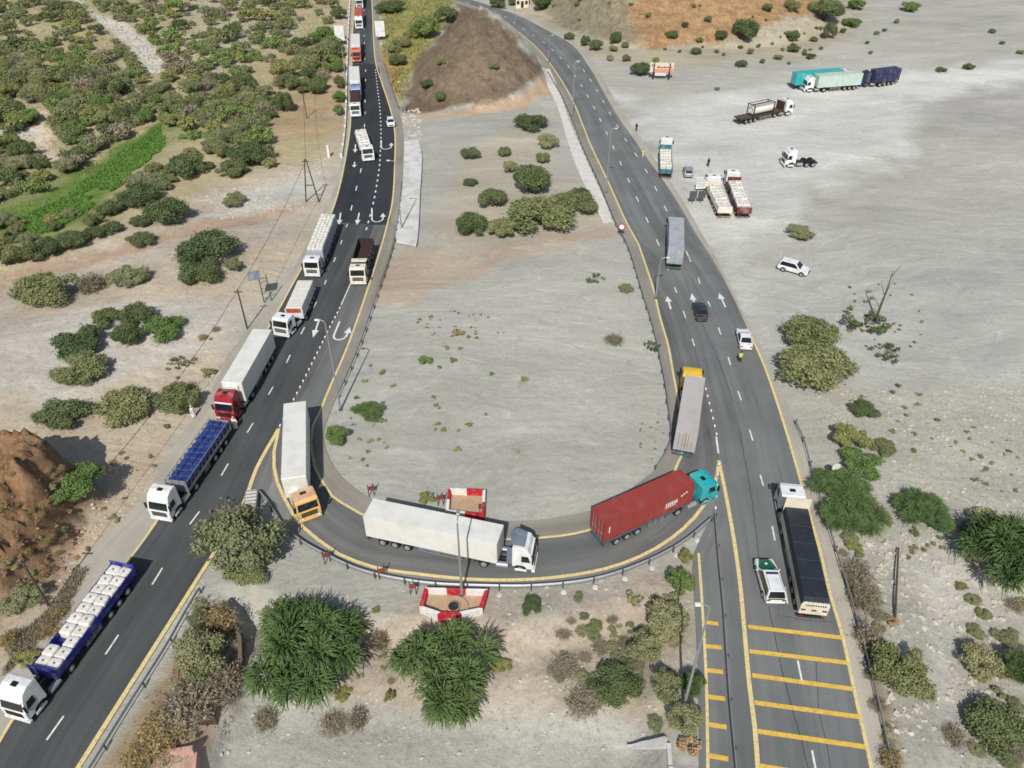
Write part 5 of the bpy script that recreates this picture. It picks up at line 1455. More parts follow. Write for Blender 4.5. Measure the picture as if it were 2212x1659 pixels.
def cable(a, b, label, sag=.8):
    c = (a + b) / 2; o = MB(); n = 24
    pts = [a.lerp(b, k / n) - c - Vector((0, 0, sag * 4 * (k / n) * (1 - k / n))) for k in range(n + 1)]
    o.tube(pts, .03, 5); q = o.build('power_cable', M_black); q.location = c
    tag(q, label, 'cable', 'overhead cables')
cable(t1, ta, 'overhead cable running up to the A frame pole'); cable(t2, t1, 'overhead cable spanning the lower left scrub between poles', 1.6); cable(ta, t3, 'overhead cable climbing the orange slope from A frame pole')
cable(t3, t4, 'overhead cable highest in the left scrub')
# green steel frame with a tilted panel
b = hit(579, 652)
o = empty('solar_panel_stand', b, RAD(15), 'green steel mast frame carrying a tilted grey panel', 'panel stand')
for s in (-1, 1):
    mb = MB(); mb.cyl((s * .55, 0, -.2), (s * .55, 0, 4.6), .08, .07, 6); mb.build('mast', M_greensteel, o)
mb = MB()
for k in range(5): mb.cyl((-.55, 0, .7 + k * .85), (.55, 0, .7 + k * .85 + (.4 if k % 2 else -.1)), .045, .045, 5)
mb.build('brace', M_greensteel, o)
mb = MB(); mb.slab((-2.0, -.7, 4.2), (-.3, -.7, 4.4), (-.3, .8, 5.0), (-2.0, .8, 4.8), (0, 0, .08)); mb.build('panel', M_greyp, o)
# fallen pole, blocks, walls
a, b = hit(1932, 1336), hit(1938, 1190)
mb = MB(); c = (a + b) / 2; mb.cyl(a - c + Vector((0, 0, .22)), b - c + Vector((0, 0, .45)), .12, .09, 8)
q = mb.build('fallen_pole', M_wood); q.location = c; tag(q, 'dark brown fallen pole lying on the stony wadi bank', 'pole')
def wall(px, h, label, m, th=.35):
    pts = [hit(*p) for p in px]; c = pts[0].copy(); mb = MB()
    for a, b in zip(pts[:-1], pts[1:]):
        d = (b - a); d.z = 0; d.normalize(); n = Vector((-d.y, d.x, 0)) * th / 2
        z0 = min(a.z, b.z) - .6; z1 = max(a.z, b.z) + h
        f = lambda p, s, z: (p.x - c.x + n.x * s, p.y - c.y + n.y * s, z - c.z)
        mb.slab(f(a, 1, z0), f(a, -1, z0), f(b, -1, z0), f(b, 1, z0), (0, 0, z1 - z0))
    o = mb.build('retaining_wall', m, bevel=.02); o.location = c
    return tag(o, label, 'wall')
wall([(1444, 1608), (1448, 1660), (1452, 1720)], .25, 'white concrete wing wall at the bottom beside the service lane', M_concrete)
wall([(372, 1630), (425, 1632), (428, 1720)], .6, 'pink rendered block wall at the bottom edge', mat('pink_render', S(205, 160, 150), .9, dirt=(S(170, 150, 130), .5, 1.0)))
wall([(486, 1312), (503, 1350), (523, 1392), (526, 1440), (515, 1480)], 1.1, 'low dark earth retaining wall between dry brush and path', mat('earth_wall', S(120, 104, 84), .95))
wall([(430, 1562), (470, 1560)], .8, 'short dark retaining wall at the foot of the path', M_wood)
b = hit(711, 340); mb = MB(); mb.box(-.25, .25, -.25, .25, -.2, 2.6); q = mb.build('marker_post', M_whitemas, bevel=.04); q.location = b; tag(q, 'single white marker post near the end of the parapet', 'post')

# ------------------------------------------------------------------ people
def person(px, rz, label, robe=None, top=None, legs=None, stride=.12, armL=.0, armR=.0):
    b = hit(*px); b.z = max(b.z, .035)
    me = bpy.data.meshes.new('person'); bm = bmesh.new()
    V, R = [], []
    def v(x, y, z, r): V.append(bm.verts.new((x, y, z))); R.append(r); return V[-1]
    def ch(st, pts):
        p = st
        for x, y, z, r in pts:
            q = v(x, y, z, r); bm.edges.new((p, q)); p = q
        return p
    pel = v(0, 0, .95, .15)
    chest = ch(pel, [(0, 0, 1.12, .145), (0.01, 0, 1.32, .16)])
    ch(chest, [(0.01, 0, 1.46, .06), (.02, 0, 1.55, .075), (.03, 0, 1.65, .10), (.02, 0, 1.73, .085)])
    for s, arm in ((1, armL), (-1, armR)):
        k = ch(chest, [(0, s * .19, 1.40, .065), (.04 + arm * .15, s * .26, 1.14, .048), (.10 + arm * .4, s * .27, .92 + arm * .25, .035), (.13 + arm * .46, s * .27, .86 + arm * .28, .035)])
        x, y, z = k.co
        for j, l in enumerate((.075, .085, .08, .065)):
            ch(k, [(x + .03 + arm * .03, y + (j - 1.5) * .02, z - .03, .009), (x + .04 + arm * .05, y + (j - 1.5) * .024, z - l - .01, .008)])
        ch(k, [(x + .05, y - s * .03, z - .01, .010), (x + .08, y - s * .04, z - .04, .009)])
        ch(pel, [(0, s * .1, .86, .095), (s * stride * .5 + .02, s * .1, .48, .06), (s * stride, s * .1, .09, .04), (s * stride + .14, s * .11, .04, .035)])
    bm.to_mesh(me); bm.free()
    o = bpy.data.objects.new('person', me); COL.objects.link(o)
    sk = o.modifiers.new('skin', 'SKIN'); ss = o.modifiers.new('smooth', 'SUBSURF'); ss.levels = 1; ss.render_levels = 1
    for i, r in enumerate(R): me.skin_vertices[0].data[i].radius = (r, r)
    me.skin_vertices[0].data[0].use_root = True
    me.materials.append(M_skin)
    o.location = b; o.rotation_euler = (0, 0, rz)
    tag(o, label, 'person')
    def lathe(name, prof, m, sy=1.25):
        mb = MB(); n = 12; vs = []
        for r, z in prof: vs += [(r * math.cos(2 * math.pi * k / n), sy * r * math.sin(2 * math.pi * k / n), z) for k in range(n)]
        mb.add(vs, [(i * n + k, i * n + (k + 1) % n, (i + 1) * n + (k + 1) % n, (i + 1) * n + k) for i in range(len(prof) - 1) for k in range(n)])
        return mb.build(name, m, o, smooth=True)
    if robe:
        lathe('robe', [(.07, 1.49), (.17, 1.44), (.19, 1.2), (.19, .95), (.22, .5), (.25, .12)], robe)
        for s in (-1, 1):
            arm = armL if s > 0 else armR
            mb = MB(); mb.cyl((0, s * .17, 1.42), (.04 + arm * .15, s * .26, 1.12), .085, .075, 8); mb.cyl((.04 + arm * .15, s * .26, 1.14), (.1 + arm * .4, s * .27, .92 + arm * .25), .075, .07, 8); mb.build('sleeve', robe, o)
        lathe('cap', [(.0, 1.83), (.07, 1.82), (.105, 1.77), (.11, 1.70)], robe, 1.0)
    else:
        lathe('shirt', [(.08, 1.49), (.17, 1.44), (.185, 1.25), (.18, 1.0), (.17, .88)], top)
        for s in (-1, 1):
            mb = MB(); mb.cyl((0, s * .1, .92), (s * stride * .5 + .02, s * .1, .48), .12, .085, 8); mb.cyl((s * stride * .5 + .02, s * .1, .5), (s * stride, s * .1, .1), .085, .065, 8); mb.build('trouser_leg', legs, o)
            arm = armL if s > 0 else armR
            mb = MB(); mb.cyl((0, s * .17, 1.42), (.04 + arm * .15, s * .26, 1.12), .08, .065, 8); mb.build('sleeve', top, o)
        lathe('hair', [(.0, 1.825), (.07, 1.815), (.105, 1.76), (.11, 1.68)], M_hair, 1.0)
    return o
person((510, 927), RAD(-60), 'person in white robe standing on road behind the blue crates', robe=M_robe, armR=.6, armL=.3)
person((420, 902), RAD(-30), 'person in white robe standing on the roadside shoulder left of queue', robe=M_robe)
person((1597, 784), RAD(100), 'person in yellow reflective vest standing behind the stopped white car', top=M_vest, legs=M_olivecloth, stride=.16)
person((1388, 341), RAD(80), 'person in pale yellow top at the edge of right road', top=M_vest, legs=M_robe)
person((1374, 284), RAD(60), 'person in dark clothes standing where the gravel meets right road', top=M_darkcloth, legs=M_darkcloth)
person((1529, 361), RAD(-90), 'person in dark clothes walking in front of the two bag lorries', top=M_darkcloth, legs=M_darkcloth, stride=.22)
# ------------------------------------------------------------------ vegetation
def leaf_mat(name, c1, c2, rnd=0.18, tr=0.22):
    m = mat(name, c1, 0.75, col2=c2, scale=1.6, rnd=rnd, spec=0.2)
    t = m.node_tree; b = t.nodes['Principled BSDF']; out = t.nodes['Material Output']
    src = b.inputs['Base Color'].links[0].from_socket
    tl = t.nodes.new('ShaderNodeBsdfTranslucent'); t.links.new(src, tl.inputs['Color'])
    mx = t.nodes.new('ShaderNodeMixShader'); mx.inputs[0].default_value = tr
    t.links.new(b.outputs[0], mx.inputs[1]); t.links.new(tl.outputs[0], mx.inputs[2]); t.links.new(mx.outputs[0], out.inputs['Surface'])
    return m
LM = {
    'olive': leaf_mat('olive_leaves', S(126, 131, 92, 1.35), S(95, 104, 66, 1.3)),
    'dark': leaf_mat('dark_leaves', S(102, 114, 76, 1.3), S(74, 88, 56, 1.25)),
    'green': leaf_mat('bright_leaves', S(118, 136, 82, 1.35), S(90, 112, 60, 1.3)),
    'weep': leaf_mat('feathery_leaves', S(104, 124, 78, 1.35), S(75, 95, 55, 1.3)),
    'grey': leaf_mat('grey_green_leaves', S(146, 148, 112, 1.25), S(114, 120, 84, 1.2)),
    'yellow': leaf_mat('yellow_green_leaves', S(144, 146, 94, 1.25), S(116, 120, 70, 1.25)),
    'dry': leaf_mat('dry_twigs', S(160, 152, 130, 1.15), S(124, 117, 98, 1.1)),
    'orange': leaf_mat('withered_leaves', S(176, 156, 116, 1.15), S(146, 128, 90, 1.1)),
}
CL = {}
M_bark = mat('bark', S(96, 82, 68), 0.95, var=0.2, scale=5)
rs = np.random.RandomState(11)
def leaves_mesh(name, cen, nrm, size, m, aspect=1.7):
    """one small rhombus per leaf spray"""
    n = len(cen)
    size = np.broadcast_to(np.asarray(size, float), (n,))
    r = rs.normal(size=(n, 3)); a = np.cross(nrm, r); a /= np.linalg.norm(a, axis=1)[:, None] + 1e-9
    b = np.cross(nrm, a); b /= np.linalg.norm(b, axis=1)[:, None] + 1e-9
    A, B = a * (size * aspect / 2)[:, None], b * (size / 2)[:, None]
    v = np.stack([cen - A, cen - B, cen + A, cen + B], 1).reshape(-1, 3)
    return quads_mesh(name, v, m)
def quads_mesh(name, v, m):
    n = len(v) // 4
    me = bpy.data.meshes.new(name)
    me.vertices.add(len(v)); me.vertices.foreach_set('co', v.astype(np.float32).ravel())
    me.loops.add(4 * n); me.loops.foreach_set('vertex_index', np.arange(4 * n, dtype=np.int32))
    me.polygons.add(n); me.polygons.foreach_set('loop_start', np.arange(0, 4 * n, 4, dtype=np.int32))
    me.update(calc_edges=True); me.materials.append(m)
    return me
def crown_points(n, nclump, flat=.75, spread=.72, csize=(.2, .36), zlow=.22):
    cs = []
    for k in range(nclump):
        th = rs.uniform(0, 2 * np.pi); r = spread * np.sqrt(rs.uniform(0.0, 1.0))
        zt = np.sqrt(max(0, 1 - (r / 1.05) ** 2))
        z = zlow + (1 - zlow - .12) * zt * rs.uniform(.35, 1.0)
        cs.append((r * np.cos(th), r * np.sin(th), z, rs.uniform(*csize)))
    cs = np.array(cs)
    w_ = cs[:, 3] ** 2; k = rs.choice(nclump, n, p=w_ / w_.sum())
    d = rs.normal(size=(n, 3)); d /= np.linalg.norm(d, axis=1)[:, None]
    rad = cs[k, 3] * (rs.uniform(.45, 1.0, n) ** .6) * rs.uniform(.8, 1.18, n) * np.where(rs.rand(n) < .09, rs.uniform(1.1, 1.5, n), 1.0)
    p = cs[k, :3] + d * rad[:, None] * np.array([1, 1, flat])
    p[:, 2] = np.maximum(p[:, 2], .02 + .05 * rs.rand(n))
    nr = d + .7 * rs.normal(size=(n, 3)); nr /= np.linalg.norm(nr, axis=1)[:, None]
    return p, nr, cs
def stems_mesh(name, cs, thick=.04):
    mb = MB()
    for k in range(min(len(cs), 6)):
        x, y, z, r = cs[k]
        mid = (x * .35 + rs.normal() * .05, y * .35 + rs.normal() * .05, z * .5)
        mb.cyl((x * .06, y * .06, -.15), mid, thick, thick * .7, 6); mb.cyl(mid, (x, y, z), thick * .7, thick * .25, 5)
    o = mb.build(name, M_bark); me = o.data; bpy.data.objects.remove(o); return me
def weep_mesh(name, m, n=5200):
    """feathery crown: fine arching sprays with tiny leaflets, in several uneven lobes"""
    _, _, cs = crown_points(10, 21, spread=.76, csize=(.15, .33), zlow=.25)
    out = []
    for k in range(n):
        c = cs[rs.randint(len(cs))]
        d = rs.normal(size=3); d[2] = abs(d[2]) * .8 - .15; d /= np.linalg.norm(d)
        rad = np.array([c[0], c[1], .25]); d = d + .5 * rad / (np.linalg.norm(rad) + .1); d /= np.linalg.norm(d)
        p = c[:3] + d * c[3] * rs.uniform(.3, 1.0); vel = d + np.array([0, 0, .25]) + rs.normal(size=3) * .3
        L_ = rs.uniform(.08, .26); nn = 5
        for j in range(nn):
            vel = vel / np.linalg.norm(vel); vel[2] -= .20
            q = p + vel * L_ / nn; q[2] = max(q[2], .03)
            side = np.cross(vel, rs.normal(size=3)); side /= np.linalg.norm(side) + 1e-9
            w_ = .0145 * (1.2 - .16 * j)
            out += [p - side * w_ * .3, p + side * w_, q + side * w_ * .8, q - side * w_ * .9]
            s2 = np.cross(vel, side) * w_ * 1.1
            out += [p, q, q + s2 + vel * .008, p + s2]
            p = q
    P_, nr, _ = crown_points(1600, 14, spread=.6, csize=(.2, .36), zlow=.25)
    f = leaves_mesh('t', P_ * np.array([.9, .9, .85]), nr, .04, m)
    v = np.empty(len(f.vertices) * 3, np.float32); f.vertices.foreach_get('co', v); bpy.data.meshes.remove(f)
    return quads_mesh(name, np.concatenate([np.array(out), v.reshape(-1, 3)]), m)
def twig_mesh(name, m, n=420, leaf=0, up=.9, spread=1.0):
    out = []
    for k in range(n):
        th = rs.uniform(0, 2 * np.pi); base = np.array([rs.normal() * .18, rs.normal() * .18, 0])
        el = rs.uniform(.15, 1.35); d = np.array([np.cos(th) * np.cos(el) * spread, np.sin(th) * np.cos(el) * spread, np.sin(el) * up])
        a = base; L_ = rs.uniform(.5, 1.05)
        for j in range(4):
            d = d + rs.normal(size=3) * .18; b = a + d / np.linalg.norm(d) * L_ / 4
            b[2] = max(b[2], .02)
            s = np.cross(d, rs.normal(size=3)); s = s / np.linalg.norm(s) * .012 * (1.3 - .25 * j)
            out += [a - s, a + s, b + s * .7, b - s * .7]
            for _ in range(2):
                c = b + rs.normal(size=3) * .09; c[2] = max(c[2], .03); out += [b - s * .6, b + s * .6, c + s * .5, c - s * .5]
                if leaf and rs.rand() < leaf:
                    e = rs.normal(size=3) * .03; f = rs.normal(size=3) * .03; out += [c - e, c - f, c + e, c + f]
            a = b
    return quads_mesh(name, np.array(out), m)
PL = {}
def variants(kind, m, cnt, n, ncl, **kw):
    lst = []
    sz = kw.pop('leaf', .085); th = kw.pop('thick', .035)
    for i in range(cnt):
        p, nr, cs = crown_points(n, ncl, **kw)
        lst.append((leaves_mesh('crown', p, nr, rs.uniform(.7, 1.3, n) * sz, LM[m]), stems_mesh('trunk', cs, th)))
    PL[kind] = lst
variants('olive', 'olive', 4, 9000, 26, leaf=.052, csize=(.17, .34))
variants('dark', 'dark', 4, 9000, 24, csize=(.18, .38), leaf=.052)
variants('green', 'green', 3, 8000, 24, leaf=.052, csize=(.16, .34))
variants('grey', 'grey', 3, 9000, 28, csize=(.15, .32), leaf=.046)
variants('yellow', 'yellow', 2, 6000, 20, leaf=.055, csize=(.15, .32))
variants('sparse', 'dark', 2, 620, 16, spread=.95, csize=(.08, .2), leaf=.075)
variants('tuft', 'yellow', 2, 420, 7, spread=.6, csize=(.3, .45), leaf=.16)
variants('tuftd', 'olive', 2, 420, 7, spread=.6, csize=(.3, .45), leaf=.16)
variants('sage', 'grey', 2, 360, 7, spread=.65, csize=(.25, .42), leaf=.15)
variants('rust', 'orange', 1, 420, 7, spread=.6, csize=(.3, .45), leaf=.15)
PL['weep'] = [(weep_mesh('crown', LM['weep']), PL['green'][i][1]) for i in range(3)]
PL['dry'] = [(twig_mesh('crown', LM['dry'], 420, .7), PL['grey'][i][1]) for i in range(3)]
PL['brown'] = [(twig_mesh('crown', LM['orange'], 380, .9), PL['grey'][i][1]) for i in range(2)]
CATS = {'weep': ('drooping_tree', 'tree'), 'dry': ('dry_shrub', 'shrub'), 'brown': ('dry_shrub', 'shrub'), 'tuft': ('plant_tuft', 'small plant'), 'tuftd': ('plant_tuft', 'small plant'), 'sage': ('plant_tuft', 'small plant'), 'rust': ('plant_tuft', 'small plant'), 'sparse': ('sparse_shrub', 'shrub'), 'grey': ('grey_shrub', 'shrub')}
cnt_ = [0]
def plant_at(b, r, Hm, kind, label, group=None, parts=True):
    cnt_[0] += 1
    vs = PL[kind]; cm, tm = vs[cnt_[0] % len(vs)]
    nm, cat = CATS.get(kind, ('bush', 'bush'))
    rz = random.uniform(0, 6.28)
    sc = (r * random.uniform(.92, 1.08), r * random.uniform(.92, 1.08), Hm)
    if parts:
        o = empty(nm, b, rz, label, cat, group)
        o.scale = sc
        for n_, me in (('crown', cm), ('trunk' if kind == 'weep' else 'stem', tm)):
            q = bpy.data.objects.new(n_, me); COL.objects.link(q); q.parent = o
    else:
        o = bpy.data.objects.new(nm, cm); COL.objects.link(o); o.location = b; o.rotation_euler = (0, 0, rz); o.scale = sc
        tag(o, label, cat, group)
    return o
def plant(u, v, hw, hh, kind, label, group=None, parts=True):
    s = pxm(u, v); el = math.atan2(CAMZ, math.hypot(*P(u, v)))
    r = hw / s
    Hm = 2 * (hh / s - .85 * r * math.sin(el)) / math.cos(el)
    Hm = max(.62 * r, min(1.7 * r, Hm))
    b = hit(u, v, Hm * .45)
    return plant_at(b, r * 1.14, Hm * 1.14, kind, label, group, parts)
GL, GI, GP, GR = 'bushes left of the left road', 'bushes on the island', 'bushes above the lorry park', 'vegetation right of the right road'
for q in [
    (104, 628, 66, 45, 'olive', 'largest olive bush at far left, lowest of the wash row', GL), (194, 612, 34, 26, 'dry', 'grey leafless shrub between two olive bushes at left', GL), (277, 602, 42, 30, 'grey', 'pale grey green shrub right of the leafless shrub', GL),
    (450, 540, 66, 32, 'dark', 'wide dark bush in grey wash near left road', GL), (432, 594, 45, 22, 'dark', 'flat dark bush just below the wide dark bush', GL), (505, 575, 22, 20, 'grey', 'small grey shrub left of the tilted grey panel', GL),
    (232, 690, 34, 25, 'dark', 'upper left bush of the five bush cluster', GL), (298, 683, 36, 30, 'dark', 'upper right bush of the five bush cluster', GL), (277, 728, 32, 30, 'dark', 'centre bush of the five bush cluster', GL), (356, 711, 45, 25, 'green', 'bright green spreading bush, right end of the cluster', GL), (170, 739, 55, 28, 'dark', 'broad flat bush at left end of the cluster', GL),
    (177, 798, 58, 38, 'olive', 'large round olive bush below the five bush cluster', GL), (138, 898, 54, 26, 'dark', 'flat dark bush above the rocky knoll', GL), (270, 881, 62, 30, 'olive', 'wide olive bush between two others above the knoll', GL), (384, 867, 55, 42, 'olive', 'tall olive bush nearest the red cab lorry', GL), (450, 806, 17, 12, 'tuftd', 'small olive tuft above the tall olive bush', GL), (388, 786, 24, 16, 'sparse', 'sparse dark twiggy shrub on open soil', GL), (398, 842, 24, 18, 'brown', 'dry brown shrub behind the tall olive bush', GL),
    (163, 1043, 58, 40, 'green', 'bright green bush growing on the side of the knoll', GL), (118, 1077, 22, 16, 'green', 'small vivid bush at foot of the knoll', GL),
    (360, 460, 46, 33, 'dark', 'dark bush on bank above the brown track', GL), (305, 519, 28, 12, 'dark', 'low dark bush beside the brown track', GL), (298, 480, 26, 14, 'dark', 'small dark bush left of the dark bank bush', GL), (505, 433, 28, 16, 'grey', 'round grey shrub on pale rubble', GL), (498, 367, 34, 22, 'olive', 'olive bush in front of the shady pair', GL), (540, 338, 48, 24, 'dark', 'large shady dark bush near the end of parapet', GL), (581, 353, 18, 14, 'yellow', 'small yellow green bush right of the shady bush', GL), (401, 363, 38, 27, 'dark', 'dark round bush at the edge of scrub', GL), (301, 426, 42, 24, 'dark', 'dark bush at lower end of the grass bank', GL), (316, 392, 38, 22, 'grey', 'grey green bush above the lower bank bush', GL),
    (14, 555, 34, 30, 'olive', 'leftmost bush of the dark row below the grass', GL), (60, 548, 34, 24, 'dark', 'second dark bush from left below the grass', GL), (108, 534, 34, 22, 'dark', 'third dark bush from left below the grass', GL), (156, 521, 32, 22, 'dark', 'fourth dark bush from left below the grass', GL), (200, 508, 30, 18, 'dark', 'fifth dark bush from left below the grass', GL), (241, 494, 26, 16, 'dark', 'right end bush of the dark row below the grass', GL),
    (616, 225, 20, 25, 'dark', 'upright dark bush on the orange slope', GL), (557, 281, 24, 15, 'dark', 'round dark bush low on the orange slope', GL), (654, 195, 14, 9, 'olive', 'tiny bush above the upright slope bush', GL),
    (1146, 267, 38, 20, 'dark', 'wide dark bush, farthest on the upper island', GI), (1016, 332, 20, 16, 'olive', 'single round olive bush left on the upper island', GI), (1089, 329, 15, 13, 'olive', 'small round bush between two others on upper island', GI), (1184, 308, 22, 18, 'grey', 'grey green bush near the grey apron', GI), (1174, 343, 15, 14, 'olive', 'small bush below the grey green bush', GI), (1101, 363, 17, 16, 'grey', 'small grey bush touching the tall green tree bush', GI), (1149, 394, 44, 36, 'dark', 'tall deep green bush in the island clump', GI), (1063, 433, 33, 26, 'dark', 'dense dark round bush left in the island clump', GI), (1016, 395, 17, 9, 'dark', 'low flat bush left of the island clump', GI), (1239, 443, 48, 27, 'olive', 'bush at right end of the island clump', GI), (1170, 467, 70, 37, 'olive', 'broad olive bush in the middle of island clump', GI), (1084, 495, 37, 26, 'olive', 'olive bush at the bottom of the island clump', GI), (1018, 487, 37, 28, 'dark', 'bush at lower left corner of island clump', GI), (1252, 420, 22, 16, 'dark', 'small dark bush at upper right of island clump', GI),
    (923, 183, 14, 10, 'dark', 'dark shrub on left flank of the brown mound', 'shrubs on the mound'), (952, 211, 12, 13, 'olive', 'upright shrub at foot of the brown mound', 'shrubs on the mound'), (952, 135, 10, 6, 'olive', 'small shrub high on left flank of mound', 'shrubs on the mound'), (1068, 145, 9, 6, 'olive', 'small shrub in the middle of the mound', 'shrubs on the mound'),
    (919, 778, 17, 13, 'green', 'bright green plant on the lower island gravel', GI), (797, 891, 30, 22, 'weep', 'feathery green shrub near the left lamp base', GI), (727, 944, 28, 28, 'green', 'green bush inside the bend beside amber cab lorry trailer', GI), (1352, 624, 17, 9, 'grey', 'grey tuft near right edge of island', GI), (990, 720, 14, 9, 'rust', 'brown withered tuft on the island', GI), (1408, 748, 18, 18, 'sparse', 'sprawling green plant at the right island guard rail', GI), (1288, 604, 20, 8, 'sparse', 'straggly plant high on right side of island', GI), (1327, 733, 20, 12, 'dry', 'bare grey fallen branches on island gravel', GI), (819, 910, 14, 9, 'sage', 'grey tuft beside the feathery shrub', GI),
    (1747, 724, 66, 42, 'olive', 'round olive tree right of the stopped white car', GR), (1758, 800, 80, 58, 'olive', 'bigger olive tree just below its round neighbour', GR), (1727, 504, 31, 20, 'grey', 'lone grey bush above the parked white SUV', GR), (1870, 690, 52, 30, 'sparse', 'straggling green shrub around the dead trunk', GR), (1917, 765, 32, 18, 'sparse', 'scattered green shrub below the dead trunk', GR), (1865, 886, 30, 20, 'dark', 'small deep green bush on pale gravel', GR),
    (1838, 950, 40, 36, 'yellow', 'yellow green thin bush at the top of guard rail vegetation', GR), (1910, 968, 28, 20, 'olive', 'olive bush right of the thin yellow green bush', GR), (1860, 1004, 46, 34, 'green', 'light green bush beside the small round sign', GR), (1816, 1056, 54, 40, 'weep', 'dark feathery shrub hanging over guard rail by black lorry', GR), (1846, 1112, 66, 52, 'weep', 'large feathery shrub leaning on the right guard rail', GR), (1996, 1108, 52, 30, 'weep', 'flat feathery shrub on the white stony bank', GR), (2182, 1206, 76, 88, 'weep', 'big dark drooping tree at the right edge', GR), (2202, 1450, 34, 40, 'weep', 'feathery shrub cut by the right edge', GR), (1948, 1450, 62, 60, 'olive', 'round olive green tree beside lower right guard rail', GR), (2158, 1572, 72, 62, 'olive', 'loose olive tree at the bottom right corner', GR), (2112, 1432, 46, 44, 'grey', 'grey green shrub left of the cut off feathery shrub', GR), (1855, 1232, 32, 30, 'dry', 'dry grey shrub beside rail below the feathery pair', GR), (1864, 1290, 30, 32, 'dry', 'dry grey shrub lower beside the right rail', GR), (1880, 1375, 28, 34, 'dry', 'dark dry shrub above the round olive green tree', GR), (1893, 1355, 13, 10, 'yellow', 'yellow tuft near the fallen pole', GR), (2076, 1268, 14, 10, 'yellow', 'yellow tuft on the far bank of wadi', GR), (1846, 1182, 18, 14, 'yellow', 'yellow green tuft below the large feathery shrub', GR), (1928, 1342, 14, 14, 'rust', 'orange withered tuft at the foot of the fallen pole', GR), (2128, 1130, 40, 22, 'sage', 'grey scrub above the big drooping tree', GR), (2060, 1590, 30, 24, 'dry', 'dry brown shrub at bottom edge in the wadi', GR), (1925, 1640, 26, 26, 'brown', 'brown dry shrub at the lowest right guard rail', GR),
    (660, 1412, 108, 108, 'weep', 'large bright drooping tree below the bend, left of the pair', 'drooping trees below the bend'), (963, 1462, 108, 110, 'weep', 'largest bright drooping tree directly below the six sided planter', 'drooping trees below the bend'),
    (518, 1180, 92, 90, 'grey', 'big olive grey bush at the split of bend and left road', 'shrubs below the bend'), (536, 1228, 50, 40, 'olive', 'olive lower half of the bush at the split', 'shrubs below the bend'), (500, 1130, 56, 40, 'dry', 'bare twiggy top of the bush at the split', 'shrubs below the bend'), (600, 1341, 32, 30, 'dry', 'dry grey shrub at upper left of the left drooping tree', 'shrubs below the bend'), (572, 1553, 28, 26, 'dry', 'dry shrub on the edge of the bottom wadi, leftmost', 'shrubs below the bend'), (722, 1560, 30, 26, 'dry', 'dry shrub below the left drooping tree', 'shrubs below the bend'), (772, 1552, 24, 26, 'dry', 'dry shrub in front of bottom wadi near the middle', 'shrubs below the bend'), (820, 1382, 22, 32, 'dry', 'dry pale shrub between the drooping trees', 'shrubs below the bend'), (742, 1500, 20, 14, 'yellow', 'yellow green tuft under the left drooping tree', 'shrubs below the bend'), (840, 1506, 14, 16, 'yellow', 'yellow green tuft between the two drooping trees', 'shrubs below the bend'), (1084, 1440, 22, 16, 'yellow', 'yellow green tuft right of the largest drooping tree', 'shrubs below the bend'),
    (1148, 1312, 27, 18, 'dark', 'round dark cushion bush right of the six sided planter', 'shrubs below the bend'), (1330, 1482, 56, 50, 'dark', 'dark straggly bush in the slope below bend', 'shrubs below the bend'), (1260, 1511, 42, 32, 'dry', 'grey twiggy shrub left of the dark straggly bush', 'shrubs below the bend'), (1480, 1556, 42, 42, 'grey', 'grey green bush at the foot of bottom street lamp', 'shrubs below the bend'), (1437, 1488, 34, 38, 'grey', 'grey bush left of the bottom street lamp', 'shrubs below the bend'), (1495, 1482, 26, 30, 'weep', 'feathery green shrub beside service lane', 'shrubs below the bend'), (1298, 1398, 20, 18, 'dry', 'small brown shrub halfway down the slope', 'shrubs below the bend'), (1225, 1438, 30, 22, 'dry', 'low grey shrub in the middle of the slope', 'shrubs below the bend'), (1396, 1400, 40, 40, 'grey', 'thin grey green shrub on slope near the lamp shadow', 'shrubs below the bend'), (1440, 1345, 46, 46, 'grey', 'loose grey shrub below the end of bend guard rail', 'shrubs below the bend'), (1470, 1260, 28, 38, 'green', 'green bush beside service lane start', 'shrubs below the bend'), (1482, 1206, 16, 22, 'yellow', 'yellow green bush at the tip of the service lane', 'shrubs below the bend'), (1372, 1290, 22, 20, 'sage', 'grey scrub below the guard rail footings', 'shrubs below the bend'), (1488, 1610, 26, 24, 'rust', 'orange brown withered bush by the wing wall', 'shrubs below the bend'), (1250, 1290, 14, 10, 'tuftd', 'olive tuft just below the white footings', 'shrubs below the bend'), (812, 1318, 10, 8, 'yellow', 'single yellow tuft left of the six sided planter', 'shrubs below the bend'), (577, 1318, 12, 9, 'yellow', 'left yellow tuft of the pair by the path', 'shrubs below the bend'), (606, 1302, 12, 9, 'yellow', 'right yellow tuft of the pair by the path', 'shrubs below the bend'), (922, 1078, 20, 12, 'yellow', 'yellow green tuft behind the white trailer', 'shrubs below the bend'),
    (432, 1420, 62, 62, 'grey', 'big grey brush on terrace beside left road', 'dry brush by the left road'), (400, 1520, 62, 58, 'dry', 'dry brush lower on the roadside terrace', 'dry brush by the left road'), (468, 1345, 40, 40, 'brown', 'tan dry shrub at the top of the roadside terrace', 'dry brush by the left road'), (345, 1585, 52, 46, 'brown', 'brown dry shrub lowest on the roadside terrace', 'dry brush by the left road'), (480, 1470, 40, 44, 'dry', 'dark dry shrub against the earth wall', 'dry brush by the left road'), (300, 1630, 34, 32, 'brown', 'brown dry shrub at bottom edge beside the guard rail', 'dry brush by the left road'), (428, 1340, 26, 26, 'grey', 'thin grey shrub beside guard rail top', 'dry brush by the left road'),
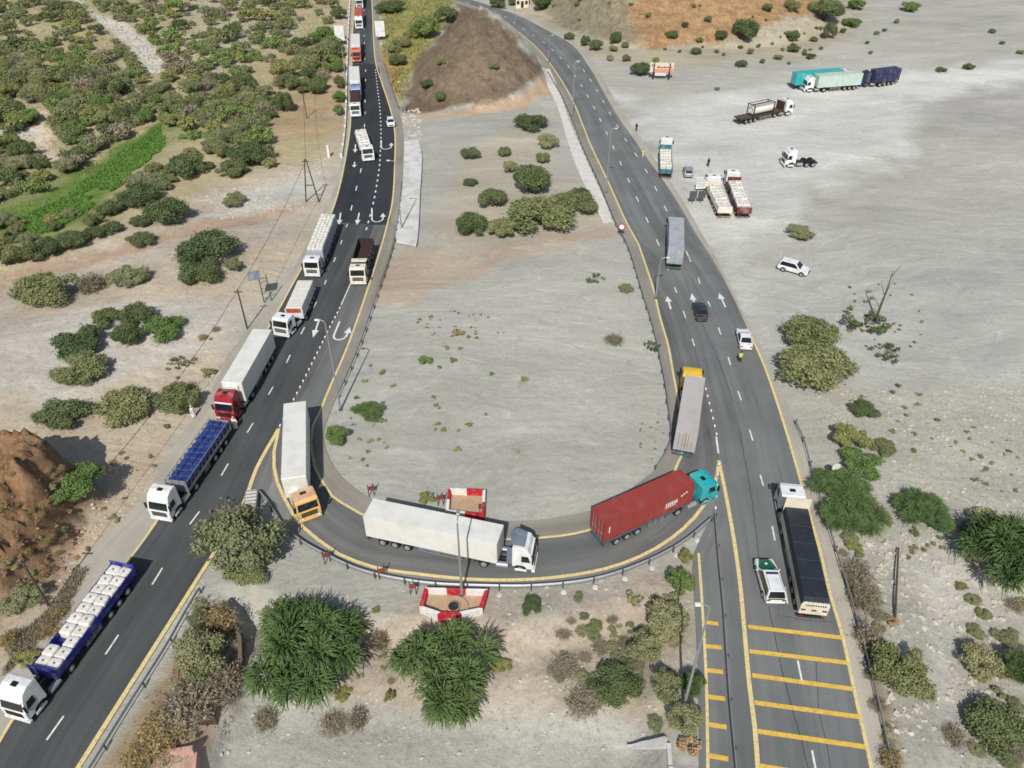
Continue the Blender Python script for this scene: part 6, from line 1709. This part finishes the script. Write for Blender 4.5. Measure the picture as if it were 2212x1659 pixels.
    (45, 1292, 46, 36, 'grey', 'grey green bush beside the lower left utility pole', GL), (100, 1360, 24, 20, 'brown', 'tan dry tuft behind the blue trailer', GL), (60, 1420, 26, 20, 'yellow', 'yellow brown tuft behind the nearest white cab', GL), (130, 1320, 20, 18, 'brown', 'dry tuft at the base of lower left utility pole', GL), (20, 1380, 24, 24, 'brown', 'dry tuft at far left below the knoll', GL),
    (1384, 152, 22, 15, 'dark', 'dark bush left of the billboard', GP), (1416, 133, 9, 8, 'olive', 'small bush behind the billboard', GP), (1503, 112, 12, 8, 'dark', 'dark bush right above the billboard', GP), (1354, 127, 10, 8, 'olive', 'olive bush beside right road near billboard', GP), (1287, 100, 14, 12, 'dark', 'round dark bush close to the right road', GP), (1265, 90, 11, 11, 'dark', 'second round bush close to the right road', GP), (1230, 80, 11, 8, 'dark', 'third round bush close to the right road', GP), (1329, 84, 14, 12, 'dark', 'dark bush at foot of the grey hill', GP), (1350, 98, 9, 7, 'olive', 'small bush below the foot of grey hill', GP), (1325, 106, 10, 7, 'olive', 'olive bush right of the round roadside bush', GP), (1318, 126, 8, 7, 'grey', 'small grey bush above the road edge', GP), (1452, 76, 12, 8, 'dark', 'dark bush at foot of the orange cliff', GP), (1558, 78, 12, 10, 'dark', 'dark bush in the middle below the orange cliff', GP), (1511, 87, 10, 6, 'olive', 'low olive bush below the orange cliff', GP), (1610, 68, 26, 21, 'dark', 'large green bush at right end of orange cliff', GP), (1714, 78, 15, 10, 'dark', 'dark bush on gravel right of the large green one', GP), (1714, 107, 14, 8, 'dark', 'dark bush next lower on gravel', GP), (1621, 112, 8, 7, 'olive', 'small bush above the bare gravel', GP), (1602, 139, 13, 8, 'dark', 'low dark bush left of the teal trailer', GP), (1646, 133, 6, 5, 'olive', 'tiny bush right of the low dark bush', GP), (1681, 125, 10, 6, 'grey', 'grey bush above the teal trailer', GP), (1752, 123, 12, 7, 'dark', 'dark bush behind the teal trailer', GP), (1792, 70, 15, 17, 'dark', 'upright bush above the parked lorries', GP), (1758, 86, 8, 6, 'olive', 'small bush left of the upright bush', GP), (1839, 50, 21, 11, 'green', 'yellowish wide bush high above the lorries', GP), (1780, 25, 34, 22, 'dark', 'biggest dark bush at top right hillside', GP), (1850, 11, 20, 12, 'green', 'bright bush at top edge right of the biggest', GP), (1966, 16, 20, 11, 'green', 'round bush farthest right at top edge', GP), (1712, 13, 16, 11, 'olive', 'bush on upper orange hillside', GP), (1657, 18, 10, 8, 'olive', 'small bush on the orange hillside', GP), (2033, 151, 12, 6, 'dark', 'low bush right of the navy lorry', GP), (2093, 145, 12, 7, 'dark', 'second low bush right of navy lorry', GP), (2144, 68, 8, 5, 'olive', 'small bush far right on the plain', GP), (2165, 93, 7, 4, 'olive', 'tiny bush far right on the plain', GP), (1881, 114, 5, 4, 'olive', 'tiny bush above the navy lorry', GP), (2205, 113, 9, 5, 'olive', 'low bush cut by right edge of the plain', GP), (1549, 192, 6, 4, 'olive', 'tiny bush right of the billboard on gravel', GP), (1480, 55, 8, 6, 'dark', 'dark spot bush on the orange cliff', GP), (1530, 42, 8, 6, 'olive', 'small olive bush up the orange cliff', GP),
    (842, 17, 30, 14, 'dark', 'long dark green bush at top edge by left road', 'bushes left of the mound'), (919, 62, 30, 24, 'green', 'large deep green bush against the mound', 'bushes left of the mound'), (962, 36, 28, 18, 'dark', 'dark bush behind the mound at top', 'bushes left of the mound'), (869, 93, 22, 13, 'olive', 'olive bush between road and mound', 'bushes left of the mound'), (859, 131, 20, 13, 'dark', 'dark bush lower between road and mound', 'bushes left of the mound'), (851, 107, 16, 10, 'olive', 'smaller olive bush beside the road verge', 'bushes left of the mound'), (890, 76, 18, 10, 'yellow', 'yellow dry grassy bush by the mound', 'bushes left of the mound'), (1075, 8, 18, 12, 'dark', 'dark tree by right road at top edge', 'bushes left of the mound'), (1110, 2, 16, 12, 'green', 'tree between the far buildings', 'bushes left of the mound'), (1170, 8, 22, 16, 'dark', 'dark tree at left end of the grey hill', 'bushes left of the mound'),
    (735, 30, 15, 14, 'dark', 'bush outside the parapet, topmost', 'bushes along the parapet'), (730, 74, 14, 14, 'olive', 'bush outside the parapet near far lamp', 'bushes along the parapet'), (730, 112, 14, 14, 'dark', 'bush outside the parapet below the white sign', 'bushes along the parapet'), (732, 145, 14, 15, 'green', 'bush outside the parapet, middle of row', 'bushes along the parapet'), (731, 180, 14, 15, 'dark', 'bush outside the parapet near the far lamp foot', 'bushes along the parapet'), (733, 212, 13, 14, 'green', 'bush outside the parapet, second lowest', 'bushes along the parapet'), (730, 240, 12, 12, 'olive', 'bush outside the parapet, lowest of the row', 'bushes along the parapet'),
]: plant(*q)
# low tufts on the island and the right hand gravel
for (u, v, hw, k) in [(1133, 819, 9, 'tuft'), (1011, 917, 9, 'tuft'), (988, 972, 9, 'tuft'), (944, 916, 7, 'tuft'), (958, 928, 8, 'tuft'), (1062, 808, 7, 'tuftd'), (965, 753, 8, 'sage'), (995, 754, 6, 'sage'), (979, 779, 9, 'tuftd'), (949, 793, 6, 'tuftd'), (847, 834, 8, 'sage'), (826, 804, 9, 'tuftd'), (796, 954, 9, 'sage'), (1050, 894, 5, 'tuft'), (1119, 977, 5, 'tuft'), (937, 859, 6, 'tuft'), (942, 875, 6, 'tuftd'), (949, 882, 4, 'tuftd'), (789, 824, 8, 'sage'), (1012, 728, 6, 'tuftd'), (1030, 730, 5, 'tuftd'), (940, 928, 4, 'tuft'), (990, 930, 5, 'tuft'), (800, 790, 5, 'tuftd'), (906, 690, 5, 'tuftd'), (930, 685, 5, 'tuftd')]:
    plant(u, v, hw, hw * .8, k, 'small round tuft on the bare island gravel', 'tufts on the island gravel', parts=False)
def scatter(poly, n, hw, kinds, label, group, jit=.5, avoid=(), seed=3, parts=False):
    r_ = random.Random(seed); xs = [p[0] for p in poly]; yy = [p[1] for p in poly]; c = 0; tries = 0; placed = []
    while c < n and tries < n * 60:
        tries += 1
        u, v = r_.uniform(min(xs), max(xs)), r_.uniform(min(yy), max(yy))
        if float(sdf(poly, [u], [v])[0]) > 0 or any(float(sdf(a, [u], [v])[0]) < m for a, m in avoid): continue
        h = r_.uniform(hw[0], hw[1])
        if any(abs(u - a) < (h + b_) * jit and abs(v - e) < (h + b_) * jit * .6 for a, e, b_ in placed): continue
        placed.append((u, v, h)); c += 1
        k = r_.choice(kinds)
        plant(u, v, h, h * r_.uniform(.62, .85), k, label[k] if isinstance(label, dict) else label, group, parts)
scatter([(900, 690), (1010, 660), (1100, 690), (1090, 720), (960, 730), (890, 720)], 26, (2.5, 5), ['tuftd', 'sage'], 'tiny tuft in the sprinkled patch of the middle island', 'sprinkled tufts on the island', .6, seed=4)
scatter([(760, 860), (830, 850), (840, 980), (790, 1020), (740, 1000), (720, 930)], 22, (3, 7), ['tuftd', 'sage', 'tuft'], 'little weed at the left rim of the island by the bend', 'weeds at the island rim', .5, seed=5)
scatter([(1395, 860), (1440, 830), (1438, 960), (1380, 1030), (1370, 980)], 16, (2.5, 4.5), ['tuftd', 'sage'], 'little weed at the right rim of the island', 'weeds at the right island rim', .6, seed=6)
scatter([(1830, 620), (1980, 600), (2000, 720), (1960, 800), (1880, 760), (1820, 700)], 34, (3, 7), ['sage', 'tuftd'], 'small scrub plant scattered round the dead trunk', 'scrub round the dead trunk', .5, seed=7)
scatter([(1830, 850), (1960, 830), (2060, 900), (2200, 960), (2200, 1080), (2050, 1050), (1960, 960), (1850, 900)], 46, (3, 8), ['sage', 'tuftd', 'sage'], 'small scrub plant on the pale gravel right of the bend', 'scrub on the right gravel', .5, seed=8)
scatter([(1960, 1120), (2110, 1120), (2100, 1230), (2030, 1180), (1960, 1220)], 16, (6, 14), ['sage', 'dry', 'tuftd'], 'low scrub on the white stony bank', 'scrub on the stony bank', .5, seed=9)
scatter([(1200, 1330), (1480, 1280), (1490, 1560), (1400, 1570), (1180, 1500)], 56, (7, 22), ['sage', 'dry', 'olive', 'grey', 'grey'], 'small shrub on the brown slope below the bend', 'shrubs on the slope below the bend', .45, seed=10)
scatter([(590, 1310), (880, 1350), (850, 1530), (780, 1530), (780, 1400), (600, 1320)], 16, (6, 14), ['sage', 'dry', 'brown'], 'small dry shrub near the left drooping tree', 'shrubs round the drooping trees', .5, seed=11)
scatter([(270, 1680), (330, 1560), (430, 1290), (485, 1300), (525, 1400), (500, 1500), (440, 1600)], 16, (10, 24), ['dry', 'grey', 'dry', 'sage', 'grey'], 'dry tangled shrub on the roadside terrace', 'tangled shrubs on the terrace', .4, seed=12)
scatter([(2080, 1290), (2212, 1290), (2212, 1659), (2090, 1640), (2120, 1500)], 36, (10, 26), ['dry', 'sage', 'grey', 'grey', 'olive'], 'tangled shrub on the far bank of right wadi', 'shrubs on the far wadi bank', .4, seed=13)
scatter([(1810, 1150), (1860, 1150), (1900, 1330), (1940, 1600), (1905, 1600)], 26, (9, 20), ['dry', 'sage', 'dry', 'grey'], 'dry shrub squeezed between right guard rail and wadi', 'shrubs along the right guard rail', .4, seed=14)
scatter([(1190, 60), (1290, 95), (1440, 105), (1600, 95), (1740, 60), (1900, 30), (2000, 60), (1700, 140), (1420, 120)], 30, (3, 7), ['olive', 'tuftd', 'dark'], 'small shrub sprinkled at the foot of the hills', 'shrubs at the foot of the hills', .7, seed=15)
scatter([(1190, 55), (1290, 80), (1440, 85), (1600, 60), (1740, 20), (1700, -40), (1150, -60)], 30, (3, 7), ['olive', 'tuftd', 'sage'], 'small shrub on the hillside above the right road', 'shrubs on the hillside', .7, seed=16)
scatter([(200, 1240), (300, 1080), (420, 880), (470, 700), (420, 720), (330, 830), (250, 930), (230, 1080), (120, 1250)], 24, (4, 10), ['sage', 'brown', 'tuftd'], 'small weed on bare soil beside the queue', 'weeds beside the queue', .6, seed=17)
scatter([(-20, 960), (80, 960), (190, 1060), (160, 1180), (40, 1290), (-20, 1330)], 26, (7, 16), ['brown', 'sage', 'brown'], 'dry weed growing on the rocky knoll', 'weeds on the rocky knoll', .5, seed=18)
# the scrub forest at upper left
WOOD = [(-30, -25), (728, -25), (722, 120), (700, 190), (600, 170), (640, 130), (560, 150), (600, 230), (560, 300), (470, 330), (360, 300), (300, 300), (220, 340), (150, 400), (-30, 470)]
PATHS = [[(-40, 560), (-40, 450), (104, 405), (200, 340), (300, 270), (350, 250), (375, 300), (300, 365), (220, 440), (121, 500)], [(120, -30), (173, 10), (242, 65), (294, 118), (322, 160), (363, 155), (332, 97), (277, 52), (242, 38), (194, 15), (165, -30)], [(80, 222), (100, 222), (104, 256), (121, 298), (138, 346), (111, 353), (52, 311), (35, 298), (76, 263)], [(0, 440), (104, 405), (156, 380), (208, 345), (270, 295), (343, 255), (360, 310), (287, 357), (215, 433), (121, 500), (0, 520)]]
def scrub_mass():
    """the scrub beyond the nearer bushes reads as one mass"""
    r_ = random.Random(77); lows = {}
    for k, m in (('olive', 'olive'), ('dark', 'dark'), ('green', 'green'), ('grey', 'grey'), ('yellow', 'yellow'), ('dry', 'dry')):
        lows[k] = []
        for _ in range(3):
            p, nr, cs = crown_points(800, 14, csize=(.2, .4)); me = leaves_mesh('t', p, nr, .11, LM[m])
            v = np.empty(len(me.vertices) * 3, np.float32); me.vertices.foreach_get('co', v); bpy.data.meshes.remove(me); lows[k].append(v.reshape(-1, 3))
    acc = {k: [] for k in lows}; placed = []; tries = 0
    while len(placed) < 470 and tries < 20000:
        tries += 1
        u, v = r_.uniform(-40, 728), r_.uniform(-45, 470)
        if float(sdf(WOOD, [u], [v])[0]) > 0 or any(float(sdf(a, [u], [v])[0]) < 7 for a in PATHS): continue
        # thinner on the bare slope beside the road
        if u > 560 and v > 110 and r_.random() < .75: continue
        hw = (10 + 20 * r_.random() ** 1.5) * (.85 + v / 1000)
        if any(abs(u - a) < (hw + b_) * .34 and abs(v - e) < (hw + b_) * .2 for a, e, b_ in placed): continue
        placed.append((u, v, hw)); s_ = pxm(u, v); r = hw / s_; b = hit(u, v, r * .45)
        k = r_.choice(['olive', 'olive', 'olive', 'dark', 'green', 'green', 'grey', 'yellow', 'olive', 'grey', 'dry']); th = r_.uniform(0, 6.28); c_, n_ = math.cos(th), math.sin(th)
        q = r_.choice(lows[k]); acc[k].append(np.c_[(q[:, 0] * c_ - q[:, 1] * n_) * r + b.x, (q[:, 0] * n_ + q[:, 1] * c_) * r + b.y, q[:, 2] * r * r_.uniform(.8, 1.25) + b.z])
    for k, l in acc.items():
        o = bpy.data.objects.new('scrub', quads_mesh('scrub', np.concatenate(l), LM[k])); COL.objects.link(o); tag(o, kind='stuff')
wl_ = {'olive': 'olive bush in the dense scrub left of the far road', 'dark': 'dark green bush in the dense scrub left of the far road', 'green': 'fresh green bush in the dense scrub left of the far road', 'grey': 'grey green bush in the dense scrub left of the far road', 'yellow': 'yellow green bush in the dense scrub left of the far road', 'dry': 'leafless grey shrub in the dense scrub left of the far road'}
scatter([(-30, 100), (320, 170), (470, 200), (600, 150), (722, 60), (722, 120), (700, 190), (600, 230), (560, 300), (470, 330), (360, 300), (300, 300), (220, 340), (150, 400), (-30, 470)], 120, (15, 29), ['olive', 'olive', 'dark', 'green', 'grey', 'yellow', 'dry', 'grey'], wl_, 'bushes of the scrub forest', .36, [(p, 9) for p in PATHS], 21, parts=True)
scrub_mass()
scatter([(-20, 480), (120, 470), (250, 420), (330, 360), (420, 330), (470, 350), (330, 420), (230, 470), (100, 510), (-20, 540)], 28, (14, 26), ['grey', 'olive', 'yellow', 'dark'], 'bush on the bank between grass strip and wash', 'bushes on the grass bank', .5, seed=22, parts=True)
# dead trunk
a = hit(1890, 693); o = empty('dead_tree', a, 0, 'leaning bare dead tree trunk on the right gravel', 'dead tree')
mb = MB(); mb.cyl((0, 0, -.2), (.5, .6, 4.2), .22, .12, 7); mb.cyl((.5, .6, 4.2), (.75, 1.1, 7.6), .12, .04, 6); mb.build('trunk', M_wood, o)
for e in ((1.3, 1.3, 6.4, .35, .45, 3.6), (-.5, 1.2, 6.0, .42, .5, 3.9), (1.5, 1.0, 8.6, .7, 1.0, 6.6), (-1.6, .2, 2.6, .1, .1, 1.2), (-1.0, 1.4, 3.8, .2, .2, 2.0)):
    mb = MB(); mb.cyl((e[3], e[4], e[5]), e[:3], .06, .02, 5); mb.build('branch', M_wood, o)
# ------------------------------------------------------------------ uncountable stuff: grass, litter, stones
def blades(name, poly, n, hgt, wd, m, lo=.4):
    pl = W(poly); xs = [p[0] for p in pl]; yy = [p[1] for p in pl]
    x = rs.uniform(min(xs), max(xs), n * 4); y = rs.uniform(min(yy), max(yy), n * 4)
    k = sdf(pl, x, y) < 1.5 * fbm(x / 4, y / 4, 3, 77); x, y = x[k][:n], y[k][:n]
    dn = fbm(x / 5, y / 5, 3, 78) > -.35; x, y = x[dn], y[dn]; z = height(x, y); n = len(x)
    th = rs.uniform(0, 6.28, n); h = hgt * rs.uniform(lo, 1, n); w_ = wd * rs.uniform(.6, 1.4, n)
    a = np.c_[x - np.cos(th) * w_, y - np.sin(th) * w_, z - .05]; b_ = np.c_[x + np.cos(th) * w_, y + np.sin(th) * w_, z - .05]
    tx, ty = rs.normal(size=n) * h * .5, rs.normal(size=n) * h * .5
    c = np.c_[x + np.cos(th) * w_ * .4 + tx, y + np.sin(th) * w_ * .4 + ty, z + h]; d = np.c_[x - np.cos(th) * w_ * .4 + tx, y - np.sin(th) * w_ * .4 + ty, z + h]
    o = bpy.data.objects.new(name, quads_mesh(name, np.stack([a, b_, c, d], 1).reshape(-1, 3), m)); COL.objects.link(o)
    return tag(o, kind='stuff')
M_grass = leaf_mat('reed_grass', S(104, 136, 66, 1.35), S(80, 112, 50, 1.3), 0)
blades('reed_grass', [(-40, 540), (0, 462), (104, 419), (156, 391), (208, 350), (270, 301), (343, 263), (352, 308), (290, 357), (215, 433), (121, 490), (0, 520), (-40, 570)], 34000, .5, .16, M_grass)
blades('dry_grass', [(815, -20), (985, -20), (960, 60), (890, 160), (866, 225), (838, 150), (820, 80)], 7000, .8, .14, LM['yellow'])
blades('dry_grass', [(250, 1700), (330, 1560), (430, 1290), (490, 1310), (526, 1400), (510, 1500), (440, 1600), (330, 1700)], 2500, .45, .035, LM['dry'])
blades('dry_grass', [(-20, 1480), (60, 1380), (140, 1290), (170, 1250), (190, 1230), (120, 1330), (40, 1430), (-20, 1530)], 5000, .5, .04, LM['dry'])
blades('dry_grass', WOOD, 16000, .5, .12, LM['grey'])
def stones(name, poly, n, size, m, seed, powr=3.0):
    r_ = np.random.RandomState(seed); pl = W(poly); xs = [p[0] for p in pl]; yy = [p[1] for p in pl]
    x = r_.uniform(min(xs), max(xs), n * 5); y = r_.uniform(min(yy), max(yy), n * 5)
    k = (sdf(pl, x, y) < 0) & (fbm(x / 6, y / 6, 3, seed) > r_.uniform(-.7, .5, n * 5)); x, y = x[k][:n], y[k][:n]; n = len(x); z = height(x, y)
    s = size[0] + (size[1] - size[0]) * r_.uniform(0, 1, n) ** powr
    base = np.array([(1, 0, 0), (.3, .9, .1), (-.8, .6, 0), (-.8, -.6, .1), (.3, -.9, 0), (.1, .1, .75), (.45, -.3, .6), (-.4, .25, .62)])
    fs = [(0, 1, 6), (1, 5, 6), (1, 2, 7), (1, 7, 5), (2, 3, 7), (3, 4, 6), (3, 6, 5), (3, 5, 7), (4, 0, 6)]
    th = r_.uniform(0, 6.28, n); q = base[None] * (1 + .25 * r_.normal(size=(n, 8, 1)) + .12 * r_.normal(size=(n, 8, 3))) * s[:, None, None]
    X = q[..., 0] * np.cos(th)[:, None] - q[..., 1] * np.sin(th)[:, None] + x[:, None]; Y = q[..., 0] * np.sin(th)[:, None] + q[..., 1] * np.cos(th)[:, None] + y[:, None]; Z = q[..., 2] * .8 + z[:, None] - s[:, None] * .12
    v = np.stack([X, Y, Z], -1).reshape(-1, 3)
    f = (np.array(fs)[None] + (np.arange(n) * 8)[:, None, None]).reshape(-1, 3)
    me = bpy.data.meshes.new(name); me.from_pydata(v.tolist(), [], f.tolist()); me.materials.append(m)
    o = bpy.data.objects.new(name, me); COL.objects.link(o); return tag(o, kind='stuff')
stones('loose_stones', [(1860, 1180), (2060, 1120), (2200, 1250), (2212, 1659), (1940, 1659), (1890, 1400)], 1900, (.04, .42), M_stone, 1, 5.0)
stones('loose_stones', [(560, 1290), (1490, 1230), (1490, 1600), (460, 1600)], 1500, (.04, .26), M_stone, 2, 4.0)
stones('loose_stones', [(430, 420), (560, 395), (712, 340), (720, 440), (480, 470)], 900, (.08, .4), M_stone, 3)
stones('loose_stones', [(100, 1290), (330, 1080), (600, 660), (560, 640), (250, 1000)], 900, (.04, .25), M_stone, 4)
stones('loose_stones', [(1760, 840), (2212, 820), (2212, 1100), (1900, 1150), (1800, 1000)], 1400, (.04, .3), M_stone, 5, 4.0)
stones('brown_rubble', [(-40, 960), (110, 970), (200, 1070), (170, 1200), (40, 1310), (-40, 1350)], 700, (.08, .45), mat('brown_rock', S(150, 116, 86), .95, var=.2, scale=.5), 6, 3.0)
stones('loose_stones', [(866, 240), (905, 236), (915, 300), (872, 305)], 160, (.15, .8), M_stone, 7)
# far buildings seen at the very top
def shed(px, w_, d_, h_, m, label, rz=0):
    b = hit(*px); o = empty('small_building', b, rz, label, 'building')
    mb = MB(); mb.box(-w_ / 2, w_ / 2, -d_ / 2, d_ / 2, -.4, h_); mb.build('wall', m, o)
    mb = MB(); mb.box(-w_ / 2 - .15, w_ / 2 + .15, -d_ / 2 - .15, d_ / 2 + .15, h_ + .003, h_ + .3); mb.build('roof', M_whitemas, o)
    mb = MB(); mb.box(-.5, .5, -d_ / 2 - .05, -d_ / 2 - .003, 0, 2.1); mb.build('door', M_chassis, o)
    for s in (-1, 1):
        mb = MB(); mb.box(s * w_ * .32 - .45, s * w_ * .32 + .45, -d_ / 2 - .05, -d_ / 2 - .003, 1.1, 2.2); mb.build('window', M_glass, o)
shed((1128, 14), 4.5, 4, 3.2, M_cream, 'cream hut between trees by the right road at top'); shed((1164, 12), 2.6, 2.6, 4.4, M_whitemas, 'narrow white kiosk with dark opening at top edge')
